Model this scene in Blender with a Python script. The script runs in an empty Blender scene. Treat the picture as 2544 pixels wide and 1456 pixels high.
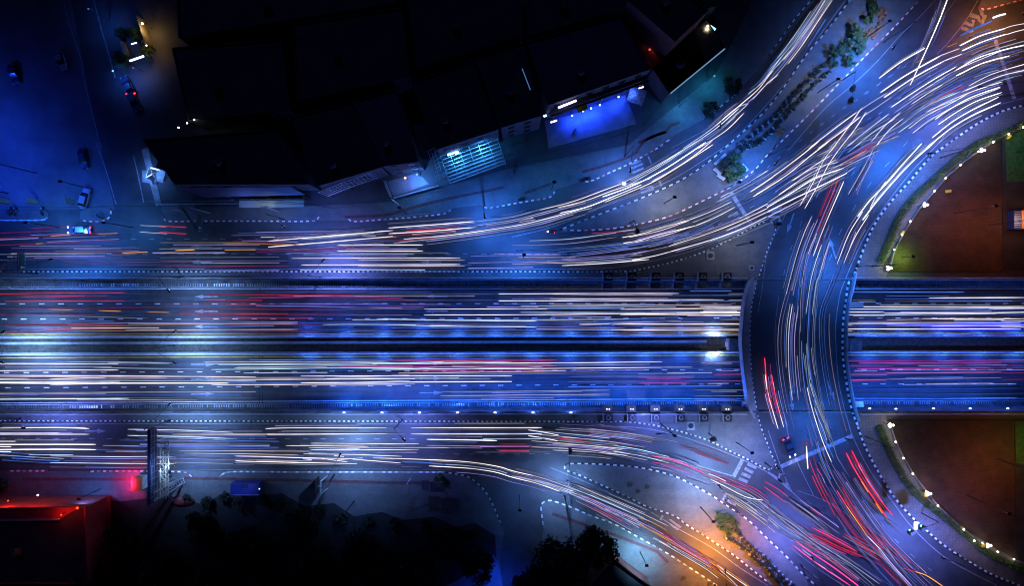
import bpy, bmesh, math, random
from mathutils import Vector
random.seed(7)
R = math.radians
scn = bpy.context.scene
COL = scn.collection

# ------------------------------------------------------------------ camera, sky, exposure
H = 140.0            # drone height in metres, looking straight down
S = 11.84            # picture units of the layout survey per metre at street level
CX, CY = 1272.0, 728.0
cam_d = bpy.data.cameras.new('drone_camera')
cam = bpy.data.objects.new('drone_camera', cam_d); COL.objects.link(cam)
cam.location = (0, 0, H)
cam_d.sensor_fit = 'HORIZONTAL'
cam_d.angle = 2 * math.atan((2544 / S / 2) / H)
cam_d.clip_end = 2000
scn.camera = cam
world = bpy.data.worlds.new('World'); scn.world = world
world.use_nodes = True
wn = world.node_tree
sky = wn.nodes.new('ShaderNodeTexSky'); sky.sky_type = 'NISHITA'; sky.sun_disc = False
sky.sun_elevation = R(2); sky.sun_rotation = R(200)
wn.nodes['Background'].inputs['Strength'].default_value = 0.00035
wn.links.new(sky.outputs['Color'], wn.nodes['Background'].inputs['Color'])
blue_fill_d = bpy.data.lights.new('blue_fill_light', 'SUN'); blue_fill_d.energy = 0.10; blue_fill_d.angle = R(0.5)
blue_fill_d.color = (.12, .16, 1)  # added weak blue fill that keeps the roofs from going black
blue_fill = bpy.data.objects.new('blue_fill_light', blue_fill_d); COL.objects.link(blue_fill)
blue_fill.rotation_euler = (R(40), 0, R(200))
scn.view_settings.view_transform = 'Standard'
scn.view_settings.look = 'None'
scn.view_settings.exposure = 0.0
scn.view_settings.gamma = 1.0
scn.cycles.max_bounces = 4
scn.cycles.pixel_filter_type = 'BLACKMAN_HARRIS'
scn.cycles.filter_width = 1.1
scn.cycles.diffuse_bounces = 2
scn.cycles.use_light_tree = True
scn.cycles.caustics_reflective = False
scn.cycles.caustics_refractive = False
scn.cycles.sample_clamp_indirect = 3.0

# ------------------------------------------------------------------ helpers
def P(dx, dy, z=0.0):
    """survey point -> world point at height z (plan survey taken from the drone)"""
    f = (H - z) / H
    return Vector(((dx - CX) / S * f, (CY - dy) / S * f, z))
def zr(x):
    """height of the sunken road at world x"""
    t = min(max((x + 107) / 160.0, 0), 1)
    return -0.8 - 5.9 * t - (0.0 if x > -107 else 0)
ROW = {'A': (0.0, .25308), 'B': (350.9, .25308), 'C': (701.8, .25308), 'D': (1052.7, .27711)}
COLX = [0, 636, 1272, 1908]
def T(tile, x, y):
    y0, k = ROW[tile[0]]
    return (COLX[int(tile[1])] + x * k, y0 + y * k)
def pts(s):
    """'B2 10,20 30,40 B3 1,2' -> list of survey points; tile X means survey units"""
    out = []; tile = 'X'
    for tok in s.split():
        if ',' in tok:
            a, b = tok.split(',')
            out.append((float(a), float(b)) if tile == 'X' else T(tile, float(a), float(b)))
        else:
            tile = tok
    return out
def smooth(ps, n=6, closed=False):
    """cubic curve through the points, tangents scaled by chord length (no overshoot)"""
    ps = [Vector(p) for p in ps]; N = len(ps)
    if N < 3: return ps
    def tang(i):
        if closed: a, b, c = ps[i - 1], ps[i], ps[(i + 1) % N]
        elif i == 0: return (ps[1] - ps[0]).normalized()
        elif i == N - 1: return (ps[-1] - ps[-2]).normalized()
        else: a, b, c = ps[i - 1], ps[i], ps[i + 1]
        t = c - a
        return t.normalized() if t.length > 1e-9 else (c - b).normalized()
    T_ = [tang(i) for i in range(N)]; out = []
    for i in range(N if closed else N - 1):
        p, q = ps[i], ps[(i + 1) % N]; L = (q - p).length; m0, m1 = T_[i] * L, T_[(i + 1) % N] * L
        for k in range(n):
            t = k / n; t2 = t * t; t3 = t2 * t
            out.append(p * (2 * t3 - 3 * t2 + 1) + m0 * (t3 - 2 * t2 + t) + q * (3 * t2 - 2 * t3) + m1 * (t3 - t2))
    if not closed: out.append(ps[-1])
    return out
def resample(ps, step):
    out = [ps[0].copy()]; acc = 0.0
    for a, b in zip(ps, ps[1:]):
        d = (b - a).length
        if d < 1e-6: continue
        pos = step - acc
        while pos <= d:
            out.append(a.lerp(b, pos / d)); pos += step
        acc = d - (pos - step)
    return out
def perp(a, b):
    d = b - a; n = Vector((-d.y, d.x, 0)); 
    return n.normalized() if n.length > 1e-9 else Vector((0, 1, 0))
def normals(ps):
    ns = []
    for i in range(len(ps)):
        a = ps[max(i - 1, 0)]; b = ps[min(i + 1, len(ps) - 1)]
        ns.append(perp(a, b))
    return ns
def offset(ps, d):
    return [p + n * d for p, n in zip(ps, normals(ps))]

def setp(o, label=None, cat=None, group=None, kind=None):
    if label: o['label'] = label
    if cat: o['category'] = cat
    if group: o['group'] = group
    if kind: o['kind'] = kind
    return o
def new(name, me, parent=None, loc=None, label=None, cat=None, group=None, kind=None):
    o = bpy.data.objects.new(name, me); COL.objects.link(o)
    if parent: o.parent = parent
    if loc is not None: o.location = loc
    return setp(o, label, cat, group, kind)
def empty(name, loc, label, cat, group=None, rz=0.0, kind=None):
    o = new(name, None, None, loc, label, cat, group, kind); o.rotation_euler = (0, 0, rz); o.empty_display_size = .3
    return o
def copy_tree(o, parent=None):
    c = o.copy(); COL.objects.link(c)
    if parent: c.parent = parent
    for ch in [x for x in o.children]:
        copy_tree(ch, c)
    return c

class MB:
    """collects vertices and faces of ONE mesh"""
    def __init__(s): s.v = []; s.f = []; s.m = []
    def face(s, vs, m=0):
        b = len(s.v); s.v += [tuple(v) for v in vs]; s.f.append(tuple(range(b, b + len(vs)))); s.m.append(m)
    def box(s, x0, x1, y0, y1, z0, z1, m=0, bev=0.0):
        if bev > 0:
            c = bev
            ring = [(x0 + c, y0), (x1 - c, y0), (x1, y0 + c), (x1, y1 - c), (x1 - c, y1), (x0 + c, y1), (x0, y1 - c), (x0, y0 + c)]
            s.prism(ring, z0, z1 - c * .6, m, cap=False)
            top = [(min(max(x, x0 + c), x1 - c), min(max(y, y0 + c), y1 - c)) for x, y in ring]
            b = len(s.v)
            s.v += [(x, y, z1 - c * .6) for x, y in ring] + [(x, y, z1) for x, y in top]
            for i in range(8):
                j = (i + 1) % 8; s.f.append((b + i, b + j, b + 8 + j, b + 8 + i)); s.m.append(m)
            s.f.append(tuple(b + 8 + i for i in range(8))); s.m.append(m)
            return
        s.prism([(x0, y0), (x1, y0), (x1, y1), (x0, y1)], z0, z1, m)
    def prism(s, poly, z0, z1, m=0, cap=True, mtop=None, bottom=True):
        n = len(poly); b = len(s.v)
        s.v += [(p[0], p[1], z0) for p in poly] + [(p[0], p[1], z1) for p in poly]
        for i in range(n):
            j = (i + 1) % n; s.f.append((b + i, b + j, b + n + j, b + n + i)); s.m.append(m)
        if cap:
            s.f.append(tuple(b + n + i for i in range(n))); s.m.append(m if mtop is None else mtop)
            if bottom: s.f.append(tuple(b + n - 1 - i for i in range(n))); s.m.append(m)
    def bar(s, a, b, w, h=None, m=0):
        """rectangular bar between two points"""
        a = Vector(a); b = Vector(b); h = h or w; d = (b - a).normalized()
        up = Vector((0, 0, 1)) if abs(d.z) < .95 else Vector((1, 0, 0))
        sx = d.cross(up).normalized() * w / 2; sy = sx.cross(d).normalized() * h / 2
        i = len(s.v)
        for p in (a, b):
            s.v += [tuple(p - sx - sy), tuple(p + sx - sy), tuple(p + sx + sy), tuple(p - sx + sy)]
        s.f += [(i + 3, i + 2, i + 1, i), (i + 4, i + 5, i + 6, i + 7)] + [(i + k, i + (k + 1) % 4, i + 4 + (k + 1) % 4, i + 4 + k) for k in range(4)]
        s.m += [m] * 6
    def tube(s, path, r, n=8, m=0, cap=True):
        path = [Vector(p) for p in path]; rs = r if isinstance(r, (list, tuple)) else [r] * len(path)
        b = len(s.v); L = len(path)
        for i, p in enumerate(path):
            d = (path[min(i + 1, L - 1)] - path[max(i - 1, 0)]).normalized()
            up = Vector((0, 0, 1)) if abs(d.z) < .95 else Vector((1, 0, 0))
            sx = d.cross(up).normalized(); sy = sx.cross(d)
            for k in range(n):
                a = 2 * math.pi * k / n
                s.v.append(tuple(p + (sx * math.cos(a) + sy * math.sin(a)) * rs[i]))
        for i in range(L - 1):
            for k in range(n):
                k2 = (k + 1) % n
                s.f.append((b + i * n + k, b + i * n + k2, b + (i + 1) * n + k2, b + (i + 1) * n + k)); s.m.append(m)
        if cap:
            s.f.append(tuple(b + n - 1 - k for k in range(n))); s.f.append(tuple(b + (L - 1) * n + k for k in range(n))); s.m += [m, m]
    def ball(s, c, r, n=10, k=6, m=0, sq=(1, 1, 1)):
        b = len(s.v); c = Vector(c)
        for i in range(k + 1):
            ph = math.pi * i / k
            for j in range(n):
                a = 2 * math.pi * j / n
                s.v.append((c.x + r * sq[0] * math.sin(ph) * math.cos(a), c.y + r * sq[1] * math.sin(ph) * math.sin(a), c.z + r * sq[2] * math.cos(ph)))
        for i in range(k):
            for j in range(n):
                j2 = (j + 1) % n
                s.f.append((b + i * n + j, b + (i + 1) * n + j, b + (i + 1) * n + j2, b + i * n + j2)); s.m.append(m)
    def ribbon(s, ps, w, dz=0.0, m=0):
        ns = normals(ps); b = len(s.v)
        for p, n in zip(ps, ns):
            s.v += [(p.x + n.x * w / 2, p.y + n.y * w / 2, p.z + dz), (p.x - n.x * w / 2, p.y - n.y * w / 2, p.z + dz)]
        for i in range(len(ps) - 1):
            s.f.append((b + 2 * i, b + 2 * i + 1, b + 2 * i + 3, b + 2 * i + 2)); s.m.append(m)
    def mesh(s, name, mats, smooth_=False):
        me = bpy.data.meshes.new(name)
        me.from_pydata(s.v, [], s.f)
        for m in (mats if isinstance(mats, (list, tuple)) else [mats]): me.materials.append(m)
        me.polygons.foreach_set('material_index', s.m)
        if smooth_: me.polygons.foreach_set('use_smooth', [True] * len(s.f))
        me.validate(); me.update()
        bm = bmesh.new(); bm.from_mesh(me)
        bmesh.ops.recalc_face_normals(bm, faces=[f for f in bm.faces if True])
        bm.to_mesh(me); bm.free()
        return me
    def build(s, name, mats, parent=None, loc=None, label=None, cat=None, group=None, kind=None, sm=False):
        return new(name, s.mesh(name, mats, sm), parent, loc, label, cat, group, kind)

def up_sheet(mb):
    """flat sheets keep their face up"""
    return mb

# ------------------------------------------------------------------ materials
MATS = {}
def base_mat(name, col, rough=.7, metal=0.0, noise=0.0, nscale=1.0, bump=0.0, bscale=20.0, spec=.5, col2=None, detail=6):
    m = bpy.data.materials.new(name); m.use_nodes = True; nt = m.node_tree; N = nt.nodes; Lk = nt.links
    b = N['Principled BSDF']
    b.inputs['Base Color'].default_value = (*col, 1); b.inputs['Roughness'].default_value = rough
    b.inputs['Metallic'].default_value = metal
    if 'Specular IOR Level' in b.inputs: b.inputs['Specular IOR Level'].default_value = spec
    if noise or bump:
        tc = N.new('ShaderNodeTexCoord')
    if noise:
        nz = N.new('ShaderNodeTexNoise'); nz.inputs['Scale'].default_value = nscale; nz.inputs['Detail'].default_value = detail
        nz.inputs['Roughness'].default_value = .65
        Lk.new(tc.outputs['Object'], nz.inputs['Vector'])
        rp = N.new('ShaderNodeValToRGB')
        c2 = col2 or tuple(min(1, c * (1 + noise)) for c in col); c1 = tuple(c * (1 - noise) for c in col)
        rp.color_ramp.elements[0].position = .32; rp.color_ramp.elements[1].position = .68
        rp.color_ramp.elements[0].color = (*c1, 1); rp.color_ramp.elements[1].color = (*c2, 1)
        Lk.new(nz.outputs['Fac'], rp.inputs['Fac']); Lk.new(rp.outputs['Color'], b.inputs['Base Color'])
    if bump:
        n2 = N.new('ShaderNodeTexNoise'); n2.inputs['Scale'].default_value = bscale; n2.inputs['Detail'].default_value = 4
        Lk.new(tc.outputs['Object'], n2.inputs['Vector'])
        bp = N.new('ShaderNodeBump'); bp.inputs['Strength'].default_value = bump; bp.inputs['Distance'].default_value = .05
        Lk.new(n2.outputs['Fac'], bp.inputs['Height']); Lk.new(bp.outputs['Normal'], b.inputs['Normal'])
    MATS[name] = m
    return m
def paver_mat(name, c1, c2, mortar, scale, rot=0.0, stain=.35, bw=.5, rh=.25, ms=.02):
    m = bpy.data.materials.new(name); m.use_nodes = True; nt = m.node_tree; N = nt.nodes; Lk = nt.links
    b = N['Principled BSDF']; b.inputs['Roughness'].default_value = .75
    tc = N.new('ShaderNodeTexCoord'); mp = N.new('ShaderNodeMapping'); mp.inputs['Rotation'].default_value = (0, 0, rot)
    Lk.new(tc.outputs['Object'], mp.inputs['Vector'])
    br = N.new('ShaderNodeTexBrick'); br.inputs['Scale'].default_value = scale
    br.inputs['Color1'].default_value = (*c1, 1); br.inputs['Color2'].default_value = (*c2, 1); br.inputs['Mortar'].default_value = (*mortar, 1)
    br.inputs['Mortar Size'].default_value = ms; br.inputs['Brick Width'].default_value = bw; br.inputs['Row Height'].default_value = rh
    Lk.new(mp.outputs['Vector'], br.inputs['Vector'])
    nz = N.new('ShaderNodeTexNoise'); nz.inputs['Scale'].default_value = .35; nz.inputs['Detail'].default_value = 8; nz.inputs['Roughness'].default_value = .7
    Lk.new(tc.outputs['Object'], nz.inputs['Vector'])
    mr = N.new('ShaderNodeMapRange'); mr.inputs['From Min'].default_value = .3; mr.inputs['From Max'].default_value = .7
    mr.inputs['To Min'].default_value = 1 - stain; mr.inputs['To Max'].default_value = 1 + stain * .4
    Lk.new(nz.outputs['Fac'], mr.inputs['Value'])
    mx = N.new('ShaderNodeMix'); mx.data_type = 'RGBA'; mx.blend_type = 'MULTIPLY'; mx.inputs['Factor'].default_value = 1
    Lk.new(br.outputs['Color'], mx.inputs['A']); Lk.new(mr.outputs['Result'], mx.inputs['B'])
    Lk.new(mx.outputs['Result'], b.inputs['Base Color'])
    MATS[name] = m
    return m
def emit_mat(name, col, st):
    if name in MATS: return MATS[name]
    m = bpy.data.materials.new(name); m.use_nodes = True; nt = m.node_tree
    nt.nodes.remove(nt.nodes['Principled BSDF'])
    e = nt.nodes.new('ShaderNodeEmission'); e.inputs['Color'].default_value = (*col, 1); e.inputs['Strength'].default_value = st
    nt.links.new(e.outputs['Emission'], nt.nodes['Material Output'].inputs['Surface'])
    MATS[name] = m
    return m
def trail_mat(name, col, st):
    """light of passing lamps: brightness wavers along the line"""
    if name in MATS: return MATS[name]
    m = emit_mat(name, col, st); nt = m.node_tree; N = nt.nodes; Lk = nt.links
    tc = N.new('ShaderNodeTexCoord'); nz = N.new('ShaderNodeTexNoise'); nz.inputs['Scale'].default_value = .11; nz.inputs['Detail'].default_value = 3
    mr = N.new('ShaderNodeMapRange'); mr.inputs['From Min'].default_value = .3; mr.inputs['From Max'].default_value = .7; mr.inputs['To Min'].default_value = st * .55; mr.inputs['To Max'].default_value = st * 1.5
    Lk.new(tc.outputs['Object'], nz.inputs['Vector']); Lk.new(nz.outputs['Fac'], mr.inputs['Value']); Lk.new(mr.outputs['Result'], N['Emission'].inputs['Strength'])
    return m
ASPH = base_mat('asphalt', (.055, .055, .06), .62, noise=.35, nscale=.22, bump=.25, bscale=9, col2=(.075, .073, .075), detail=9)
ASPH2 = base_mat('asphalt_worn', (.05, .05, .055), .6, noise=.35, nscale=.3, bump=.25, bscale=9, detail=9)
def lane_mat(name):
    """asphalt darkened by tyres in long streaks along the driving direction"""
    m = ASPH2.copy(); m.name = name; nt = m.node_tree; N = nt.nodes; Lk = nt.links; b = N['Principled BSDF']
    src = b.inputs['Base Color'].links[0].from_socket
    tc = N.new('ShaderNodeTexCoord'); mp = N.new('ShaderNodeMapping'); mp.inputs['Scale'].default_value = (.025, 1.6, 1)
    nz = N.new('ShaderNodeTexNoise'); nz.inputs['Scale'].default_value = 1; nz.inputs['Detail'].default_value = 6
    Lk.new(tc.outputs['Object'], mp.inputs['Vector']); Lk.new(mp.outputs['Vector'], nz.inputs['Vector'])
    mr = N.new('ShaderNodeMapRange'); mr.inputs['From Min'].default_value = .3; mr.inputs['From Max'].default_value = .7; mr.inputs['To Min'].default_value = .55; mr.inputs['To Max'].default_value = 1.35
    Lk.new(nz.outputs['Fac'], mr.inputs['Value'])
    mx = N.new('ShaderNodeMix'); mx.data_type = 'RGBA'; mx.blend_type = 'MULTIPLY'; mx.inputs['Factor'].default_value = 1
    Lk.new(src, mx.inputs['A']); Lk.new(mr.outputs['Result'], mx.inputs['B']); Lk.new(mx.outputs['Result'], b.inputs['Base Color'])
    return m
ASPHL = lane_mat('asphalt_lanes')
EARTH = base_mat('bare_ground', (.02, .021, .022), .9, noise=.5, nscale=.3, bump=.3, bscale=3, detail=9)
PLAZA = base_mat('plaza_concrete', (.12, .12, .13), .8, noise=.3, nscale=.16, bump=.2, bscale=4, detail=9)
PAVE = paver_mat('grey_pavers', (.13, .13, .13), (.16, .157, .153), (.06, .06, .06), 1.1)
PAVE2 = paver_mat('slab_pavers', (.15, .14, .125), (.18, .165, .15), (.06, .06, .055), .55, R(-50), .3)
REDT = base_mat('red_tactile_tiles', (.12, .04, .038), .8, noise=.4, nscale=1.2)
CONC = base_mat('concrete', (.30, .30, .29), .8, noise=.35, nscale=.5, bump=.15, bscale=6, detail=9)
CONCD = base_mat('post_shadow_concrete', (.11, .11, .105), .85, noise=.55, nscale=.5, bump=.2, bscale=6, detail=9)
PALEC = base_mat('pale_concrete', (.5, .5, .5), .7, noise=.3, nscale=.7, detail=8)
WHITE = base_mat('white_paint', (.75, .75, .75), .6, noise=.3, nscale=1.4, detail=9)
WORN = base_mat('worn_white_paint', (.26, .26, .27), .7, noise=.5, nscale=1.6, detail=9)
YELL = base_mat('yellow_paint', (.7, .45, .05), .6, noise=.3, nscale=.8)
BLACK = base_mat('black_paint', (.015, .015, .017), .6)
KRED = base_mat('red_paint', (.35, .03, .035), .6, noise=.3, nscale=1.5)
KGRIME = base_mat('kerb_grimy_paint', (.38, .38, .37), .7, noise=.5, nscale=2)
KWHITE = base_mat('kerb_white_paint', (.8, .8, .8), .6, noise=.2, nscale=2)
METAL = base_mat('galvanised_steel', (.35, .36, .38), .4, .8)
DARKM = base_mat('dark_steel', (.03, .03, .033), .5, .5)
PALEM = base_mat('pale_painted_steel', (.55, .56, .58), .45, .2)
GREENS = base_mat('sign_green', (.01, .09, .05), .5)
ROOF = base_mat('roof_sheet', (.06, .06, .065), .7, noise=.4, nscale=.3)
ROOFB = base_mat('roof_blue_sheet', (.07, .08, .11), .6, noise=.4, nscale=.3)
WALL = base_mat('rendered_wall', (.09, .09, .095), .85, noise=.3, nscale=.4, detail=8)
WALLS = base_mat('red_shop_wall', (.38, .06, .05), .8, noise=.3, nscale=.4)
WALLR = base_mat('red_brown_wall', (.16, .05, .04), .85, noise=.3, nscale=.4)
GLASS = base_mat('dark_glass', (.02, .025, .03), .1, 0)
LAWN = paver_mat('turf', (.07, .034, .014), (.04, .022, .01), (.028, .015, .007), 1.7, R(3), .75, .5, .5, .08)
SOIL = base_mat('planting_soil', (.06, .055, .04), .95, noise=.6, nscale=1.5, bump=.5, bscale=5)
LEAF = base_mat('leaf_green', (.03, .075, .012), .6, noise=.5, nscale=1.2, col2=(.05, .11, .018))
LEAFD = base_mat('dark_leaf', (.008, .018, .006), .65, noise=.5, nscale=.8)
BLOOM = base_mat('rust_brown_leaf', (.30, .13, .05), .7, noise=.4, nscale=4)
BARK = base_mat('bark', (.09, .065, .045), .9, noise=.4, nscale=4)
TERRA = base_mat('terracotta', (.3, .12, .06), .8)
RUBBER = base_mat('rubber', (.02, .02, .02), .8)
RSIGN = base_mat('red_sign_panel', (.5, .03, .02), .5)
CARD = base_mat('car_paint_dark', (.03, .05, .09), .25)
CARB = base_mat('car_paint_blue_grey', (.08, .12, .2), .25)
CARS = base_mat('car_paint_silver', (.4, .41, .43), .3, .3)
BLUEP = base_mat('blue_panel', (.02, .04, .2), .5)
ORANGEP = base_mat('orange_panel', (.6, .25, .08), .6)
YELF = base_mat('yellow_plastic', (.7, .45, .02), .5)

# light helper: a light parented to the given object
def child_light(parent, loc, col, power, size=.5, kind='AREA', spread=R(140)):
    d = bpy.data.lights.new('child_light', kind); d.energy = power; d.color = col
    if kind == 'AREA': d.shape = 'DISK'; d.size = size; d.spread = spread
    else: d.shadow_soft_size = size
    o = bpy.data.objects.new('child_light', d); COL.objects.link(o); o.parent = parent; o.location = loc
    return o

# ================================================================== SETTING
YN = (CY - 691) / S      # north coping of the sunken road
YS = (CY - 1026) / S     # south coping
def struct(mb, name, mats, label, cat):
    return mb.build(name, mats, None, None, label, cat, None, 'structure')
b = MB(); b.face([(-420, YN, 0), (420, YN, 0), (420, 320, 0), (-420, 320, 0)])
struct(b, 'road_surface', ASPH, 'dark asphalt of the surface road and street north of the sunken road', 'road')
b = MB(); b.face([(-420, -320, 0), (420, -320, 0), (420, YS, 0), (-420, YS, 0)])
struct(b, 'road_surface', ASPH, 'dark asphalt of the surface road south of the sunken road', 'road')
# sunken road floor
b = MB(); xs = [-420, -107] + [-107 + 8 * i for i in range(1, 21)] + [60, 420]
MN0, MN1 = (CY - 839.5) / S, (CY - 880) / S
for x0, x1 in zip(xs, xs[1:]):
    for ya, yb in ((YN, MN0), (MN0, MN1), (MN1, YS)):
        zz = 0.0
        b.face([(x0, yb, zr(x0) + zz), (x1, yb, zr(x1) + zz), (x1, ya, zr(x1) + zz), (x0, ya, zr(x0) + zz)])
struct(b, 'sunken_road', ASPHL, 'dual carriageway sunk below street level running under the curved bridge', 'road')
# retaining walls of the underpass
def long_wall(y0, y1, ztop, label, m=CONCD, zoff=-.2, name='retaining_wall', x0=-420, x1=420, kind=None):
    b = MB(); X = [x for x in xs if x0 < x < x1]; X = [x0] + X + [x1]
    for a, c in zip(X, X[1:]):
        za, zb = zr(a) + zoff, zr(c) + zoff
        ta, tb = ztop(a), ztop(c)
        i = len(b.v)
        b.v += [(a, y0, za), (a, y1, za), (a, y1, ta), (a, y0, ta), (c, y0, zb), (c, y1, zb), (c, y1, tb), (c, y0, tb)]
        b.f += [(i, i + 4, i + 7, i + 3), (i + 1, i + 2, i + 6, i + 5), (i + 3, i + 7, i + 6, i + 2)]; b.m += [0] * 3
    return b.build(name, m, None, None, label, 'wall', None, kind)
long_wall(YN - .35, YN + .002, lambda x: .32, 'stained concrete retaining wall along the north side of the sunken road')
long_wall(YS - .002, YS + .35, lambda x: .32, 'stained concrete retaining wall along the south side of the sunken road')
# side walkways in the trench (raised ledges with drain)
def strip(y0, y1, zoff, name, m, label, cat='walkway', x0=-420, x1=420):
    b = MB(); X = [x0] + [x for x in xs if x0 < x < x1] + [x1]
    for a, c in zip(X, X[1:]):
        i = len(b.v)
        for x in (a, c):
            z = zr(x); b.v += [(x, y0, z - .1), (x, y0, z + zoff), (x, y1, z + zoff), (x, y1, z - .1)]
        b.f += [(i, i + 4, i + 5, i + 1), (i + 1, i + 5, i + 6, i + 2), (i + 2, i + 6, i + 7, i + 3)]; b.m += [0] * 3
    return struct(b, name, m, label, cat)
strip((CY - 703) / S, YN - .36, .45, 'walkway', CONCD, 'dark concrete ledge under the north wall of the sunken road')
strip((CY - 712.5) / S, (CY - 703.2) / S, .2, 'drain_channel', CONCD, 'drain channel strip beside the westbound sunken lanes')
strip(YS + .36, (CY - 1018) / S, .45, 'walkway', CONCD, 'dark concrete ledge under the south wall of the sunken road')
strip((CY - 1017.8) / S, (CY - 1010) / S, .2, 'drain_channel', CONCD, 'drain channel strip beside the eastbound sunken lanes')
for yc, lab in ((707.8, 'row of drain gratings beside the westbound sunken lanes'), (1013.8, 'row of drain gratings beside the eastbound sunken lanes')):
    b = MB(); y = (CY - yc) / S
    x = -112.0; rr = random.Random(3)
    while x < 112:
        if rr.random() < .82:
            z = zr(x) + .2
            b.box(x, x + .22, y - .30, y + .30, z - .02, z + .05)
        x += .5
    struct(b, 'drain_grating', METAL, lab, 'drain')
# median: two barriers with a sunken channel between
def barrier(yc, label):
    b = MB(); X = [-420] + [x for x in xs if -420 < x < 420] + [420]
    prof = [(-.32, 0), (-.30, .1), (-.14, .35), (-.11, .95), (.11, .95), (.14, .35), (.30, .1), (.32, 0)]
    base = len(b.v)
    for x in X:
        for py, pz in prof: b.v.append((x, yc + py, zr(x) + pz))
    n = len(prof)
    for i in range(len(X) - 1):
        for k in range(n - 1):
            b.f.append((base + i * n + k, base + i * n + k + 1, base + (i + 1) * n + k + 1, base + (i + 1) * n + k)); b.m.append(0)
    return b.build('concrete_barrier', PALEC, None, None, label, 'barrier', 'concrete barriers of the median')
barrier((CY - 838.6) / S, 'pale concrete crash barrier beside the westbound yellow line')
barrier((CY - 881.3) / S, 'pale concrete crash barrier beside the eastbound yellow line')
long_wall((CY - 857) / S, (CY - 850.5) / S, lambda x: zr(x) + .55, 'low pale concrete ledge inside the dark median', CONC, -.2, 'median_ledge', -420, 42.5, 'structure')
# median soil
b = MB()
for a, c in zip(xs, xs[1:]):
    b.face([(a, MN1 + .3, zr(a) + .06), (c, MN1 + .3, zr(c) + .06), (c, MN0 - .3, zr(c) + .06), (a, MN0 - .3, zr(a) + .06)])
struct(b, 'median_soil', SOIL, 'dark planted soil strip between the two median barriers', 'soil')

# ------------------------------------------------------------------ bridge
W_OUT = 'X 1868,690 C2 2330,0 2280,200 2260,400 2250,600 2265,800 2290,1000 2320,1200 2350,1290 X 1871,1038'
E_OUT = 'X 2123,678 2115.5,719 2107,752 2101.5,790 2099.5,843 2100.5,889 2106,930 2115,983 2125,1026 2131,1044'
W_KERB = 'X 1881,695 C2 2390,50 2350,230 2335,500 2335,620 2350,880 2380,1120 X 1881,1022'
wo = smooth([P(*p) for p in pts(W_OUT)], 5); eo = smooth([P(*p) for p in pts(E_OUT)], 5)
bridge = empty('road_bridge', ((1980 - CX) / S, (CY - 860) / S, 0), 'curved road bridge carrying the junction road over the sunken carriageways', 'bridge')
off = bridge.location
b = MB(); poly = [p - off for p in wo] + [p - off for p in reversed(eo)]
b.prism(poly, -1.15, .004)
b.build('deck', [ASPH], bridge)
def rail_wall(line, w, z0, z1, name, m, parent, off):
    b = MB(); a = offset(line, w / 2); c = offset(line, -w / 2); n = len(line); i = len(b.v)
    for p, q in zip(a, c):
        b.v += [(p.x - off.x, p.y - off.y, z0), (p.x - off.x, p.y - off.y, z1), (q.x - off.x, q.y - off.y, z1), (q.x - off.x, q.y - off.y, z0)]
    for k in range(n - 1):
        for j in range(4):
            j2 = (j + 1) % 4
            b.f.append((i + 4 * k + j, i + 4 * k + j2, i + 4 * (k + 1) + j2, i + 4 * (k + 1) + j)); b.m.append(0)
    b.f += [(i, i + 1, i + 2, i + 3), (i + 4 * n - 1, i + 4 * n - 2, i + 4 * n - 3, i + 4 * n - 4)]; b.m += [0, 0]
    return b.build(name, m, parent)
rail_wall(wo, .36, -1.2, .95, 'parapet', CONC, bridge, off)
rail_wall(eo, .3, -1.2, .9, 'parapet', CONC, bridge, off)
wk = smooth([P(*p) for p in pts(W_KERB)], 5)
b = MB(); b.prism([p - off for p in offset(wo, .2)] + [p - off for p in reversed(wk)], 0, .15)
b.build('side_walkway', CONC, bridge)
for yy in (-2.5, -23.6):
    bb = MB()
    bb.box(wo[0].x - off.x - 1.5, eo[0].x - off.x + 2.5, yy - off.y - .6, yy - off.y + .6, -2.0, -1.16)
    bb.build('bearing_beam', CONC, bridge)
# strip of small drain covers in the bridge gutter
b = MB(); gl = resample(offset(wk, -1.1), 1.9)
for p, n in list(zip(gl, normals(gl)))[1:-1]:
    t = Vector((n.y, -n.x, 0))
    b.face([p + t * .62 + n * .45 + Vector((0, 0, .014)), p - t * .5 + n * .45 + Vector((0, 0, .014)), p - t * .62 - n * .45 + Vector((0, 0, .014)), p + t * .5 - n * .45 + Vector((0, 0, .014))])
struct(b, 'road_marking', WORN, 'slanting pale bars in the gutter along the bridge west kerb', 'road marking')

# ------------------------------------------------------------------ pavements
def pave(s, name, m, label, z=.13, sm=4, closed=True, cat='pavement'):
    w = [P(*p) for p in pts(s)]
    if sm: w = smooth(w, sm, True)
    b = MB(); b.prism([(p.x, p.y) for p in w], -.02, z)
    return struct(b, name, m, label, cat)
N2 = ('B2 465,872 850,720 1240,570 1640,390 1890,230 2150,10 A3 0,1060 12,1040 400,500 540,340 800,0 X 2150,-60 2260,-60 2300,-25 '
      'A3 1480,0 1260,240 1000,500 720,790 440,1080 60,1456 B2 2490,150 2400,260 2240,390 2060,490 1800,620 1550,735 1300,800 1000,855 700,875')
pave(N2, 'pavement', PAVE, 'long grey paved island with potted shrubs between slip road and main curve', sm=3)
GW = 'X -30,675 900,675 1400,675 1563,674 B2 1300,1250 1600,1180 1900,1080 2150,960 2350,850 2470,795 B3 0,790 60,810 75,850 40,960 0,1050 B2 2450,1240 2405,1370 X 1868,691.3 1500,691.3 -30,691.3'
pave(GW, 'pavement', PAVE, 'triangular grey paved gore north west of the bridge', sm=0)
GS = 'X -30,1045.5 900,1046.5 1500,1047.7 1563,1048.5 1626,1057 D2 1300,20 1560,85 1780,160 1950,245 2130,330 2280,410 D3 20,410 70,360 40,300 0,200 C2 2430,1380 X 1876,1026.2 1500,1026.2 -30,1026.2'
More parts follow.
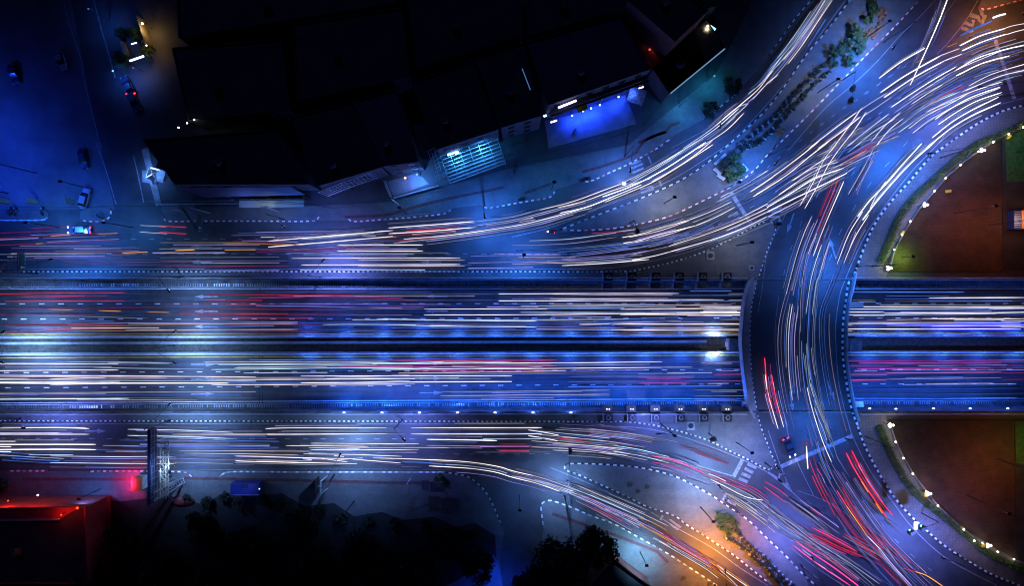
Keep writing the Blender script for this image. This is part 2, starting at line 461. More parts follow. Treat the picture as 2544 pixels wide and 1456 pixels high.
pave(GS, 'pavement', PAVE, 'triangular grey paved gore south west of the bridge', sm=0)
E_KERB_N = 'X 2544,261 A3 2300,1090 2060,1210 B3 1800,0 1590,160 1400,380 1200,600 1060,790 960,1000 880,1210 830,1350'
E_KERB_S = 'X 2122,1045 D3 800,10 850,160 920,310 1020,490 1130,660 1260,810 1400,940 1560,1080 1770,1220 2000,1350 2260,1456'
E_KERB_M = 'B3 830,1350 C3 790,0 760,200 740,350 730,560 735,740 755,900 790,1110 830,1280 X 2122,1045'
pave('X 2620,232 ' + E_KERB_N[2:].replace('2544,261', '2544,261', 1) + ' X 2122,690.8 2200,690.8 B3 1180,1270 1200,1100 1310,900 1500,620 1760,330 2000,110 2240,-10 X 2640,265', 'pavement', PAVE2, 'curved slab pavement with hedge along the park north east of the bridge', sm=0)
pave(E_KERB_S + ' X 2620,1490 2640,1440 2544,1396 D3 2195,1212 1747,945 1515,733 1360,585 1290,447 1206,307 1136,160 1085,10 X 2198,1030 2128,1030', 'pavement', PAVE2, 'curved slab pavement with hedge along the park south east of the bridge', sm=0)
S3 = ('D2 470,385 490,362 600,358 950,375 1200,405 1450,470 1600,540 1780,640 1960,760 2120,870 2295,1040 D3 180,1210 300,1340 430,1456 X 2110,1530 2000,1520 '
      'D2 2290,1420 2150,1310 2000,1190 1850,1090 1700,990 1560,905 1460,830 1200,740 1000,640 800,550 600,460 480,415')
pave(S3, 'pavement', PAVE, 'pale paved island with shrub rows between the two southern ramps', sm=3)
S2 = 'D2 260,745 280,705 340,690 400,705 540,755 700,825 900,895 1150,1030 1400,1170 1600,1300 1840,1456 X 1850,1500 1860,1560 1351,1560 D2 285,940 275,870'
pave(S2, 'pavement', PAVE, 'paved corner with tree and orange street light below the southern exit road', sm=3)
S1 = 'X -40,1171 60,1171 126,1172 200,1172 480,1171 546,1172 D1 0,435 1000,435 1700,435 1900,480 2030,580 2110,700 2170,840 2210,925 X 1252,1325 1240,1420 1100,1600 -40,1600'
pave(S1, 'pavement', PAVE, 'wide dim pavement along the south side of the southern surface road', sm=0)
N1 = 'X 415,547 790,547 870,547 B1 940,785 1400,760 1850,710 1925,655 2200,625 2300,655 B2 0,615 380,545 430,475 700,385 760,395 950,310 1140,225 1350,110 1520,10 A2 1600,1320 1890,1165 2100,1000 2250,860 A3 0,560 250,200 420,0 X 2060,-60 1900,-60 1780,180 1560,360 1260,420 980,500 760,512 400,512'
pave(N1, 'pavement', PAVE, 'grey pavement with red tactile strip in front of the northern shops', sm=0)
pave('X -40,547 100,547 117,545 121,537 118,522 -40,522', 'pavement', PAVE, 'small paved island with parked motorbikes in the upper left street corner', sm=0)
pave('B0 790,770 850,785 1010,785 1080,740 1090,690 1085,650 860,650 790,690', 'pavement', PAVE, 'small rounded paved island between the driveway and the side street', sm=0)
pave('A3 2090,95 2060,70 2100,-40 2560,-60 2560,-30 2300,40', 'pavement', PAVE, 'corner of pavement at the upper right of the junction', sm=0)
# plaza (upper left), side street
b = MB(); b.face([P(*p, .004) for p in ((-420, 520), (285, 520), (262, 420), (215, 200), (165, -60), (-420, -60))])
struct(b, 'plaza', PLAZA, 'blue lit concrete yard at the upper left', 'yard')
b = MB(); b.prism([(P(*p).x, P(*p).y) for p in ((352, 372), (368, 365), (402, 508), (388, 512))], 0, .12)
struct(b, 'side_pavement', CONC, 'narrow pale pavement beside the dark long building on the side street', 'pavement')
for s_, lab in (('A0 620,0 700,300 790,560 830,800 990,1456', 'left'), ('A0 920,0 1000,300 1060,500 1130,760', 'right')):
    b = MB(); b.ribbon(smooth([P(*p, .008) for p in pts(s_)], 5), .22); struct(b, 'edge_line', WORN, 'faint painted edge line of the dark side street, %s-hand line' % lab if 0 else ('faint painted line along the yard edge of the side street' if lab == 'left' else 'faint painted line along the house side of the side street'), 'road marking')
b = MB(); b.ribbon([P(*p, .009) for p in pts('B0 940,0 1040,280 1140,620')], .22); b.ribbon([P(*p, .009) for p in pts('B0 1310,140 1360,350 1410,600')], .22)
struct(b, 'edge_line', WORN, 'pair of faint lines where the side street meets the main road', 'road marking')
# red tactile strips
b = MB()
for s_ in ('B1 870,745 1300,720 1500,660 1900,560 2300,480 2513,430', 'B2 120,510 430,400', 'B2 690,300 900,240 1150,150 1240,90 1290,0 A2 1560,1270', 'A2 1240,1400 1400,1330 1520,1290 1540,1240 1700,1180'):
    b.ribbon(resample(smooth([P(*p, .138) for p in pts(s_)], 4), 2), .6)
struct(b, 'tactile_strip', REDT, 'broken red tactile strip along the northern pavement', 'tactile paving')
b = MB()
for s_ in ('D0 200,500 1300,500', 'D0 1650,490 2295,505 D1 400,510 900,525 1300,535 1750,530', 'D2 360,810 700,925 1000,1030 1300,1150 1400,1250'):
    b.ribbon([P(*p, .138) for p in pts(s_)], .65)
struct(b, 'tactile_strip', REDT, 'broken red tactile strip along the southern pavement', 'tactile paving')
# lawns
pave('X 2192,676 2196,650 2222,622 2262,552 2322,478 2388,412 2416,385 2468,356 2486,346 2490,676', 'lawn', LAWN, 'brown lit turf of the park north of the sunken road', .16, 0, cat='lawn')
pave('X 2200,1043 2516,1043 2524,1388 2476,1366 2394,1311 2331,1253 2288,1212 2269,1174 2245,1135 2226,1094', 'lawn', LAWN, 'dark brown turf of the park south of the sunken road', .16, 0, cat='lawn')
pave('X 2488,346 2512,335 2660,280 2660,672 2491,672', 'garden_ground', EARTH, 'dark garden ground at the right edge beside the northern park', .15, 0, cat='ground')
pave('X 2519,1043 2660,1043 2660,1440 2524,1392', 'garden_ground', EARTH, 'dark garden ground at the right edge beside the southern park', .15, 0, cat='ground')
TURF = base_mat('green_turf', (.03, .09, .02), .9, noise=.5, nscale=1.5)
pave('X 2496,345 2540,325 2660,330 2660,450 2500,452', 'lawn', TURF, 'green lit lawn corner at the right edge of the northern park', .2, 0, cat='lawn')
pave('X 2521,1046 2660,1046 2660,1180 2523,1150', 'lawn', TURF, 'green lit lawn corner at the right edge of the southern park', .2, 0, cat='lawn')
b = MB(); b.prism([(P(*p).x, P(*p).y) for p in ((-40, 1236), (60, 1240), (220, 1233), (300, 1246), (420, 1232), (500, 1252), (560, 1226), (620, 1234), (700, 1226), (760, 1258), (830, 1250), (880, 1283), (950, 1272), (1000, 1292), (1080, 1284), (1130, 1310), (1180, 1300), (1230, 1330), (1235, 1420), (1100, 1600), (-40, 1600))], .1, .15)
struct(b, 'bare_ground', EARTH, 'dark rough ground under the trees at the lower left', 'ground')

# ------------------------------------------------------------------ kerbs
def kerb(s, label, pitch=1.0, cols=(BLACK, KWHITE), w=.3, h=.155, sm=6, closed=False, z=0):
    w_ = [P(*p) for p in pts(s)]
    l = smooth(w_, sm, closed) if len(w_) > 2 else w_
    l = resample(l, pitch / 2); ns = normals(l); b = MB()
    for i in range(len(l) - 1):
        p, q, n, n2 = l[i], l[i + 1], ns[i], ns[i + 1]; k = i % 2
        hh = h + (.012 if k else 0)
        i0 = len(b.v)
        for a, nn in ((p, n), (q, n2)):
            b.v += [(a.x - nn.x * w / 2, a.y - nn.y * w / 2, z - .02), (a.x - nn.x * w * .42, a.y - nn.y * w * .42, z + hh), (a.x + nn.x * w * .42, a.y + nn.y * w * .42, z + hh), (a.x + nn.x * w / 2, a.y + nn.y * w / 2, z - .02)]
        b.f += [(i0, i0 + 4, i0 + 5, i0 + 1), (i0 + 1, i0 + 5, i0 + 6, i0 + 2), (i0 + 2, i0 + 6, i0 + 7, i0 + 3), (i0, i0 + 1, i0 + 2, i0 + 3), (i0 + 7, i0 + 6, i0 + 5, i0 + 4)]
        b.m += [2 if (k and random.random() < .22) else k] * 5
    return b.build('kerb', list(cols) + [KGRIME], None, None, label, 'kerb', None, 'structure')
RW = (KRED, KWHITE)
kerb('X -30,675 600,675 1300,675 1560,674.5 B2 1300,1250 1600,1180 1900,1080 2150,960 2350,850 2470,795 B3 0,790', 'black and white kerb along the south edge of the northern surface road', 1.0)
kerb('X -30,1045.8 600,1046.3 1500,1047.7 1563,1048.5 1626,1057 D2 1300,20 1560,85 1780,160 1950,245 2130,330 2280,410 D3 20,410', 'black and white kerb along the north edge of the southern surface road', 1.0)
kerb('B3 0,790 60,810 75,850 40,960 0,1050 B2 2450,1240 2402,1390 C2 2390,50 2350,230 2335,500 2335,620 2350,880 2380,1120 2430,1380 D3 0,200 40,300 70,360 20,410', 'black and white kerb on the west side of the bridge road', 1.0, w=.26)
kerb(E_KERB_N + ' C3 790,0 760,200 740,350 730,560 735,740 755,900 790,1110 830,1280 890,1430 ' + E_KERB_S[12:], 'bright black and white kerb sweeping along the east side of the bridge road', 1.25, w=.42)
kerb('B2 465,872 850,720 1240,570 1640,390 1890,230 2150,10 A3 12,1040 400,500 540,340 800,0 X 2150,-60', 'black and white kerb of the paved island along the slip road', 1.6)
kerb('B2 465,872 700,875 1000,855 1300,800 1550,735 1800,620 2060,490 2240,390 2400,260 2490,150 A3 60,1456 440,1080 720,790 1000,500 1260,240 1480,0', 'red and white kerb of the paved island along the main curve', 1.5, RW)
kerb('A3 0,550 130,370 250,200 420,0', 'black and white kerb on the outer side of the slip road top', 1.6)
kerb('A2 1420,1456 1600,1330', 'short red and white kerb end of the northern pavement', 1.6, RW)
kerb('A2 1890,1165 2100,1000 2250,860 2240,800', 'curled white kerb end near the two dark bushes on the slip road', 1.6)
kerb('B2 690,390 760,395 950,310 1140,225 1350,110 1530,5', 'red and white kerb stretch beside the northern zebra crossing', 1.25, RW)
kerb('B1 2220,625 2250,650 2300,655 B2 0,615 200,580 380,545 415,500 425,470', 'red and white kerb stretch with yellow litter beside the slip road', 1.25, RW)
kerb('B1 890,745 940,785 1150,775 1400,757 1650,735 1850,710 1900,685 1920,655', 'red and white kerb stretch with low guard rail in front of the frame sign', 1.25, RW)
kerb('B0 1590,740 1640,783 1900,783 2513,783 B1 570,783 605,765 625,730', 'long red and white kerb stretch under the green gantry sign', 1.25, RW)
kerb('B0 790,770 850,785 1010,785 1080,740 1090,690 1085,650', 'curled red and white kerb of the small rounded island', 1.3, RW)
kerb('X -30,547 100,547 116,544 121,535', 'pale kerb of the island with parked motorbikes', 1.5, (PALEC, KWHITE))
kerb('D0 70,425 440,425', 'short red and white kerb at the far lower left pavement', 1.3, RW)
kerb('D0 790,440 850,428 1660,435 1720,475', 'red and white kerb stretch beside the billboard tower', 1.3, RW)
kerb('D0 1970,478 2010,445 2080,433 2295,433 D1 300,435 1000,435 1700,438', 'long kerb stretch behind the blue container', 1.3, (CONC, KWHITE))
kerb('D1 1700,438 1900,480 2030,580 2110,700 2170,840 2210,925', 'dim kerb curving down into the lower side street', 1.3, (BLACK, PALEC))
kerb('D2 285,940 275,870 260,745 280,705 340,690 400,705 540,755 700,825 900,895 1150,1030 1400,1170 1600,1300 1840,1456 X 1860,1510', 'pale and grey kerb of the paved corner along the southern exit road', 1.5, (CONCD, KWHITE))
kerb('D2 490,362 600,358 950,375 1200,405 1450,470 1600,540 1780,640 1960,760 2120,870 2295,1040 D3 180,1210 300,1340 430,1456', 'dark and pale kerb of the southern island facing the upper ramp', 1.5, (BLACK, KWHITE))
kerb('D2 490,362 470,385 480,415 600,460 800,550 1000,640 1200,740 1460,830 1560,905 1700,990 1850,1090 2000,1190 2150,1310 2290,1420', 'black and white kerb of the southern island facing the exit road', 1.25)
kerb('A3 2060,60 2110,90 2300,45 2560,-25', 'red and white kerb at the upper right corner', 1.4, RW)

# ------------------------------------------------------------------ painted markings (each a sheet 4-8 mm above the road)
def line(s, w=.15, z=.012, sm=6, offs=0.0):
    w_ = [P(*p, z) for p in pts(s)]
    l = smooth(w_, sm) if len(w_) > 2 else w_
    return offset(l, offs) if offs else l
def marks(label, items, m=WHITE, name='road_marking'):
    b = MB()
    for it in items: it(b)
    return struct(b, name, m, label, 'road marking')
def L_(s, w=.15, offs=0.0, z=.012): return lambda b: b.ribbon(line(s, w, z, 6, offs), w)
def dash(s, ln=1.15, pitch=4.0, w=.14, offs=0.0, z=.012):
    def f(b):
        l = resample(line(s, w, z, 8, offs), .2875); k = int(ln / .2875); n = int(pitch / .2875)
        for i in range(0, len(l) - k, n): b.ribbon(l[i:i + k + 1], w)
    return f
def useg(yD, x0, x1, w, zoff=.012):     # straight line on the sunken road at constant world y
    y = (CY - yD) / S
    def f(b):
        X = [x0] + [x for x in xs if x0 < x < x1] + [x1]
        b.ribbon([Vector((x, y, zr(x) + zoff)) for x in X], w)
    return f
def udash(yD, ph=0.0, w=.16):
    y = (CY - yD) / S
    def f(b):
        x = -112 + ph
        while x < 115:
            b.ribbon([Vector((x, y, zr(x) + .012)), Vector((x + 1.15, y, zr(x + 1.15) + .012))], w); x += 4.0
    return f
marks('white dashes and edge lines of the westbound sunken lanes', [udash(755.3), udash(793.5, .3), useg(717.3, -115, 115, .16), useg(713.7, -115, 115, .08)])
marks('white dashes and edge lines of the eastbound sunken lanes', [udash(927.4, .8), udash(965.3, 1), useg(1003, -115, 115, .16), useg(1008.3, -115, 115, .09)])
marks('yellow line beside the westbound barrier', [useg(831.7, -115, 115, .2)], YELL)
marks('yellow line beside the eastbound barrier', [useg(890, -115, 115, .2)], YELL)
def arrow(b, tip, d, ln=5.0, hw=.45, sw=.13, hl=1.9):
    tip = Vector(tip); d = Vector(d).normalized(); n = Vector((-d.y, d.x, 0)); 
    def zz(p): return p
    b.face([tip, tip - d * hl + n * hw, tip - d * hl - n * hw])
    b.face([tip - d * hl + n * sw, tip - d * ln + n * sw, tip - d * ln - n * sw, tip - d * hl - n * sw])
def uarrow(xD, yD, sgn):
    def f(b):
        y = (CY - yD) / S; x = (xD - CX) / S
        for _ in range(2): x = (xD - CX) / S * (H - zr(x)) / H
        sl = (zr(x + 1) - zr(x - 1)) / 2
        arrow(b, (x, y, zr(x) + .013), (sgn, 0, sl * sgn))
    return f
marks('white arrows pointing left on the westbound sunken lanes', [uarrow(x, y, -1) for x in (482, 1055) for y in (737.2, 774.5, 812.5)], WORN)
marks('white arrows pointing right on the eastbound sunken lanes', [uarrow(x, y, 1) for x in (534, 1100) for y in (908.5, 946.5, 983.5)], WORN)
marks('white dashes and edge line of the northern surface road', [dash('X 325,593.5 800,593.5'), dash('X 0,631.7 1490,631.7', offs=0), dash('B1 2300,1110 B2 200,1108 600,1105 950,1090 1350,1010 1880,880 2400,620', 1.15, 4.0), L_('X 0,668.5 1350,668.5 B2 600,1255 1000,1240 1350,1180 1650,1110 1900,1030 2200,900 2450,770', .14)], WORN)
marks('white edge line of the slip road along the paved island', [L_('B2 0,940 400,840 850,660 1240,510 1560,380 1890,180 2150,0 A2 2513,1010 A3 300,640 560,270 760,0', .14), L_('A2 1560,1456 2000,1200 2513,700 A3 300,190 450,0', .1)], WORN)
marks('white lane lines and dashes sweeping through the main curve', [
    L_('A3 1640,0 1480,170 1300,340 1080,590 830,830 560,1060 230,1440', .14), dash('A3 1300,640 1200,740 960,920 700,1090 460,1270 200,1470 B2 2300,420 2000,570', 1.1, 3.0), dash('A3 1480,560 1240,720 1000,880 860,980', 1.2, 3.2),
    L_('A3 1840,0 1680,210 1580,330', .1), L_('A3 2060,0 1940,200 1780,400 1660,530', .14), dash('A3 1600,730 1350,910 1130,1090 900,1210', 1, 2.6), dash('A3 1720,890 1500,1060 1370,1140', 1, 2.6),
    L_('B2 560,945 900,930 1300,880 1700,770 2000,640 2300,470', .12), dash('B3 460,210 360,280 150,440 0,560', 1.2, 3.4)], WORN)
marks('white edge and lane lines along the bridge road', [
    L_('A3 2513,960 2100,1080 1780,1260 B3 1690,0 1380,330 1000,850 860,1120 720,1456 C3 700,150 665,400 665,560 700,1020 810,1456 D3 770,140 900,400 1100,680 1300,940 1600,1210 2050,1456', .16),
    dash('B3 1370,0 1250,140 1110,290 1000,420 900,570 800,730 710,890 650,1050 580,1230 540,1390', 1.6, 6.0), dash('B3 850,290 720,460 460,540 350,740 280,930 200,1120 150,1330', 1.3, 5.6),
    L_('C3 490,180 460,500 490,900 600,1456 D3 630,320 730,480', .13), L_('C3 105,130 70,450 75,700 120,1050 190,1456 D3 230,270 410,650', .13), L_('B3 220,620 0,1080 C2 2460,30 2415,300', .13), L_('D3 0,60 120,400 210,610', .13)], WORN)
marks('white lane lines of the lower right junction arm', [
    dash('D3 640,680 760,850 900,1030 1060,1230', 1.2, 4.4), dash('D3 890,730 1000,870 1100,1000 1220,1120 1350,1230 1480,1330 1610,1420', 1.3, 4.6),
    L_('D3 0,440 210,610 360,750', .14), L_('D3 260,600 500,690 640,770 800,880', .1), dash('D3 350,700 480,790 700,980', 1.2, 3.6), dash('D3 180,1030 350,1130 700,1300 830,1400', 1.2, 3.6), L_('D3 600,1150 900,1330 1100,1456', .12), dash('D3 300,1270 430,1380 500,1440', 1.2, 3.2)], WORN)
marks('white edge line of the southern surface road and upper ramp', [L_('X 0,1053.5 900,1054 1500,1055 D2 800,20 1160,40 1500,110 1800,215 2080,330 2295,440', .14), dash('X 0,1090 1500,1092', 1.15, 4.0), L_('D2 620,170 1000,230 1400,310 1700,390 1990,475', .16), dash('D1 1640,275 2295,275 D2 460,270', 1.15, 3.2)], WORN)
marks('white edge line of the southern exit road beside the island', [L_('D2 340,395 600,500 900,630 1200,770 1500,950 1800,1120 2050,1300 2295,1456', .14), L_('D0 0,455 D1 0,412 1750,412 ', .08)], WORN)
marks('broad pale stop line across the bridge road south end', [L_('D3 120,385 760,110', .85, z=.016)], WORN)
marks('broad pale stop line across the main curve at the gore', [L_('B2 2150,500 2370,850', .8, z=.016)], WORN)
marks('broad pale stop line across the top right road', [L_('A3 2230,390 2420,970', .8, z=.016)], WORN)
marks('broad pale stop line on the upper southern ramp', [L_('D2 2070,320 1985,480', .8, z=.016)], WORN)
def quad(s): 
    return lambda b: b.face([P(*p, .016) for p in pts(s)])
marks('zebra crossing bars on the upper southern ramp', [quad('D2 2115,350 2200,385 2185,410 2105,375'), quad('D2 2090,390 2170,430 2155,455 2080,415'), quad('D2 2065,435 2145,470 2130,495 2055,460'), quad('D2 2040,480 2120,515 2105,540 2030,505'), quad('D2 1880,690 1910,620 1930,630 1905,695'), quad('D2 1940,680 2015,715 2000,740 1925,705')], WORN)
marks('zebra crossing bars on the main curve', [quad('B2 2115,735 2210,685 2222,705 2125,752'), quad('B2 2150,780 2230,735 2240,760 2165,805'), quad('B2 2180,840 2285,780 2300,800 2195,860'), quad('B2 2210,895 2300,840 2310,870 2225,910'), quad('B2 2040,570 2140,525 2155,545 2040,600')], WORN)
marks('zebra crossing bars on the slip road', [quad('B2 1150,220 1260,180 1270,198 1160,240'), quad('B2 1165,255 1280,210 1290,228 1175,275'), quad('B2 1180,300 1290,250 1298,268 1190,318'), quad('B2 1330,150 1345,145 1375,215 1358,222'), quad('B2 1255,460 1380,430 1390,450 1262,480'), quad('B2 1265,495 1390,455 1395,475 1270,515'), quad('B2 1435,385 1455,380 1475,435 1460,442')], WORN)
marks('zebra crossing bars on the southern exit road', [quad('D2 1340,825 1362,828 1340,872 1322,860'), quad('D2 1405,862 1430,862 1525,930 1500,940'), quad('D2 1410,905 1430,905 1500,950 1480,960'), quad('D2 1270,1020 1420,1100 1405,1110 1258,1030')], WORN)
def chev(s, w=.45): return lambda b: b.ribbon([P(*p, .016) for p in pts(s)], w)
marks('white chevron bars at the north gore tip', [chev('B3 0,745 100,740 115,760 110,790'), chev('B3 30,700 110,690 185,640'), chev('B3 0,690 140,650')], WORN)
marks('white box chevron at the south gore tip', [chev('D3 150,455 105,455 95,500 110,520 160,530'), chev('D3 0,440 70,480 190,590'), chev('D3 150,520 180,560')], WORN)
marks('pale chevrons on the asphalt at the upper right corner', [chev('A3 1900,270 1990,300 2010,290', .8), chev('A3 1925,215 2010,250 2015,190', .8), chev('A3 1985,140 2060,165 2100,230 2130,140', .9), chev('A3 2080,60 2110,150', .8)], WORN)
marks('white direction arrows on the bridge road', [(lambda b, t=t, d=d: arrow(b, P(*T(*t), .016), d, 4.5, .5, .14, 1.8)) for t, d in ((('B3', 185, 905), (-.35, -1, 0)), (('B3', 605, 950), (-.3, 1, 0)), (('C3', 245, 1275), (.15, -1, 0)), (('C3', 655, 1160), (.4, -1, 0)), (('C3', 240, 1100), (.15, -1, 0)))], WORN)
marks('white direction arrows on the surface roads', [(lambda b, t=t, d=d: arrow(b, P(*T(*t), .016), d, 4.5, .5, .14, 1.8)) for t, d in ((('B0', 1870, 1035), (-1, 0, 0)), (('B0', 1870, 1187), (-1, 0, 0)), (('D0', 950, 68), (1, 0, 0)), (('B1', 1610, 1187), (-1, 0, 0)))], WORN)
# fence post shadows laid as dark strips on the eastern pavement
def shadow_strips(s, side, label, n0, depth):
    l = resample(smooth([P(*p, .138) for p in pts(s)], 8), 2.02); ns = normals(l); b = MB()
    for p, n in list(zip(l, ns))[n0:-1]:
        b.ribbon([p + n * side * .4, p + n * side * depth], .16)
    struct(b, 'post_shadow_strip', CONCD, label, 'joint')
shadow_strips(E_KERB_N, 1, 'dark radial strips standing for fence post shadows on the pavement north east of the bridge', 8, 4.1)
shadow_strips(E_KERB_S, 1, 'dark radial strips standing for fence post shadows on the pavement south east of the bridge', 3, 4.0)

# repaired asphalt patches and expansion joint
PATCH = base_mat('asphalt_patch', (.042, .042, .045), .55, noise=.3, nscale=.6); PATCHL = base_mat('asphalt_pale_patch', (.085, .083, .085), .7, noise=.3, nscale=.6)
rp = random.Random(11)
def patches(region, n, m, label, dirx=True):
    b = MB(); (x0, x1), (y0, y1) = region
    for i_ in range(n):
        c = P(rp.uniform(x0, x1), rp.uniform(y0, y1), .003 + .0004 * i_); l, w = rp.uniform(2, 9), rp.uniform(.7, 2.2); a = rp.uniform(-.05, .05)
        d = Vector((math.cos(a), math.sin(a), 0)); q = Vector((-d.y, d.x, 0))
        b.face([c - d * l / 2 - q * w / 2, c + d * l / 2 - q * w / 2, c + d * l / 2 + q * w / 2, c - d * l / 2 + q * w / 2])
    struct(b, 'road_patch', m, label, 'road patch')
patches(((280, 1300), (570, 660)), 16, PATCH, 'dark repair patches in the northern surface road'); patches(((20, 1340), (1060, 1150)), 14, PATCH, 'dark repair patches in the southern surface road')
patches(((2190, 2420), (190, 420)), 9, PATCHL, 'pale repair patches in the upper right junction'); patches(((2010, 2200), (1200, 1420)), 8, PATCH, 'dark repair patches in the lower right junction')
b = MB()
for xj in (632, 640): 
    x = (xj - CX) / S; b.ribbon([Vector((x, MN1, zr(x) + .014)), Vector((x, YS + 1.2, zr(x) + .014))], .12)
x = (633 - CX) / S; b.ribbon([Vector((x, YN - 2, zr(x) + .014)), Vector((x, MN0, zr(x) + .014))], .14)
struct(b, 'expansion_joint', BLACK, 'dark expansion joint crossing the sunken road in the left half', 'joint')

# ================================================================== OBJECTS
BL = (.035, .19, 1.0); PU = (.14, .21, 1.0); WB = (.2, .4, 1.0); CYN = (.08, .55, .9); ORG = (1, .33, .03); WARM = (1, .78, .5); REDL = (1, .04, .03); GRN = (.15, 1, .12); DB = (.01, .07, 1.0)
LENS = emit_mat('lamp_lens', (.75, .85, 1), 3.0)
LENSO = emit_mat('orange_lamp_lens', (1, .5, .12), 6.0)

# ------------------------------------------------------------------ street lamps
def street_lamp(base, heads, h, label, col, power, zb=0.0, lens=None, size=.7):
    p0 = P(*base, zb); e = empty('street_lamp', p0, label, 'street lamp', 'street lamps along the roads')
    b = MB(); b.tube([(0, 0, 0), (0, 0, .5)], .17, 8); b.tube([(0, 0, .5), (0, 0, h)], [.11, .06], 8)
    b.build('pole', DARKM, e)
    for hd in heads:
        q = P(*hd, zb + h + .25) - p0
        b = MB(); b.tube([(0, 0, h - .05), (q.x * .5, q.y * .5, h + .2), (q.x, q.y, h + .25)], [.05, .045, .04], 6)
        b.build('arm', DARKM, e)
        d = Vector((q.x, q.y, 0)); d = d.normalized() if d.length > .01 else Vector((0, 1, 0)); n = Vector((-d.y, d.x, 0))
        b = MB(); o = Vector((q.x, q.y, h + .25))
        ring = [o - d * .15 + n * .1, o + d * .5 + n * .2, o + d * .75 + n * .14, o + d * .75 - n * .14, o + d * .5 - n * .2, o - d * .15 - n * .1]
        b.prism([(v.x, v.y) for v in ring], h + .18, h + .34)
        hdo = b.build('lamp_head', DARKM, e)
        b = MB(); c = o + d * .35
        b.box(c.x - .17, c.x + .17, c.y - .17, c.y + .17, h + .13, h + .178)
        b.build('lens', lens or LENS, hdo)
        child_light(e, (c.x, c.y, h + .08), col, power * .85, size)
    return e
LAMPS = [
 ((704, 545), [(700, 560)], 10, 'street lamp on the pavement between the long canopy shop and the surface road', BL, 900),
 ((1204, 513), [(1203, 533)], 10, 'street lamp at the kerb end below the lit glass canopy', BL, 3800),
 ((1552, 388), [(1566, 420)], 10, 'street lamp beside the slip road zebra crossing', BL, 3200),
 ((1765, 290), [(1790, 310)], 10, 'street lamp beside the two dark bushes on the slip road', BL, 1500),
 ((94, 679), [(122, 646)], 10, 'street lamp with long arm beside the left green gantry sign', BL, 2600),
 ((455, 690), [(416, 719)], 10, 'street lamp on the coping above the westbound arrows', WB, 1500),
 ((800, 689), [(800, 650)], 10, 'street lamp on the planted strip above the middle of the northern road', PU, 4400),
 ((1000, 1043), [(1000, 1090)], 10, 'street lamp on the planted strip above the southern surface road', PU, 2600),
 ((423, 1044), [(418, 1008)], 10, 'street lamp on the coping behind the billboard tower', WB, 2600),
 ((53, 1040), [(54, 1064)], 10, 'street lamp at the left end of the southern planted strip', PU, 2600),
 ((831, 1180), [(842, 1135)], 10, 'street lamp beside the white frame and dark board on the southern pavement', WB, 4200),
 ((427, 1182), [(428, 1160)], 10, 'street lamp beside the lattice billboard tower', WB, 3200),
 ((1407, 1262), [(1404, 1240)], 9, 'street lamp on the tip of the paved corner by the exit road', WB, 3000),
 ((1801, 1243), [(1790, 1212)], 10, 'street lamp at the stop line of the upper southern ramp', WB, 5200),
 ((2196, 104), [(2222, 115)], 11, 'street lamp on the island edge above the brown potted plants', BL, 7000),
 ((1906, 390), [(1930, 403)], 11, 'street lamp beside the trees at the foot of the long island', BL, 4800),
 ((2335, 392), [(2313, 381)], 11, 'street lamp on the park pavement near the upper flood lamp', BL, 8500),
 ((2166, 662), [(2136, 662)], 11, 'street lamp beside the bridge at the north park corner', BL, 5200),
 ((2368, 1376), [(2348, 1389)], 11, 'street lamp on the pavement at the lower right arm', PU, 6500),
 ((1990, 1405), [(2020, 1392)], 11, 'street lamp at the lower tip of the southern shrub island', PU, 6500),
 ((2150, 1085), [(2110, 1092)], 11, 'street lamp on the pavement at the south end of the bridge', BL, 3800),
 ((1900, 1150), [(1935, 1165)], 11, 'street lamp at the rounded tip of the southern gore', PU, 1900),
 ((1640, 1052), [(1640, 1078)], 10, 'street lamp at the kerb bend beside the southern piers', PU, 2400),
 ((2480, 240), [(2440, 215)], 11, 'street lamp on the park pavement beside the top right stop line', PU, 8000),
]
for a in LAMPS: street_lamp(*a)
def zD(x, y):
    w = P(x, y, -3); return zr(w.x)
street_lamp((433, 858), [(431, 826), (430, 899)], 9, 'twin armed lamp on the median between the arrows', WB, 1700, zD(433, 858))
street_lamp((3, 858), [(5, 826), (2, 899)], 9, 'twin armed lamp on the median at the left end', WB, 3000, zD(3, 858))
street_lamp((1775, 1452), [(1802, 1424)], 9, 'orange street lamp beside the southern exit road', ORG, 4600, 0, LENSO)
street_lamp((1925, 1440), [(1880, 1385)], 9, 'orange street lamp behind the southern shrub rows', ORG, 1100, 0, LENSO)
street_lamp((2575, 5), [(2548, 30)], 9, 'orange street lamp at the upper right corner pavement', ORG, 1300, 0, LENSO)

# ------------------------------------------------------------------ traffic signals
def traffic_signal(base, tip, label, h=6.0, heads=2, lit=None):
    p0 = P(*base, 0); e = empty('traffic_signal', p0, label, 'traffic signal', 'traffic signals of the junction')
    q = P(*tip, h) - p0
    b = MB(); b.tube([(0, 0, 0), (0, 0, h)], [.12, .08], 8); b.build('pole', DARKM, e)
    b = MB(); b.tube([(0, 0, h - .1), (q.x, q.y, h)], [.07, .05], 6); b.build('mast_arm', DARKM, e)
    d = Vector((q.x, q.y, 0)).normalized(); n = Vector((-d.y, d.x, 0))
    for k in range(heads):
        c = Vector((q.x, q.y, h)) * (1 - .42 * k); c.z = h
        b = MB(); b.prism([(c + d * a * .55 + n * w * .28).to_2d()[:] for a, w in ((-1, -1), (1, -1), (1, 1), (-1, 1))], h - .75, h + .45)
        hd = b.build('signal_head', BLACK, e)
        for i in range(3):
            b = MB(); cc = c - n * .34; b.tube([cc + Vector((0, 0, .25 - .38 * i)) + n * .05, cc + Vector((0, 0, .25 - .38 * i)) - n * .12], .14, 8)
            b.build('lamp_hood', BLACK if not (lit and i == 2) else lit, hd)
    return e
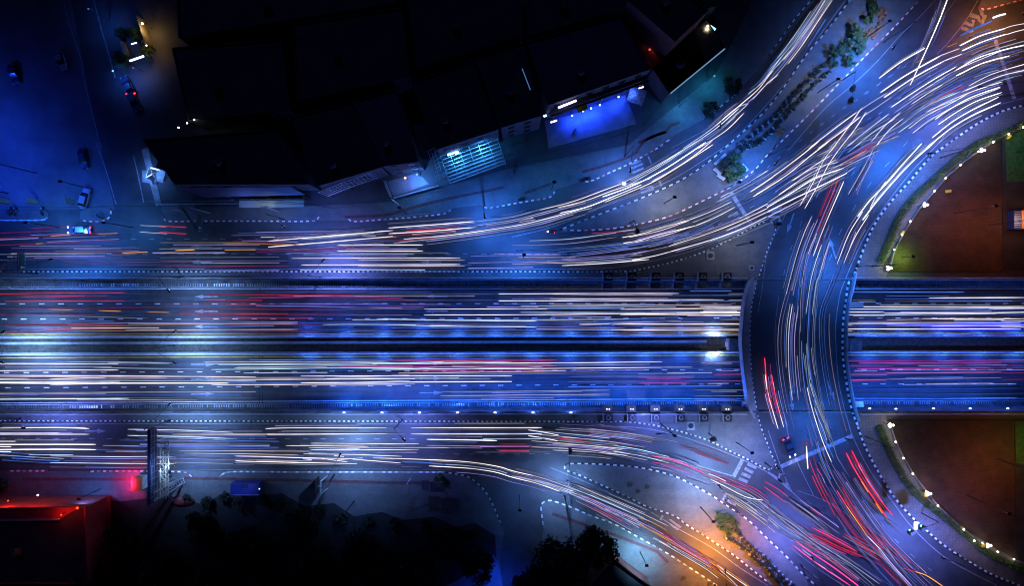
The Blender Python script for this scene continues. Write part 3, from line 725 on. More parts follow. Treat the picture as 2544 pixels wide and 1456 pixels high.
traffic_signal(pts('A3 720,790')[0], pts('A3 815,985')[0], 'dark mast arm traffic signal reaching over the main curve from the long island')
traffic_signal(pts('B2 1160,800')[0], pts('B2 1232,885')[0], 'traffic signal on the south kerb of the paved island, beside its own shadow', 5, 1)
traffic_signal(pts('D2 1765,90')[0], pts('D2 1805,145')[0], 'traffic signal at the kerb of the southern gore', 5, 1)
GLIT = emit_mat('signal_green', (.35, 1, .85), 7)
ts = traffic_signal(pts('D3 1370,800')[0], pts('D3 1290,980')[0], 'traffic signal with green white light on the lower right pavement', 6, 2, GLIT)
b = MB(); q = P(*T('D3', 1320, 915), 6) - ts.location; b.box(q.x - .28, q.x + .28, q.y - .75, q.y + .75, 6.05, 6.3, bev=.1); b.build('lit_panel', GLIT, ts)
traffic_signal(pts('D2 480,690')[0], pts('D2 520,250')[0], 'thin dark signal pole at the tip of the southern island', 5, 1)
traffic_signal(pts('B3 60,830')[0], pts('B3 100,815')[0], 'small traffic signal at the tip of the north gore', 4, 1)

# ------------------------------------------------------------------ gantry signs, billboard
def gantry(base, D0, D1, label, z0=5.4, z1=7.4):
    p0 = P(*base, 0); e = empty('gantry_sign', p0, label, 'road sign', 'green overhead road signs')
    a = P(*D0, z1) - p0; c = P(*D1, z1) - p0
    b = MB(); b.tube([(0, 0, 0), (0, 0, z1)], .16, 8); b.build('pole', METAL, e)
    b = MB(); m = (a.y + c.y) / 2; yo, yi = (a.y, c.y) if abs(a.y) > abs(c.y) else (c.y, a.y)
    b.bar((0, 0, z1 - .6), (a.x - .1, yo, z1 - .6), .14); b.bar((0, 0, z1 - 1.4), (a.x - .1, yo, z1 - 1.4), .14); b.build('cantilever_arm', METAL, e)
    b = MB(); y0, y1 = sorted((a.y, c.y)); b.box(a.x - .05, a.x + .05, y0, y1, z0, z1, bev=0); pn = b.build('sign_panel', GREENS, e)
    b = MB()
    x = a.x + .056
    for yy0, yy1, zz0, zz1 in ((y0 + .12, y1 - .12, z1 - .16, z1 - .1), (y0 + .12, y1 - .12, z0 + .1, z0 + .16), (y0 + .1, y0 + .16, z0 + .1, z1 - .1), (y1 - .16, y1 - .1, z0 + .1, z1 - .1)):
        b.box(x, x + .012, yy0, yy1, zz0, zz1)
    b.build('border', WHITE, pn)
    b = MB(); yc = y0 + (y1 - y0) * .22; b.face([(x + .02, yc - .35, z0 + 1.0), (x + .02, yc + .35, z0 + 1.0), (x + .02, yc, z0 + 1.6)]); b.box(x, x + .012, yc - .12, yc + .12, z0 + .4, z0 + 1.0)
    b.build('arrow', WHITE, pn)
    return e
gantry((51, 676), T('B0', 174, 1092), T('B0', 174, 1275), 'green overhead road sign on a pole at the left end of the northern road')
gantry(T('B0', 1935, 690), T('B0', 1936, 700), T('B0', 1936, 885), 'green overhead road sign reaching over the northern road from the pavement')
# billboard on a lattice tower
p0 = P(402, 1206, 0); e = empty('billboard', p0, 'tall billboard panel carried on a lit lattice tower beside the southern road', 'billboard')
a = P(*T('D0', 1340, -5), 11) - p0; c = P(*T('D0', 1358, 570), 7) - p0
b = MB(); b.box(a.x - .25, a.x + .25, -.6, 14.0, 8.9, 11.3); pnl = b.build('panel', BLUEP, e)
b = MB(); x = a.x + .26
for k in range(13): b.bar((x + .1, -.4 + k * 1.18, 8.9), (x + .1, -.4 + k * 1.18, 11.3), .1)
for k in range(3): b.bar((x + .2, -.6, 9.1 + k * 1.0), (x + .2, 14, 9.1 + k * 1.0), .09)
b.build('back_frame', METAL, e)
b = MB(); b.tube([(a.x + 1.0, 0, 0), (a.x + .7, 0, 11)], .22, 8); b.tube([(a.x + 1.0, 1.6, 0), (a.x + .7, 1.6, 11)], .2, 8); b.build('post', METAL, e)
b = MB(); h = 10.2; L0, L1 = 0.2, 11.5; w = 1.1; xx = a.x + 1.7
for dx in (0, w):
    for dz in (0, w): b.tube([(xx + dx, L0, h + dz - 1), (xx + dx, L1, h + dz - 1)], .07, 6)
k = L0; sgn = 0
while k < L1 - .1:
    n_ = min(k + 1.2, L1)
    for dz in (0, w): b.bar((xx + (w if sgn else 0), k, h + dz - 1), (xx + (0 if sgn else w), n_, h + dz - 1), .07); b.bar((xx, n_, h + dz - 1), (xx + w, n_, h + dz - 1), .06)
    b.bar((xx, k, h - 1), (xx, n_, h + w - 1), .06); b.bar((xx + w, k, h + w - 1), (xx + w, n_, h - 1), .06); k = n_; sgn ^= 1
for yy in (.4, 11.0): b.bar((a.x + .3, yy, h - .4), (xx + .1, yy, h - .4), .1)
b.build('lattice_truss', PALEM, e)
child_light(e, (xx + .5, 5, 6.5), WB, 120, .6); b = MB(); b.tube([(xx + 2.6, 6, 12.2), (xx + 3.0, 6, 12.5)], .3, 8); b.bar((xx + 1, 6, 10.2), (xx + 2.8, 6, 12.3), .08); b.build('flood_lamp', METAL, e)
lt = child_light(e, (xx + 2.55, 6, 12.15), (.5, .75, 1), 260, .4); lt.rotation_euler = (0, R(62), 0)

# ------------------------------------------------------------------ guard rails on the copings
def guard_rail(yD, label, x0=-118, x1=None, col=PALEM, h=.9):
    y = (CY - yD) / S; b = MB(); x1 = x1 or 47
    e = empty('guard_rail', (x0, y, .3), label, 'guard rail', 'guard rails on the copings')
    b.tube([(0, 0, h), (x1 - x0, 0, h)], .055, 6); b.tube([(0, 0, h * .5), (x1 - x0, 0, h * .5)], .04, 6); b.build('rail', col, e)
    b = MB(); k = 0
    while k <= x1 - x0: b.box(k - .04, k + .04, -.04, .04, 0, h); k += 2.5
    b.build('post', col, e).__setitem__('kind', 'stuff')
guard_rail(690.2, 'pale guard rail on the north coping west of the bridge', -118, 49)
guard_rail(1027.5, 'pale guard rail on the south coping west of the bridge', -118, 49)
guard_rail(690.2, 'pale guard rail on the north coping east of the bridge', 71.8, 118)
guard_rail(1027.5, 'pale guard rail on the south coping east of the bridge', 72.6, 118)

# wall lamps along the south coping
def wall_lamp(x, y, label, parent=None):
    p = P(x, y, .35); e = empty('wall_lamp', p, label, 'lamp', 'wall lamps along the southern coping')
    b = MB(); b.bar((0, -.15, 0), (0, .12, .35), .07); b.build('bracket', DARKM, e)
    b = MB(); b.ball((0, .18, .42), .24, 10, 6, 0, (1.3, .6, .5)); b.build('lamp_globe', emit_mat('wall_lamp_glow', (.85, .92, 1), 3), e, sm=True)
    lt = child_light(e, (0, 1.0, 1.4), (.02, .13, 1), 1500, .6, 'AREA', math.pi); lt.rotation_euler = (R(52), 0, 0)
names = ['first', 'second', 'third', 'fourth', 'fifth', 'sixth', 'seventh']
for i, x in enumerate((856, 950, 1043, 1137, 1230, 1324, 1418)):
    wall_lamp(x, 1026.6, '%s lit wall lamp from the left on the southern coping west of the piers' % names[i])
for i, x in enumerate((2158, 2223, 2316, 2407, 2500)):
    wall_lamp(x, 1016.5 + (1 if i == 1 else 0), '%s lit wall lamp from the bridge on the southern coping east of it' % names[i])

# bumps along the median barriers, with blue light added to tint the road
def marker(x, yD, label):
    wx = (x - CX) / S; wx = wx * (H - zr(wx)) / H
    y = (CY - yD) / S
    e = empty('barrier_bump', (wx, y, zr(wx) + .95), label, 'barrier bump', 'small bumps with added blue light on the median barriers')
    b = MB(); b.box(-.35, .35, -.12, .12, 0, .16, bev=.03); b.build('housing', PALEM, e)
    b = MB(); b.tube([(0, -.1, .16), (0, .1, .3)], .08, 6); b.build('lens', emit_mat('marker_blue', (.3, .5, 1), .5), e)
    sg = 1 if yD < 860 else -1; lt = child_light(e, (0, .5 * sg, 1.5), (.02, .12, 1), 620, .5, 'AREA', math.pi); lt.rotation_euler = (R(62 * sg), 0, 0)
for i, x in enumerate(list(range(768, 1780, 93)) + [2160, 2250, 2342, 2434, 2526]):
    ord_ = ['first', 'second', 'third', 'fourth', 'fifth', 'sixth', 'seventh', 'eighth', 'ninth', 'tenth', 'eleventh', 'first', 'second', 'third', 'fourth', 'fifth'][i]; away = 'left on' if i < 11 else 'bridge on'; side = '' if i < 11 else ' east of it'
    marker(x, 838.6, ord_ + ' small bump with added blue light from the %s the westbound barrier%s' % (away, side))
    marker(x, 881.3, ord_ + ' small bump with added blue light from the %s the eastbound barrier%s' % (away, side))
# two bright lamps of the median near the bridge
for yD, lab, sg in ((838.2, 'dazzling white lamp on the westbound barrier near the bridge', 1), (880.5, 'dazzling white lamp on the eastbound barrier near the bridge', -1)):
    wx = (1776 - CX) / S * (H + 5.5) / H; y = (CY - yD) / S
    e = empty('barrier_lamp', (wx, y, zr(wx) + .95), lab, 'lamp', 'bright lamps on the median barriers')
    b = MB(); b.box(-.3, .3, -.1, .1, 0, .7); b.build('housing', METAL, e)
    for sx in (-.38, .38):
        b = MB(); b.ball((sx, .2 * sg, .62), .3, 8, 5); b.build('lamp', emit_mat('dazzling_lamp', (.95, .97, 1), 14), e)
    child_light(e, (0, 1.0 * sg, 1.1), WB, 700, .4)

# ------------------------------------------------------------------ piers along the trench
def pier(x, y, south, label):
    p = P(x, y, 0); e = empty('concrete_pier', p, label, 'concrete pier', 'planter topped piers along the sunken road')
    b = MB()
    for (x0, x1, y0, y1) in ((-.85, .85, -.85, -.62), (-.85, .85, .62, .85), (-.85, -.62, -.62, .62), (.62, .85, -.62, .62)): b.box(x0, x1, y0, y1, .13, .95)
    b.box(-.62, .62, -.62, .62, .13, .35); b.build('square_box', DARKM, e)
    b = MB(); b.tube([(0, 0, .35), (0, 0, .6), (0, 0, 1.0), (0, 0, 1.02)], [.3, .42, .5, .40], 14); b.build('round_planter', CONC, e)
    b = MB(); b.ball((0, 0, 1.0), .36, 9, 5, 0, (1, 1, .6)); b.build('dead_plant', SOIL, e)
    b = MB(); b.box(-1.15, -.95, -1.0, .95, .13, 1.15); b.build('white_fin', CONC, e)
    s = 1 if south else -1
    b = MB(); y1, y2 = sorted((s * 1.3, s * 2.5))
    b.box(-1.15, .9, y1, y2, -1.5, .5); b.build('wall_bracket', CONCD, e)
    if south:
        b = MB()
        for sx in (-.28, .22): b.ball((sx, 1.75, .68), .13, 8, 5, 0, (1.2, .8, .6))
        b.build('lamp', emit_mat('wall_lamp_glow', (.85, .92, 1), 7), e); lt = child_light(e, (0, 3.1, .6), (.02, .13, 1), 1100, .6, 'AREA', math.pi); lt.rotation_euler = (R(52), 0, 0)
    return e
ords = ['first', 'second', 'third', 'fourth', 'fifth', 'sixth']
for i, x in enumerate((1510, 1569, 1628, 1686, 1744, 1804)): pier(x, 687.5, False, '%s planter topped pier from the left on the north coping' % ords[i])
for i, x in enumerate((1510, 1569, 1628, 1689, 1747, 1805)): pier(x, 1036.5, True, '%s planter topped pier from the left on the south coping' % ords[i])
# pump house in the median on both sides of the bridge
def kiosk(cx, cy, w, d, label):
    wx = (cx - CX) / S; wx = wx * (H - zr(wx)) / H; z = zr(wx)
    p = Vector((wx, (CY - cy) / S * (H - z - 2.5) / H, z)); e = empty('pump_house', p, label, 'pump house', 'small pump houses in the median')
    b = MB(); b.box(-w / 2, w / 2, -d / 2, d / 2, 0, 2.5); b.build('wall', CONC, e)
    b = MB(); b.box(-w / 2 - .12, w / 2 + .12, -d / 2 - .12, d / 2 + .12, 2.505, 2.68); b.build('roof', CONCD, e)
    b = MB(); b.box(-w / 2 - .2, -w / 2 - .13, -.5, .5, .1, 2.0); b.build('door', PALEM, e)
kiosk(1822, 857, 3.2, 2.5, 'small pump house in the median west of the bridge')
kiosk(2111, 857, 2.4, 2.5, 'small pump house in the median east of the bridge')
# utility covers on the gores
def cover(s, label, w=1.5):
    p = P(*pts(s)[0], .14); e = empty('utility_chamber', p, label, 'utility chamber', 'utility chambers on the gores')
    b = MB(); b.box(-w / 2, w / 2, -w / 2, w / 2, 0, .22, bev=.06); b.build('curb', CONC, e)
    b = MB(); b.tube([(0, 0, .2), (0, 0, .3)], w * .3, 14); b.build('lid', DARKM, e)
cover('B2 1945,1125', 'square chamber with round lid on the north gore', 1.7)
cover('C2 1752,1408', 'square chamber with round lid on the south gore', 1.8)
cover('B2 2350,1245', 'small dark square hatch near the bridge corner of the north gore', 1.1)
for s, l in (('D2 1060,548', 'upper left of three round dark tree pits on the southern island'), ('D2 1210,570', 'right one of three round dark tree pits on the southern island'), ('D2 1128,608', 'lower one of three round dark tree pits on the southern island'), ('D2 1538,1388', 'round tree pit in red tiles on the lower paved corner'), ('D2 1772,1440', 'round tree pit cut by the lower picture edge')):
    p = P(*pts(s)[0], .13); e = empty('tree_pit', p, l, 'tree pit', 'round tree pits')
    b = MB(); b.tube([(0, 0, 0), (0, 0, .12)], .62, 18); b.build('rim', CONCD, e); b = MB(); b.tube([(0, 0, .1), (0, 0, .14)], .5, 18); b.build('soil', SOIL, e)

# ------------------------------------------------------------------ vegetation
def leafcloud(b, c, r, n, rnd, size=.16, sq=(1, 1, 1), m=0):
    c = Vector(c)
    for _ in range(n):
        u = Vector((rnd.gauss(0, 1), rnd.gauss(0, 1), rnd.gauss(0, 1)))
        u = u.normalized() * (rnd.random() ** .45) * r
        p = c + Vector((u.x * sq[0], u.y * sq[1], u.z * sq[2]))
        a = Vector((rnd.uniform(-1, 1), rnd.uniform(-1, 1), rnd.uniform(-.6, .6))).normalized(); t = a.cross(Vector((rnd.uniform(-.3, .3), rnd.uniform(-.3, .3), 1))).normalized()
        s = size * rnd.uniform(.6, 1.4)
        b.face([p - a * s, p + t * s * .5, p + a * s, p - t * s * .5], m)
def crown_mesh(seed, r, hgt, nclump, per, leaf, mat, name='crown'):
    rnd = random.Random(seed); b = MB()
    for _ in range(nclump):
        a = rnd.uniform(0, 6.28); rr = r * math.sqrt(rnd.random()) * .8
        c = (rr * math.cos(a), rr * math.sin(a), hgt + rnd.uniform(-.45, .5) * r * (1 - .4 * rr / r))
        leafcloud(b, c, r * rnd.uniform(.22, .42), per, rnd, leaf)
    return b.mesh(name, mat)
def trunk_mesh(seed, r, hgt):
    rnd = random.Random(seed); b = MB(); tr = .05 * r + .06
    b.tube([(0, 0, 0), (.05, .02, hgt * .5), (.02, -.04, hgt * .9)], [tr * 1.4, tr, tr * .7], 8)
    for k in range(6):
        a = k * 1.05 + rnd.uniform(-.3, .3)
        b.tube([(0, 0, hgt * rnd.uniform(.5, .8)), (r * .35 * math.cos(a), r * .35 * math.sin(a), hgt * .95), (r * .7 * math.cos(a), r * .7 * math.sin(a), hgt * 1.08)], [tr * .5, tr * .35, tr * .15], 5)
    return b.mesh('trunk', BARK)
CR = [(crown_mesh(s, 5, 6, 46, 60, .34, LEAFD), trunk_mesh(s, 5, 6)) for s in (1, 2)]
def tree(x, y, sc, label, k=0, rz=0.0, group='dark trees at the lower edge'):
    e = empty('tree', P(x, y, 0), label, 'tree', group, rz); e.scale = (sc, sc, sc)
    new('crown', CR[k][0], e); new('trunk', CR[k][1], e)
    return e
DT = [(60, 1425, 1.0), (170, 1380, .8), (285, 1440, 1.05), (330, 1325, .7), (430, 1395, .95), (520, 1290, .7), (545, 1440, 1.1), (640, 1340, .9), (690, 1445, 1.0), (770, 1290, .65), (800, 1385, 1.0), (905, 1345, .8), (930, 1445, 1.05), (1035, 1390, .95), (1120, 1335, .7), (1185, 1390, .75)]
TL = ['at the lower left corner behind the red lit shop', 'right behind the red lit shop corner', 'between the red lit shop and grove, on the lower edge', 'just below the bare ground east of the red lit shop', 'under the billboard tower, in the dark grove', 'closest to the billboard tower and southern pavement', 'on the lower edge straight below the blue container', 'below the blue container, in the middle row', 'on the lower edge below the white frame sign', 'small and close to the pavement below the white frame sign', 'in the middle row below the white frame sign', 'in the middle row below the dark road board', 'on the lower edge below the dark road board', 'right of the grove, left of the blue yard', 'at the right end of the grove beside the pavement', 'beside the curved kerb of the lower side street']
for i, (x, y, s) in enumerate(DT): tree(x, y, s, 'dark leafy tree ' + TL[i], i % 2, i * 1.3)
tree(1385, 1375, 1.15, 'large black tree crown beside the paved corner, left half', 0, .4, 'trees by the lower building'); tree(1470, 1345, .95, 'large black tree crown beside the paved corner, right half', 1, 1.9, 'trees by the lower building')
tree(1330, 1440, 1.0, 'black tree crown on the lower edge beside the paved corner', 1, 3, 'trees by the lower building')
BUSH = [crown_mesh(20 + s, 1.0, .9, 14, 34, .16, LEAF, 'foliage') for s in range(3)]
BUSHD = crown_mesh(31, 1.0, .9, 14, 34, .16, LEAFD, 'foliage')
def stem_mesh():
    b = MB(); b.tube([(0, 0, 0), (0, 0, .9)], [.06, .04], 6)
    for k in range(4): b.tube([(0, 0, .5), (.4 * math.cos(k * 1.6), .4 * math.sin(k * 1.6), 1.0)], [.03, .015], 5)
    return b.mesh('stems', BARK)
STEM = stem_mesh()
def bush(s, sc, label, group, k=0, dark=False, cat='bush'):
    e = empty('bush', P(*pts(s)[0], .13), label, cat, group, random.uniform(0, 6)); e.scale = (sc, sc, sc)
    new('foliage', BUSHD if dark else BUSH[k % 3], e); new('stems', STEM, e)
rel = ['northernmost', 'second northernmost', 'third from the north', 'fourth from the north', 'fifth from the north', 'sixth from the north', 'seventh from the north', 'eighth from the north', 'ninth from the north', 'tenth from the north']
for i, (s, sc) in enumerate((('A3 990,20', 1.6), ('A3 1010,110', 1.5), ('A3 960,200', 1.5), ('A3 830,330', 2.0), ('A3 900,400', 1.5), ('A3 760,480', 1.8), ('A3 880,490', 1.5), ('A3 650,520', 1.9), ('A3 790,610', 1.5), ('A3 620,630', 1.3))):
    bush(s, sc * .8, '%s large green bush in the planting of the long island' % rel[i], 'large bushes on the long island', i)
for i, (s, sc, l) in enumerate((('B2 2180,190', 1.5, 'upper lit green bush beside the white benches'), ('B2 2210,290', 1.4, 'right lit green bush beside the white benches'), ('B2 2150,335', 1.7, 'lower lit green bush beside the white benches'), ('B2 2090,240', 1.6, 'dark round bush between the white benches'))):
    bush(s, sc, l, 'bushes at the foot of the long island', i, i == 3)
for s, sc, l in (('A2 2130,870', 2.2, 'dark bush at the curled kerb end on the slip road'), ('A2 1940,1090', 1.9, 'dark bush on the slip road pavement near the zebra crossing'), ('D1 1650,480', 1.2, 'dim bush at the kerb of the southern pavement'), ('A0 1230,620', 1.8, 'green lit bush beside the small courtyard'), ('A0 1470,530', 1.6, 'yellow green bush at the corner of the small courtyard'), ('D0 60,540', 1.7, 'green bush with yellow flowers at the lower left pavement'), ('A0 1330,340', 1.3, 'olive bush on the lawn of the small courtyard'), ('A0 1200,330', 1.2, 'green bush at the gate of the small courtyard')):
    bush(s, sc, l, 'single bushes', len(l), 'dark' in l)
for i, (s, sc) in enumerate((('D2 1845,825', 1.3), ('D2 1905,830', 1.4), ('D2 1865,910', 1.5), ('D2 1960,865', 1.5), ('D2 1940,960', 1.2), ('D2 2005,910', 1.1))):
    bush(s, sc * .72, ['left upper', 'top', 'left', 'right upper', 'lower', 'right'][i] + ' rounded green bush at the head of the southern shrub rows', 'bushes at the head of the southern island', i)
# scrub along the edge of the dark ground
for i, (x, y, sc) in enumerate(((470, 1236, 1.5), (520, 1246, 1.9), (560, 1232, 1.6), (600, 1250, 2.0), (655, 1240, 1.7), (700, 1252, 2.2), (745, 1268, 1.9), (800, 1264, 1.6), (850, 1282, 2.1), (915, 1290, 1.8), (985, 1300, 2.2), (1060, 1302, 1.8), (1120, 1318, 2.0), (1180, 1320, 1.7))):
    bush('X %d,%d' % (x, y), sc * .7, '%s dark scrub bush from the left along the edge of the southern pavement' % ['first', 'second', 'third', 'fourth', 'fifth', 'sixth', 'seventh', 'eighth', 'ninth', 'tenth', 'eleventh', 'twelfth', 'thirteenth', 'fourteenth'][i], 'dark scrub along the southern pavement', i, True)
# potted shrubs in rows
def shrub_protos():
    out = []
    for mat, nm in ((LEAFD, 'dark green shrub in a pale square pot'),):
        e = empty('potted_shrub', (0, 0, 0), 'x', 'potted shrub')
        b = MB(); b.prism([(-.42, -.42), (.42, -.42), (.42, .42), (-.42, .42)], 0, .5); b.build('pot', PALEC, e)
        rnd = random.Random(5); b = MB()
        for _ in range(5): leafcloud(b, (rnd.uniform(-.3, .3), rnd.uniform(-.3, .3), .85 + rnd.uniform(-.1, .25)), .42, 34, rnd, .13)
        b.build('foliage', mat, e)
        out.append(e)
    return out
SH = shrub_protos()[0]; used = [False]
def shrub(p, label, group, sc=1.0):
    if not used[0]: o = SH; used[0] = True
    else: o = copy_tree(SH)
    o.location = p; o.rotation_euler = (0, 0, random.uniform(0, 6)); s = sc * random.uniform(.85, 1.2); o.scale = (s, s, s)
    o['label'] = label; o['group'] = group
ORD = ['first', 'second', 'third', 'fourth', 'fifth', 'sixth', 'seventh', 'eighth', 'ninth', 'tenth', 'eleventh', 'twelfth', 'thirteenth', 'fourteenth', 'fifteenth', 'sixteenth', 'seventeenth', 'eighteenth', 'nineteenth', 'twentieth', 'twenty-first', 'twenty-second', 'twenty-third', 'twenty-fourth', 'twenty-fifth']
def row(s, n, what, group, sc=1.0, skip=0):
    l = smooth([P(*p, .135) for p in pts(s)], 6); tot = sum((b_ - a_).length for a_, b_ in zip(l, l[1:])); q = resample(l, tot / (n - .5))
    for i, p in enumerate(q[:n]): shrub(p + Vector((random.uniform(-.12, .12), random.uniform(-.12, .12), 0)), '%s potted shrub %s' % (ORD[i], what), group, sc)
G1 = 'potted shrubs on the long island'; G2 = 'potted shrubs on the southern island'
row('B2 2270,20 A3 30,1180 160,1040 300,890 420,760 540,640', 17, 'from the south in the western row of the long island', G1, .92)
row('B2 2400,40 A3 50,1270 190,1110 330,960 460,820 600,700', 17, 'from the south in the eastern row of the long island', G1, .92)
row('B2 2240,80 2330,50 2440,10', 4, 'from the west in the short cross row above the white benches', G1, 1.1)
row('D2 1925,1010 2000,1060 2090,1120 2180,1210 2290,1290 D3 40,1350 110,1420', 15, 'from the north in the western row of the southern island', G2, .95)
row('D2 2000,950 2070,1040 2150,1100 2230,1180 2295,1240 D3 60,1310 150,1390 210,1456', 15, 'from the north in the eastern row of the southern island', G2, .95)
# clusters of rust coloured round pots
def pot_cluster(s, n, rad, label):
    e = empty('plant_cluster', P(*pts(s)[0], .135), label, 'potted plants', 'clusters of rust brown plants')
    rnd = random.Random(n)
    for i in range(n):
        a = i * 2.4; r_ = rad * math.sqrt((i + .4) / n); x, y = r_ * math.cos(a), r_ * math.sin(a)
        b = MB(); b.tube([(x, y, 0), (x, y, .4)], [.2, .27], 8); b.build('pot', TERRA, e)
        b = MB(); leafcloud(b, (x, y, .6), .3, 40, rnd, .1); b.build('plant', BLOOM, e)
pot_cluster('A3 1105,145', 12, 1.15, 'upper cluster of rust brown round plants on the long island'); pot_cluster('A3 1088,268', 8, .8, 'small middle cluster of rust brown round plants on the long island')
pot_cluster('A3 1003,335', 14, 1.2, 'large lower cluster of rust brown round plants on the long island'); pot_cluster('A3 100,1308', 9, .85, 'cluster of rust brown plants at the southern end of the shrub rows')
# white benches
def bench(s, rz, label):
    e = empty('bench', P(*pts(s)[0], .13), label, 'bench', 'white benches on the long island', rz)
    b = MB(); b.box(-.9, .9, -.3, -.05, .42, .5); b.box(-.9, .9, .05, .3, .42, .5); b.build('seat', PALEM, e)
    for sx in (-.8, .8):
        b = MB(); b.box(sx - .08, sx + .08, -.28, .28, 0, .415); b.build('leg', PALEM, e)
for i, s in enumerate(('B2 2015,200', 'B2 2060,160', 'B2 2010,300', 'B2 2045,355', 'B2 2280,260')):
    bench(s, R((40, 40, -42, -35, -48)[i]), 'white bench ' + ('on the upper left of the dark round bush', 'on the upper edge of the dark round bush', 'on the lower left of the dark round bush', 'below the lower lit green bush', 'right of the right lit green bush')[i])
# hedges
def hedge(s, w, label, seed):
    l = resample(smooth([P(*p, .13) for p in pts(s)], 8), .5); ns = normals(l); rnd = random.Random(seed); o = l[0]
    e = empty('hedge', o, label, 'hedge', 'clipped hedges of the park')
    b = MB()
    for p, n in zip(l, ns):
        for k in (-1, 0, 1):
            leafcloud(b, p - o + n * k * w * .33 + Vector((0, 0, .6 + rnd.uniform(-.1, .15))), .45, 13, rnd, .16, (1, 1, .9))
    f = b.build('foliage', LEAF, e); f['kind'] = 'stuff'
    b = MB(); b.ribbon([p - o + Vector((0, 0, .06)) for p in l], w); b.build('soil_bed', SOIL, e)
HN = 'B3 1090,1190 1180,980 1270,760 1400,580 1570,420 1760,250 1930,110 2080,10 A3 2280,1330 2513,1210'
HS = 'D3 990,20 1060,200 1150,380 1260,560 1400,700 1600,860 1800,1020 2000,1180 2295,1320'
hedge(HN, 1.5, 'clipped green hedge curving along the park pavement north of the sunken road', 4); hedge(HS, 1.5, 'clipped green hedge curving along the park pavement south of the sunken road', 5)
# low garden walls with lamps
def garden_wall(s, label):
    l = smooth([P(*p, .13) for p in pts(s)], 6); o = l[0].copy(); e = empty('garden_wall', o, label, 'garden wall', 'low garden walls of the park')
    rail_wall(l, .22, 0, .55, 'wall', CONCD, e, Vector((o.x, o.y, 0)))
    rail_wall(l, .28, .552, .62, 'coping', CONCD, e, Vector((o.x, o.y, 0)))
garden_wall('B3 1180,1260 1230,1080 1320,900 1395,780 1500,630 1630,480 1740,350 1890,220 2050,100 2200,0 A3 2350,1310 2513,1235', 'low pale garden wall with lamps along the northern park lawn')
garden_wall('D3 1088,20 1140,170 1212,315 1297,455 1400,590 1520,740 1750,950 1900,1060 2055,1150 2200,1217 2295,1250', 'low pale garden wall with lamps along the southern park lawn')
GLOBE = emit_mat('garden_globe', (1, .95, .88), 9)
def globe_mesh(r): 
    b = MB(); b.ball((0, 0, .95), r, 10, 6); return b.mesh('lamp_globe', GLOBE, True)
GM = globe_mesh(.17); b = MB(); b.tube([(0, 0, 0), (0, 0, .74)], .05, 6); PM = b.mesh('post', DARKM)
def garden_lamp(s, label, group):
    e = empty('garden_lamp', P(*pts(s)[0], .75), label, 'garden lamp', group); new('lamp_globe', GM, e); new('post', PM, e); e.location.z = .12
    child_light(e, (0, 0, 1.5), WARM, 42, .15, 'POINT')
for i, s in enumerate(('A3 2495,1250', 'A3 2352,1318', 'A3 2203,1395', 'B3 2200,10', 'B3 2055,102', 'B3 1880,235', 'B3 1735,363', 'B3 1625,490', 'B3 1518,628', 'B3 1388,787', 'B3 1307,920', 'B3 1230,1065', 'B3 1160,1233')):
    garden_lamp(s, '%s small globe lamp from the top on the northern garden wall' % ORD[i], 'globe lamps on the northern garden wall')
for i, s in enumerate(('D3 1075,12', 'D3 1136,162', 'D3 1206,308', 'D3 1290,448', 'D3 1410,608', 'D3 1515,735', 'D3 1747,946', 'D3 1840,1048', 'D3 1914,1065', 'D3 2050,1147', 'D3 2195,1213')):
    garden_lamp(s, '%s small globe lamp from the top on the southern garden wall' % ORD[i], 'globe lamps on the southern garden wall')
def flood(s, label, power=500):
    p = P(*pts(s)[0], 0); e = empty('flood_lamp', p, label, 'flood lamp', 'flood lamps of the park')
    b = MB(); b.tube([(0, 0, 0), (0, 0, 3.0)], .08, 8); b.build('pole', DARKM, e)
    for k in range(3):
        b = MB(); b.ball((.42 * math.cos(k * 2.1), .3 * math.sin(k * 2.1), 3.15), .23, 10, 6); b.build('lamp', emit_mat('flood_glow', (1, .97, .92), 9), e)
    child_light(e, (0, 0, 3.8), (1, .9, .7), power * .8, .3, 'POINT')
flood('B3 2000,118', 'dazzling flood lamp on the northern garden wall beside the top hedge'); flood('B3 1455,642', 'dazzling flood lamp half way along the northern garden wall'); flood('B3 1105,1252', 'dazzling flood lamp at the north park corner by the bridge')
flood('C3 1125,1375', 'dazzling flood lamp at the south park corner by the bridge'); flood('D3 1355,590', 'dazzling flood lamp with yellow case half way along the southern garden wall'); flood('D3 1882,1045', 'flood lamp near the lower end of the southern garden wall', 180)
for s, l in (('B3 1310,900', 'yellow box beside a globe lamp on the northern garden wall'), ('D3 1400,632', 'yellow box beside the middle flood lamp of the southern garden wall'), ('D3 1918,1085', 'yellow box near the lower end of the southern garden wall'), ('B3 1762,492', 'yellow piece on the northern park lawn'), ('A3 2352,1345', 'yellow box beside the upper globe lamps of the northern garden wall')):
    e = empty('cable_box', P(*pts(s)[0], .15), l, 'cable box', 'yellow boxes in the park', random.uniform(0, 2)); b = MB(); b.box(-.5, .5, -.3, .3, 0, .55, bev=.08); b.build('case', YELF, e); b = MB(); b.box(-.42, .42, -.22, .22, .56, .62); b.build('lid', YELL, e)
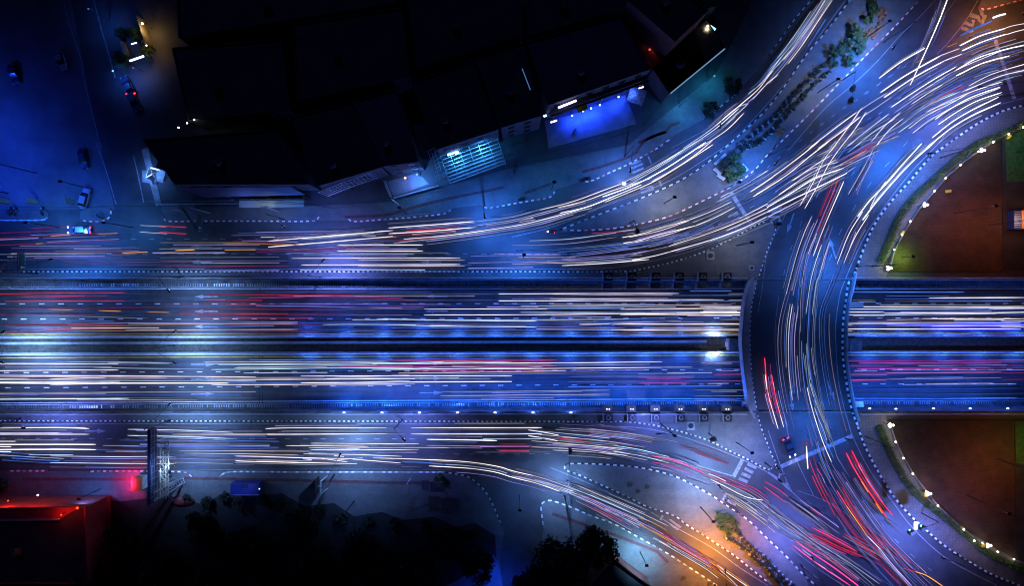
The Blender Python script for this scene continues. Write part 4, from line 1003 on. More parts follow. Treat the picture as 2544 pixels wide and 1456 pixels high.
# park light masts; the orange ones are added to tint the lawns evenly
def mast(p, col, power, label, h=7):
    e = empty('park_light', P(*p, 0), label, 'park light', 'coloured park lights')
    b = MB(); b.tube([(0, 0, 0), (0, 0, h)], [.1, .06], 8); b.build('pole', DARKM, e); b = MB(); b.box(-.3, .3, -.3, .3, h, h + .2); b.build('lamp_head', DARKM, e)
    child_light(e, (0, 0, h - .05), col, power, .4)
mast((2455, 560), (1, .26, .09), 800, 'added dim orange light on the northern lawn near its straight edge', 12); mast((2370, 530), (1, .24, .1), 700, 'added dim red orange light in the middle of the northern lawn', 12)
mast((2475, 1140), (1, .3, .08), 800, 'added dim orange light on the southern lawn near its straight edge', 12); mast((2400, 1230), (1, .22, .1), 600, 'added dim red orange light in the middle of the southern lawn', 12)
mast((2525, 380), GRN, 55, 'green park light at the right edge of the northern park'); mast((2556, 1105), GRN, 90, 'green park light at the right edge of the southern park'); mast((2240, 640), (.45, 1, .05), 420, 'yellow green park light near the north park corner', 4)
e = empty('cooling_unit', P(2520, 548, .15), 'boxy cooling unit with blue and orange panels at the right edge of the park', 'cooling unit')
b = MB(); b.box(-1.5, .0, -1.9, 1.9, 0, 1.9); b.build('blue_case', BLUEP, e); b = MB(); b.box(.02, 1.2, -1.9, 1.9, 0, 2.0); b.build('orange_case', ORANGEP, e); b = MB()
for k in range(8): b.box(-1.4, -.1, -1.7 + k * .45, -1.5 + k * .45, 1.9, 1.95)
b.build('grille', METAL, e); child_light(e, (0, 0, 5), (1, .7, .6), 60, .3); b = MB(); b.bar((1.4, 0, 0), (1.4, 0, 5.1), .08); b.bar((1.4, 0, 5.05), (0, 0, 5.08), .08); b.build('lamp_bracket', DARKM, e)

# ================================================================== BUILDINGS
def building(roof, h, label, wall=WALL, roofm=ROOF, extras=1, group='dark buildings north of the road', wins=True, seed=0, parapet=True):
    w = [P(*p, h) for p in roof]; c = sum(w, Vector()) / len(w); c.z = 0
    area = sum(w[i].x * w[(i + 1) % len(w)].y - w[(i + 1) % len(w)].x * w[i].y for i in range(len(w)))
    if area < 0: w.reverse()
    e = empty('building', c, label, 'building', group); rnd = random.Random(seed)
    pl = [((p - c).x, (p - c).y) for p in w]
    b = MB(); b.prism(pl, 0, h - .02, cap=False); b.build('wall', wall, e)
    b = MB(); b.prism([(x * .998, y * .998) for x, y in pl], h - .25, h); rf = b.build('roof', roofm, e)
    if parapet:
        b = MB(); n = len(pl)
        for i in range(n):
            a, d = Vector((*pl[i], 0)), Vector((*pl[(i + 1) % n], 0)); t = (d - a).normalized(); nn = Vector((t.y, -t.x, 0))
            b.prism([((a + nn * .06 - t * .06).x, (a + nn * .06 - t * .06).y), ((d + nn * .06 - t * .2).x, (d + nn * .06 - t * .2).y), ((d - nn * .14 - t * .2).x, (d - nn * .14 - t * .2).y), ((a - nn * .14 - t * .06).x, (a - nn * .14 - t * .06).y)], h + .003, h + .45)
        b.build('parapet', wall, rf)
    if wins:      # windows on the facades that face the road
        for i in range(len(pl)):
            a, d = Vector((*pl[i], 0)), Vector((*pl[(i + 1) % len(pl)], 0)); t = d - a; L = t.length; t.normalize(); nn = Vector((t.y, -t.x, 0))
            mid = (a + d) / 2 + c
            if nn.y > -.6 or L < 5 or c.y < 0: continue
            k = 1.2
            while k < L - 2:
                for z in (1.0, 4.2, 7.4):
                    if z + 1.6 > h - .5: continue
                    q = a + t * k + nn * .02
                    b = MB(); b.prism([((q).x, (q).y), ((q + t * 1.5).x, (q + t * 1.5).y), ((q + t * 1.5 + nn * .06).x, (q + t * 1.5 + nn * .06).y), ((q + nn * .06).x, (q + nn * .06).y)], z, z + 1.5)
                    f = b.build('window', CONCD, e)
                    b = MB(); b.prism([((q + t * .1 + nn * .061).x, (q + t * .1 + nn * .061).y), ((q + t * 1.4 + nn * .061).x, (q + t * 1.4 + nn * .061).y), ((q + t * 1.4 + nn * .075).x, (q + t * 1.4 + nn * .075).y), ((q + t * .1 + nn * .075).x, (q + t * .1 + nn * .075).y)], z + .1, z + 1.4)
                    b.build('pane', GLASS, f)
                k += 3.4
    for k in range(extras):
        t = .3 + .4 * rnd.random(); x = pl[0][0] * .3 + pl[2][0] * .25 * rnd.uniform(-1, 1); y = pl[0][1] * .3 + pl[2][1] * .25 * rnd.uniform(-1, 1)
        b = MB()
        if k % 2 == 0: b.tube([(x, y, h), (x, y, h + 1.6), (x, y, h + 1.8)], [.8, .8, .3], 12); b.build('water_tank', CONCD, rf)
        else: b.box(x - .8, x + .8, y - .5, y + .5, h, h + .8, bev=.06); b.build('roof_unit', CONCD, rf)
    return e
shop = building([(358, 348), (690, 322), (768, 458), (436, 458)], 8, 'long dark shop building with pale blue canopy along its street side', roofm=ROOF, extras=2, seed=1)
b2 = building([(722, 292), (872, 252), (948, 416), (792, 462)], 9, 'dark building behind the white frame sign, right of the canopy shop', extras=1, seed=2)
building([(876, 251), (984, 222), (1040, 402), (952, 414)], 9.5, 'dark building with pale blue eaves above the small lit forecourt', roofm=ROOFB, seed=3)
b4 = building([(1022, 205), (1172, 150), (1238, 322), (1085, 372)], 11, 'dark building carrying the cyan lit glass canopy', seed=4)
building([(1182, 146), (1298, 106), (1345, 288), (1246, 318)], 10, 'dark gap building between the glass canopy and the blue forecourt', seed=5)
b6 = building([(1308, 104), (1540, 40), (1616, 172), (1362, 262)], 10, 'dark building with white neon tubes above the blue forecourt', roofm=ROOFB, seed=6)
b7 = building([(1621, 172), (1753, 50), (1801, 116), (1661, 233)], 6.5, 'low dark building edged by a pale cyan light strip', seed=7, wins=False)
b8 = building([(1558, 2), (1676, 104), (1757, 28), (1640, -70)], 15, 'tall building with red brown side wall at the top edge', WALLR, seed=8, wins=False)
building([(1743, -12), (1786, -12), (1779, 16), (1760, 20)], 6, 'small purple lit roof at the top edge beside the red brown building', seed=9, extras=0, wins=False)
building([(430, 120), (700, 98), (722, 272), (470, 300)], 8, 'black roofed block behind the long canopy shop', seed=10, wins=False)
building([(728, 60), (1000, 20), (1018, 192), (742, 250)], 8, 'black roofed block behind the middle shops', seed=11, wins=False)
building([(1008, -30), (1290, -60), (1298, 88), (1036, 170)], 8, 'black roofed block at the top edge behind the glass canopy building', seed=12, wins=False)
building([(1310, -60), (1534, -60), (1540, 26), (1312, 90)], 8, 'black roofed block at the top edge behind the neon tube building', seed=13, wins=False)
building([(440, -60), (1000, -70), (980, 8), (446, 94)], 7, 'long black roofed block at the top edge right of the courtyard', seed=14, wins=False)
# canopy, railing and shop front of the long building
def awning(name, quad_, label, cat, m, thick=.12, group=None):
    w = [P(*p[:2], p[2]) for p in quad_]; c = sum(w, Vector()) / len(w); c0 = Vector((c.x, c.y, 0))
    e = empty(name, c0, label, cat, group)
    b = MB(); t = Vector((0, 0, thick)); n = len(w)
    b.face([p - c0 for p in w]); b.face([p - c0 - t for p in reversed(w)])
    for i in range(n): b.face([w[i] - c0, w[i] - c0 - t, w[(i + 1) % n] - c0 - t, w[(i + 1) % n] - c0])
    b.build('canopy_sheet', m, e)
    return e, c0
aw, ac = awning('shop_canopy', ((443, 467, 5.6), (722, 464, 5.6), (758, 484, 4.4), (506, 490, 4.4)), 'long sloping blue grey sheet canopy of the dark shop', 'canopy', base_mat('canopy_sheet_blue', (.22, .24, .3), .6))
b = MB()
for x in (510, 560, 610, 660, 710, 752): q = P(x, 488, 4.2) - ac; b.tube([(q.x, q.y, 0), (q.x, q.y, 4.2)], .06, 6)
b.build('post', METAL, aw)
child_light(aw, (0, -3.5, 8), (.1, .2, .8), 160, .5)
e = empty('metal_fence', P(388, 508, 0), 'dark metal fence with tall thin bars below the canopy', 'fence'); o = e.location
b = MB(); pa, pb = P(398, 508, 0) - o, P(606, 506, 0) - o; n = 26
for k in range(n + 1): q = pa.lerp(pb, k / n); b.tube([(q.x, q.y, 0), (q.x, q.y, 5.2)], .035, 5)
b.build('bars', METAL, e); b = MB(); b.bar(pa + Vector((0, 0, .1)), pb + Vector((0, 0, .1)), .18); b.bar(pa + Vector((0, 0, 5.2)), pb + Vector((0, 0, 5.2)), .07); b.build('rail', PALEM, e)
e = empty('small_shop', P(690, 500, 0), 'lit beige shop front under the canopy right end', 'shop'); o = e.location
b = MB(); q0, q1 = P(608, 505, 0) - o, P(765, 503, 0) - o; b.bar(q0 + Vector((0, .3, 1.6)), q1 + Vector((0, .3, 1.6)), .3, 3.2); b.build('wall', WALL, e)
b = MB()
for k in range(5): q = q0.lerp(q1, (k + .5) / 5); b.box(q.x - .8, q.x + .8, q.y + .1, q.y + .14, .1, 2.4)
b.build('shutter', PALEM, e); b = MB(); b.bar(q0 + Vector((0, -.6, 2.9)), q1 + Vector((0, -.6, 2.9)), 1.4, .08); b.build('sign_board', base_mat('beige_board', (.42, .4, .3), .7), e)
child_light(e, (0, -2.5, 6.8), (.4, .55, .7), 90, .5)
# frame sign (ladder like)
e = empty('frame_sign', P(860, 480, 0), 'white metal lattice sign frame in front of the dark middle building', 'sign frame'); o = e.location
b = MB(); A = [P(790, 478, 6.5) - o, P(845, 455, 7) - o, P(925, 428, 7) - o]; B = [P(815, 487, 4.0) - o, P(862, 468, 4.2) - o, P(940, 440, 4.2) - o]
for s_ in (A, B):
    for p_, q_ in zip(s_, s_[1:]): b.tube([p_, q_], .09, 6)
for i in range(2):
    for k in range(8): t = k / 8; b.tube([A[i].lerp(A[i + 1], t), B[i].lerp(B[i + 1], t)], .05, 5)
    for t in (.35, .7): b.tube([A[i].lerp(B[i], t), A[i + 1].lerp(B[i + 1], t)], .04, 5)
b.build('frame', PALEM, e); b = MB()
for p_ in (B[0], B[1], B[2]): b.tube([(p_.x, p_.y + .3, 0), (p_.x, p_.y, p_.z)], .1, 6)
b.build('post', METAL, e); child_light(e, (0, -3, 8.5), (.2, .28, 1), 110, .4)
# small lit forecourt
PANB = base_mat('forecourt_floor', (.16, .17, .19), .5, noise=.3, nscale=.4)
b = MB(); fw = [P(*p, .16) for p in pts('B1 1290,395 1590,310 1700,420 1350,545')]; b.prism([(p.x, p.y) for p in fw], .1, .16); struct(b, 'forecourt', PANB, 'small blue lit forecourt with one orange lamp', 'forecourt')
e = empty('boundary_wall', P(*pts('B1 1270,390')[0]), 'pale low wall on the left side of the small blue lit forecourt', 'wall'); o = e.location
rail_wall([P(*p, 0) for p in pts('B1 1270,395 1300,480 1330,550')], .35, .1, 1.3, 'wall', PALEC, e, Vector((o.x, o.y, 0))); rail_wall([P(*p, 0) for p in pts('B1 1270,395 1300,480 1330,550')], .42, 1.302, 1.4, 'coping', CONC, e, Vector((o.x, o.y, 0)))
e = empty('boundary_wall', P(*pts('B1 1350,560')[0]), 'long low wall with thin rails along the front of the small forecourt', 'wall'); o = e.location
rail_wall([P(*p, 0) for p in pts('B1 1350,560 1800,440')], .3, .1, .9, 'wall', CONC, e, Vector((o.x, o.y, 0)))
b = MB(); l = [P(*p, 1.5) - Vector((o.x, o.y, 0)) for p in pts('B1 1350,556 1790,436')]; b.tube(l, .06, 6); b.tube([p - Vector((0, 0, .3)) for p in l], .05, 6); b.build('rail', PALEM, e)
def site_lamp(s, z, col, power, label, ecol, st=8, r=.22):
    p = P(*pts(s)[0], z); e = empty('wall_lantern', (p.x, p.y, .1), label, 'lamp')
    b = MB(); b.tube([(0, .3, 0), (0, .3, z)], .05, 6); b.bar((0, .3, z), (0, -.1, z + .05), .06); b.build('bracket', DARKM, e)
    b = MB(); b.ball((0, -.1, z), r, 8, 5); b.build('bulb', emit_mat('glow_%s' % '_'.join('%d' % (c * 99) for c in ecol), ecol, st), e)
    child_light(e, (0, -.5, z - .1), col, power, .3)
site_lamp('B1 1465,355', 4, (1, .25, .04), 14, 'orange lamp on the eave above the small blue forecourt', (1, .3, .06))
site_lamp('B1 1580,320', 5, (.06, .25, 1), 700, 'hidden blue lamp at the back of the small blue forecourt', (.2, .5, 1), 1.5)
# glass canopy grid
gq = [T('B1', 1795, 105), T('A1', 2345, 1285), T('B1', 2450, 215), T('B1', 1905, 412)]
e = empty('glass_canopy', P(1172, 388, 0), 'cyan lit glass canopy with steel grid in front of the dark building', 'canopy'); o = e.location
hz = 4.2; q = [P(*gq[0], 5.2) - o, P(*gq[1], 5.2) - o, P(*gq[2], 3.6) - o, P(*gq[3], 3.6) - o]
b = MB()
for k in range(10): t = (k / 9) ** .9; b.bar(q[0].lerp(q[3], t), q[1].lerp(q[2], t), .13)
for k in range(7): t = k / 6; b.bar(q[0].lerp(q[1], t), q[3].lerp(q[2], t), .1)
b.build('steel_grid', PALEM, e)
b = MB(); 
for i in (0, 1, 2, 3): b.tube([(q[i].x, q[i].y, 0), (q[i].x, q[i].y, q[i].z)], .1, 6)
b.build('post', METAL, e)
for t0, t1, s0, s1 in ((.70, .78, .0, .12), (.42, .5, .03, .10), (.12, .25, .1, .2), (.25, .31, .14, .24), (.45, .52, .12, .16)):
    b = MB(); P4 = lambda u, v: q[0].lerp(q[1], u).lerp(q[3].lerp(q[2], u), v) - Vector((0, 0, .15))
    b.face([P4(t0, s0), P4(t1, s0), P4(t1, s1), P4(t0, s1)]); b.build('light_panel', emit_mat('canopy_light', (.7, .95, 1), 4), e)
b = MB(); f4 = [q[0].lerp(q[3], .62), q[1].lerp(q[2], .55), q[2], q[3]]; b.face([Vector((p.x, p.y, p.z - .3)) for p in f4]); b.build('frosted_sheet', base_mat('frosted_sheet', (.2, .24, .28), .5, noise=.5, nscale=.7), e)
for u in (.25, .7): child_light(e, tuple(q[0].lerp(q[1], u) + (q[3] - q[0]) * .35 + Vector((0, 0, 2.6))), (.04, .34, 1), 420, .5)
b = MB(); q2 = [P(*T('B1', 1690, 95), 6) - o, P(*T('B1', 1770, 55), 6) - o, P(*T('B1', 1880, 340), 3) - o, P(*T('B1', 1765, 380), 3) - o]
for k in range(9): b.bar(q2[0].lerp(q2[3], k / 8), q2[1].lerp(q2[2], k / 8), .08)
for k in range(4): b.bar(q2[0].lerp(q2[1], k / 3), q2[3].lerp(q2[2], k / 3), .08)
b.build('side_trellis', PALEM, e)
# blue forecourt with five lamps, neon tubes
b = MB(); fw = [P(*p, .15) for p in pts('A2 320,1180 540,1140 1110,930 1180,1090 1220,1215 360,1456')]; b.prism([(p.x, p.y) for p in fw], .1, .15)
struct(b, 'forecourt', PANB, 'deep blue lit forecourt in front of the neon tube building', 'forecourt')
for i, s in enumerate(('A2 590,1130', 'A2 697,1085', 'A2 775,1058', 'A2 862,1025', 'A2 1045,945')):
    site_lamp(s, 3.2, (.01, .05, 1), 380, '%s white blue lamp from the left under the eave of the blue forecourt' % ORD[i], (.5, .8, 1), 4, .2)
def neon(s, z, label, w=.14, col=(.55, .5, 1), st=6):
    a, c = [P(*p, z) for p in pts(s)]; m = (a + c) / 2; e = empty('neon_tube', (m.x, m.y, z), label, 'neon tube', 'white violet neon tubes')
    b = MB(); b.tube([a - m, c - m], w, 8); b.build('tube', emit_mat('neon_%d%d' % (col[0] * 99, st * 10), col, st), e)
    b = MB(); b.bar(a - m - Vector((0, 0, w + .06)), c - m - Vector((0, 0, w + .06)), .22, .1); b.build('backing', DARKM, e)
neon('A2 455,1055 630,985', 9, 'long white violet neon tube on the eave of the neon tube building', .2)
neon('A2 380,1200 440,1180', 5, 'short white violet neon tube at the left end of the blue forecourt', .16)
neon('A2 1245,865 1290,850', 5, 'short white violet neon tube at the right end of the blue forecourt', .13)
neon('A2 310,1140 340,1130', 5, 'small pale lamp box at the corner left of the blue forecourt', .22, (.4, .65, 1), 3)
for i, (s, z, m, lab) in enumerate((('A2 360,1130 1330,775 1370,685 870,885 630,985 380,1075', 6.5, ROOFB, 'stepped blue grey eave roof along the front of the neon tube building'),)):
    w = [P(*p, z) for p in pts(s)]; c = sum(w, Vector()) / len(w); c0 = Vector((c.x, c.y, 0)); e = empty('eave_roof', c0, lab, 'roof')
    b = MB(); b.prism([((p - c0).x, (p - c0).y) for p in w], z - .2, z); b.build('sheet', base_mat('eave_sheet', (.12, .13, .16), .6), e)
    b = MB(); l = [P(*p, z + .1) - c0 for p in pts('A2 380,1140 1340,790')]; b.bar(l[0], l[1], .5, .2); b.build('fascia', DARKM, e)
    b = MB(); l = [P(*p, z + .2) - c0 for p in pts('A2 640,1085 740,1045')]; b.bar(l[0], l[1], 1.0, .2); b.build('green_sign', base_mat('olive_sign', (.2, .3, .02), .5), e)
    for q_ in pts('A2 420,1110 900,940 1300,800'): 
        v = P(*q_, z) - c0; b = MB(); b.tube([(v.x, v.y, 0), (v.x, v.y, z - .2)], .1, 6); b.build('post', METAL, e)
# car parked cover at the right of the forecourt
e = empty('market_stall', P(*pts('A2 1205,970')[0], .15), 'blue lit stall with patterned cloth roof beside the blue forecourt', 'stall', None, R(-18))
b = MB(); b.face([(-1.7, -1.6, 2.2), (1.7, -1.6, 2.2), (0, 0, 2.9)]); b.face([(1.7, -1.6, 2.2), (1.7, 1.6, 2.2), (0, 0, 2.9)]); b.face([(1.7, 1.6, 2.2), (-1.7, 1.6, 2.2), (0, 0, 2.9)]); b.face([(-1.7, 1.6, 2.2), (-1.7, -1.6, 2.2), (0, 0, 2.9)])
b.build('cloth_roof', base_mat('patterned_cloth', (.3, .3, .34), .8, noise=.7, nscale=2.2), e); b = MB()
for sx in (-1.6, 1.6):
    for sy in (-1.5, 1.5): b.tube([(sx, sy, 0), (sx, sy, 2.2)], .05, 6)
b.build('post', METAL, e); child_light(e, (-1.5, 0, 4.2), (.05, .14, 1), 130, .3)
# pale cyan strip along the low building
def strip_light(s, z, label, col, st, w=.09):
    a, c = [P(*p, z) for p in pts(s)]; m = (a + c) / 2; e = empty('light_strip', (m.x, m.y, z), label, 'light strip', 'light strips on the low building')
    b = MB(); b.tube([a - m, c - m], w, 6); b.build('tube', emit_mat('strip_%d' % (col[0] * 99), col, st), e); b = MB(); b.bar(a - m - Vector((0, 0, w + .08)), c - m - Vector((0, 0, w + .08)), .3, .12); b.build('channel', METAL, e)
strip_light('A2 1560,890 2078,458', 6.3, 'upper pale cyan light strip along the street edge of the low building', (.35, .7, 1), .9)
strip_light('A2 1555,915 2090,475', 6.0, 'lower pale cyan light strip along the street edge of the low building', (.3, .6, .95), .6)
site_lamp('A2 1985,740', 5, (.02, .3, .55), 300, 'dim cyan lamp lighting the street beside the low building', (.2, .7, .8), .6, .2)
site_lamp('A2 1700,1000', 5, (.03, .25, .6), 420, 'dim blue lamp on the pavement beside the stall corner', (.1, .3, .7), .4, .15)
strip_light('A2 1930,245 1995,290', 6.2, 'short bright cyan light box at the top corner of the low building', (.2, .75, 1), 3, .3)
site_lamp('A2 1920,250', 6.9, (1, .8, .5), 40, 'tiny warm lamp beside the cyan light box of the low building', (1, .8, .5), 8, .22)
strip_light('A2 100,670 180,880', 10.6, 'thin vertical blue light strip in the gap left of the neon tube building', (.12, .3, .8), .5, .08)
site_lamp('A2 1350,480', 6, (1, .12, .04), 16, 'dim red lamp in the alley below the red brown wall', (1, .15, .05), 1)
e = empty('garden_wall', P(*pts('A2 1460,780')[0]), 'short pale wall at the corner of the low building', 'wall'); o = e.location
rail_wall([P(*p, 0) for p in pts('A2 1390,700 1460,785 1540,930')], .3, 0, 1.6, 'wall', PALEC, e, Vector((o.x, o.y, 0))); rail_wall([P(*p, 0) for p in pts('A2 1390,700 1460,785 1540,930')], .38, 1.602, 1.7, 'coping', CONC, e, Vector((o.x, o.y, 0)))
# overhead cables
def cable(s, z, sag, label):
    w = [P(*p, z) for p in pts(s)]; o = w[0].copy(); b = MB(); path = []
    for a, c in zip(w, w[1:]):
        for k in range(8): t = k / 8; v = a.lerp(c, t); path.append(v - o - Vector((0, 0, sag * 4 * t * (1 - t))))
    path.append(w[-1] - o); b.tube(path, .035, 4)
    b.build('overhead_cable', BLACK, None, o, label, 'cable', 'overhead cables')
cable('B1 0,560 500,610 760,640 1150,580 1800,430', 8, .6, 'upper black overhead cable along the northern shop fronts')
cable('B1 0,590 520,620 750,655 1180,600 1810,450', 7.4, .7, 'lower black overhead cable along the northern shop fronts')
cable('B2 0,200 240,140 520,60 820,0 A2 1250,1260 1540,940', 8, .6, 'black overhead cable crossing the blue forecourt front')
cable('B0 0,640 600,650 1130,630 1600,640', 8, .5, 'black overhead cable along the upper left yard edge')
def utility_pole(s0, s1, h, label, cat='utility pole', group='utility poles of the northern pavement', w=.15):
    a = P(*pts(s0)[0], .1); e = empty('utility_pole', a, label, cat, group)
    b = MB(); b.tube([(0, 0, 0), (0, 0, h)], [w, w * .7], 8); b.build('shaft', PALEC, e)
    b = MB(); b.box(-.9, .9, -.06, .06, h - .5, h - .38); b.build('crossarm', DARKM, e); b = MB()
    for k in (-.8, -.3, .3, .8): b.tube([(k, 0, h - .38), (k, 0, h - .2)], .05, 6)
    b.build('insulator', PALEM, e)
utility_pole('B0 1800,690', '', 8.6, 'concrete utility pole left of the green gantry sign over the pavement')
utility_pole('B0 2060,705', '', 8.6, 'concrete utility pole right of the green gantry sign over the pavement')
utility_pole('B1 225,690', '', 8.6, 'concrete utility pole in front of the beige shop front')
utility_pole('B1 1400,620', '', 8.6, 'concrete utility pole at the corner wall of the small blue forecourt')
def flag(s0, label):
    a = P(*pts(s0)[0], .1); e = empty('banner_flag', a, label, 'banner', 'pale olive banners by the yard')
    b = MB(); b.tube([(0, 0, 0), (0, 0, 4.0)], .04, 6); b.build('pole', DARKM, e)
    b = MB(); b.box(-.03, .0, .05, 1.0, .8, 3.9); b.box(.02, .05, .05, .9, .8, 3.9); b.build('cloth', base_mat('banner_cloth', (.4, .42, .2), .8), e)
flag('B0 125,625', 'leftmost pale olive banner at the yard edge'); flag('B0 400,625', 'middle pale olive banner at the yard edge'); flag('B0 755,625', 'rightmost pale olive banner at the yard edge')
# blue lamps of the yard (upper left)
def yard_lamp(p, col, power, h, label):
    e = empty('yard_lamp', P(*p, 0), label, 'yard lamp', 'blue lamps of the upper left yard')
    b = MB(); b.tube([(0, 0, 0), (0, 0, h)], [.12, .07], 8); b.build('pole', DARKM, e); b = MB(); b.box(-.35, .35, -.25, .25, h, h + .18, bev=.05); b.build('lamp_head', DARKM, e)
    child_light(e, (0, 0, h - .06), col, power, .5)
yard_lamp((-25, 330), DB, 2400, 14, 'tall blue yard lamp at the left edge of the blue yard'); yard_lamp((90, 430), DB, 950, 14, 'tall blue yard lamp in the middle of the blue yard'); yard_lamp((20, 480), DB, 1500, 12, 'blue yard lamp above the parked motorbikes')
yard_lamp((230, 470), DB, 600, 10, 'blue lamp at the corner of the yard and side street'); yard_lamp((150, 565), (.03, .2, .8), 1500, 10, 'blue lamp over the left end of the surface road'); yard_lamp((330, 565), (.04, .2, .7), 1600, 10, 'blue lamp at the mouth of the side street')
yard_lamp((1300, 640), BL, 3600, 10, 'blue lamp on the asphalt between the ramps and the northern kerb'); yard_lamp((1010, 530), (.04, .2, .5), 420, 9, 'dim lamp on the pavement behind the kerb guard rail'); yard_lamp((1370, 470), (.03, .24, .7), 600, 9, 'dim cyan lamp on the pavement beside the red tactile strip')
yard_lamp((1650, 1060), PU, 500, 9, 'dim lamp at the northern kerb bend of the south gore'); yard_lamp((60, 1090), PU, 1, 9, 'unlit lamp over the left end of the southern surface road') if False else None
# bright corner box by the side street
e = empty('lit_booth', P(395, 436, 0), 'bright blue lit open booth at the side street corner', 'booth', None, R(-15))
b = MB(); b.box(-1.2, 1.2, -1.3, 1.3, 0, .12); b.box(-1.2, -1.1, -1.3, 1.3, .12, 2.4); b.box(-1.1, 1.2, 1.2, 1.3, .12, 2.4); b.build('wall', PALEC, e)
b = MB(); b.bar((-1.1, -1.2, 2.45), (1.1, 1.1, 2.45), .12); b.bar((1.1, -1.2, 2.45), (-1.1, 1.1, 2.45), .12); b.build('roof_brace', METAL, e)
b = MB(); b.box(-.9, .9, .95, 1.15, 1.9, 2.1); b.build('light_tube', emit_mat('booth_light', (.35, .6, 1), 5), e); child_light(e, (-1.6, -.6, 4.2), (.1, .28, 1), 260, .4)
b = MB(); b.prism([(P(*p).x, P(*p).y) for p in pts('B0 1400,285 1520,290 1550,380 1510,420 1400,400')], .12, .16); struct(b, 'concrete_apron', CONC, 'pale concrete apron beside the lit booth', 'pavement')
# courtyard
b = MB(); b.prism([(P(*p).x, P(*p).y) for p in pts('A0 1335,195 1410,200 1495,470 1400,515 1385,400 1420,370 1380,215')], 0, .1); struct(b, 'courtyard_path', base_mat('beige_path', (.3, .25, .18), .8, noise=.3, nscale=.6), 'warm lit beige path of the small courtyard', 'path')
b = MB(); b.prism([(P(*p).x, P(*p).y) for p in pts('A0 1330,215 1375,220 1415,370 1385,395 1300,360')], 0, .09); struct(b, 'lawn', TURF, 'small lit lawn strip of the courtyard', 'lawn')
e = empty('garden_wall', P(*pts('A0 1400,200')[0]), 'warm lit tall wall on the right of the small courtyard', 'wall'); o = e.location
rail_wall([P(*p, 0) for p in pts('A0 1412,200 1500,470')], .3, 0, 2.6, 'wall', base_mat('cream_wall', (.5, .42, .25), .8), e, Vector((o.x, o.y, 0)))
rail_wall([P(*p, 0) for p in pts('A0 1412,200 1500,470')], .36, 2.602, 2.7, 'coping', CONC, e, Vector((o.x, o.y, 0)))
e2 = empty('garden_wall', P(*pts('A0 1230,430')[0]), 'short pink lit wall at the gate of the small courtyard', 'wall'); o = e2.location
rail_wall([P(*p, 0) for p in pts('A0 1228,430 1268,550')], .5, 0, 1.4, 'wall', base_mat('pink_wall', (.4, .28, .24), .8), e2, Vector((o.x, o.y, 0))); rail_wall([P(*p, 0) for p in pts('A0 1228,430 1268,550')], .56, 1.402, 1.5, 'coping', CONC, e2, Vector((o.x, o.y, 0)))
site_lamp('A0 1400,225', 4, (1, .6, .2), 80, 'warm courtyard lamp at the top of the beige path', (1, .85, .6)); site_lamp('A0 1440,440', 4, (1, .55, .2), 30, 'warm courtyard lamp at the bottom of the beige path', (1, .8, .5), 2, .15)
neon('A0 1275,595 1410,548', 2.6, 'thick white blue neon tube at the gate of the small courtyard', .2, (.35, .5, 1), 6)
neon('A0 1290,430 1340,415', 2.6, 'short white blue tube inside the small courtyard', .12, (.5, .7, 1), 4)
site_lamp('A0 1110,690', 5, (.03, .15, 1), 260, 'blue lamp on the kerb of the side street by the courtyard', (.3, .5, 1), 2, .18); site_lamp('A0 870,80', 7, (.02, .12, .8), 260, 'blue lamp at the top of the side street', (.2, .4, .9), .5, .15); site_lamp('A0 1310,660', 4, (.3, .35, .8), 70, 'dim lamp on the driveway below the courtyard', (.5, .55, 1), .6, .12)
for i, s in enumerate(('A0 1755,1248', 'A0 1838,1203', 'A0 1908,1170')): site_lamp(s, 8.6, (.8, .85, 1), 4, '%s tiny roof lamp above the long canopy shop from the left' % ORD[i], (.85, .9, 1), (6, 4, 1.5)[i], .16)
# SW: red lit building
red = building([(-70, 1262), (214, 1260), (222, 1450), (-70, 1450)], 8, 'red lit shop building at the lower left corner', WALLS, ROOF, 1, 'buildings south of the road', False, 20)
e = empty('sign_canopy', P(100, 1268, 0), 'dark red sign canopy on the red lit shop', 'canopy'); o = e.location
b = MB(); w = [P(*p) - o for p in ((-60, 1262, 8.2), (205, 1258, 8.2), (150, 1290, 8.2), (-60, 1294, 8.2))]; b.prism([(p.x, p.y) for p in w], 8.1, 8.3); b.build('red_panel', WALLS, e)
b = MB(); b.bar(w[3] + Vector((0, 0, 8.4 - w[3].z)), w[2] + Vector((0, 0, 8.4 - w[2].z)), .35, .25); b.build('pale_edge', PALEM, e)
def roof_lamp(p, z, col, power, label, ec, st, r=.25):
    q = P(*p, z); e = empty('roof_lamp', (q.x, q.y, z - 1.2), label, 'lamp', 'lamps of the red lit shop'); b = MB(); b.tube([(0, 0, 0), (0, 0, 1.2)], .05, 6); b.build('bracket', DARKM, e)
    b = MB(); b.ball((0, 0, 1.2), r, 8, 5); b.build('bulb', emit_mat('rl_%d' % (ec[1] * 99), ec, st), e); child_light(e, (0, 0, 1.5), col, power, .2, 'POINT')
roof_lamp((192, 1263), 9.4, REDL, 260, 'bright red lamp at the right corner of the red lit shop', (1, .06, .02), 3); roof_lamp((152, 1280), 9.4, REDL, 120, 'small orange red lamp on the roof slope of the red lit shop', (1, .08, .02), 2.5, .14)
roof_lamp((94, 1231), 7.4, REDL, 300, 'small white lamp on the facade of the red lit shop', (.9, .9, 1), 7, .18); roof_lamp((20, 1245), 7.6, REDL, 330, 'red lamp at the left end of the red lit shop', (1, .1, .02), 2, .15)
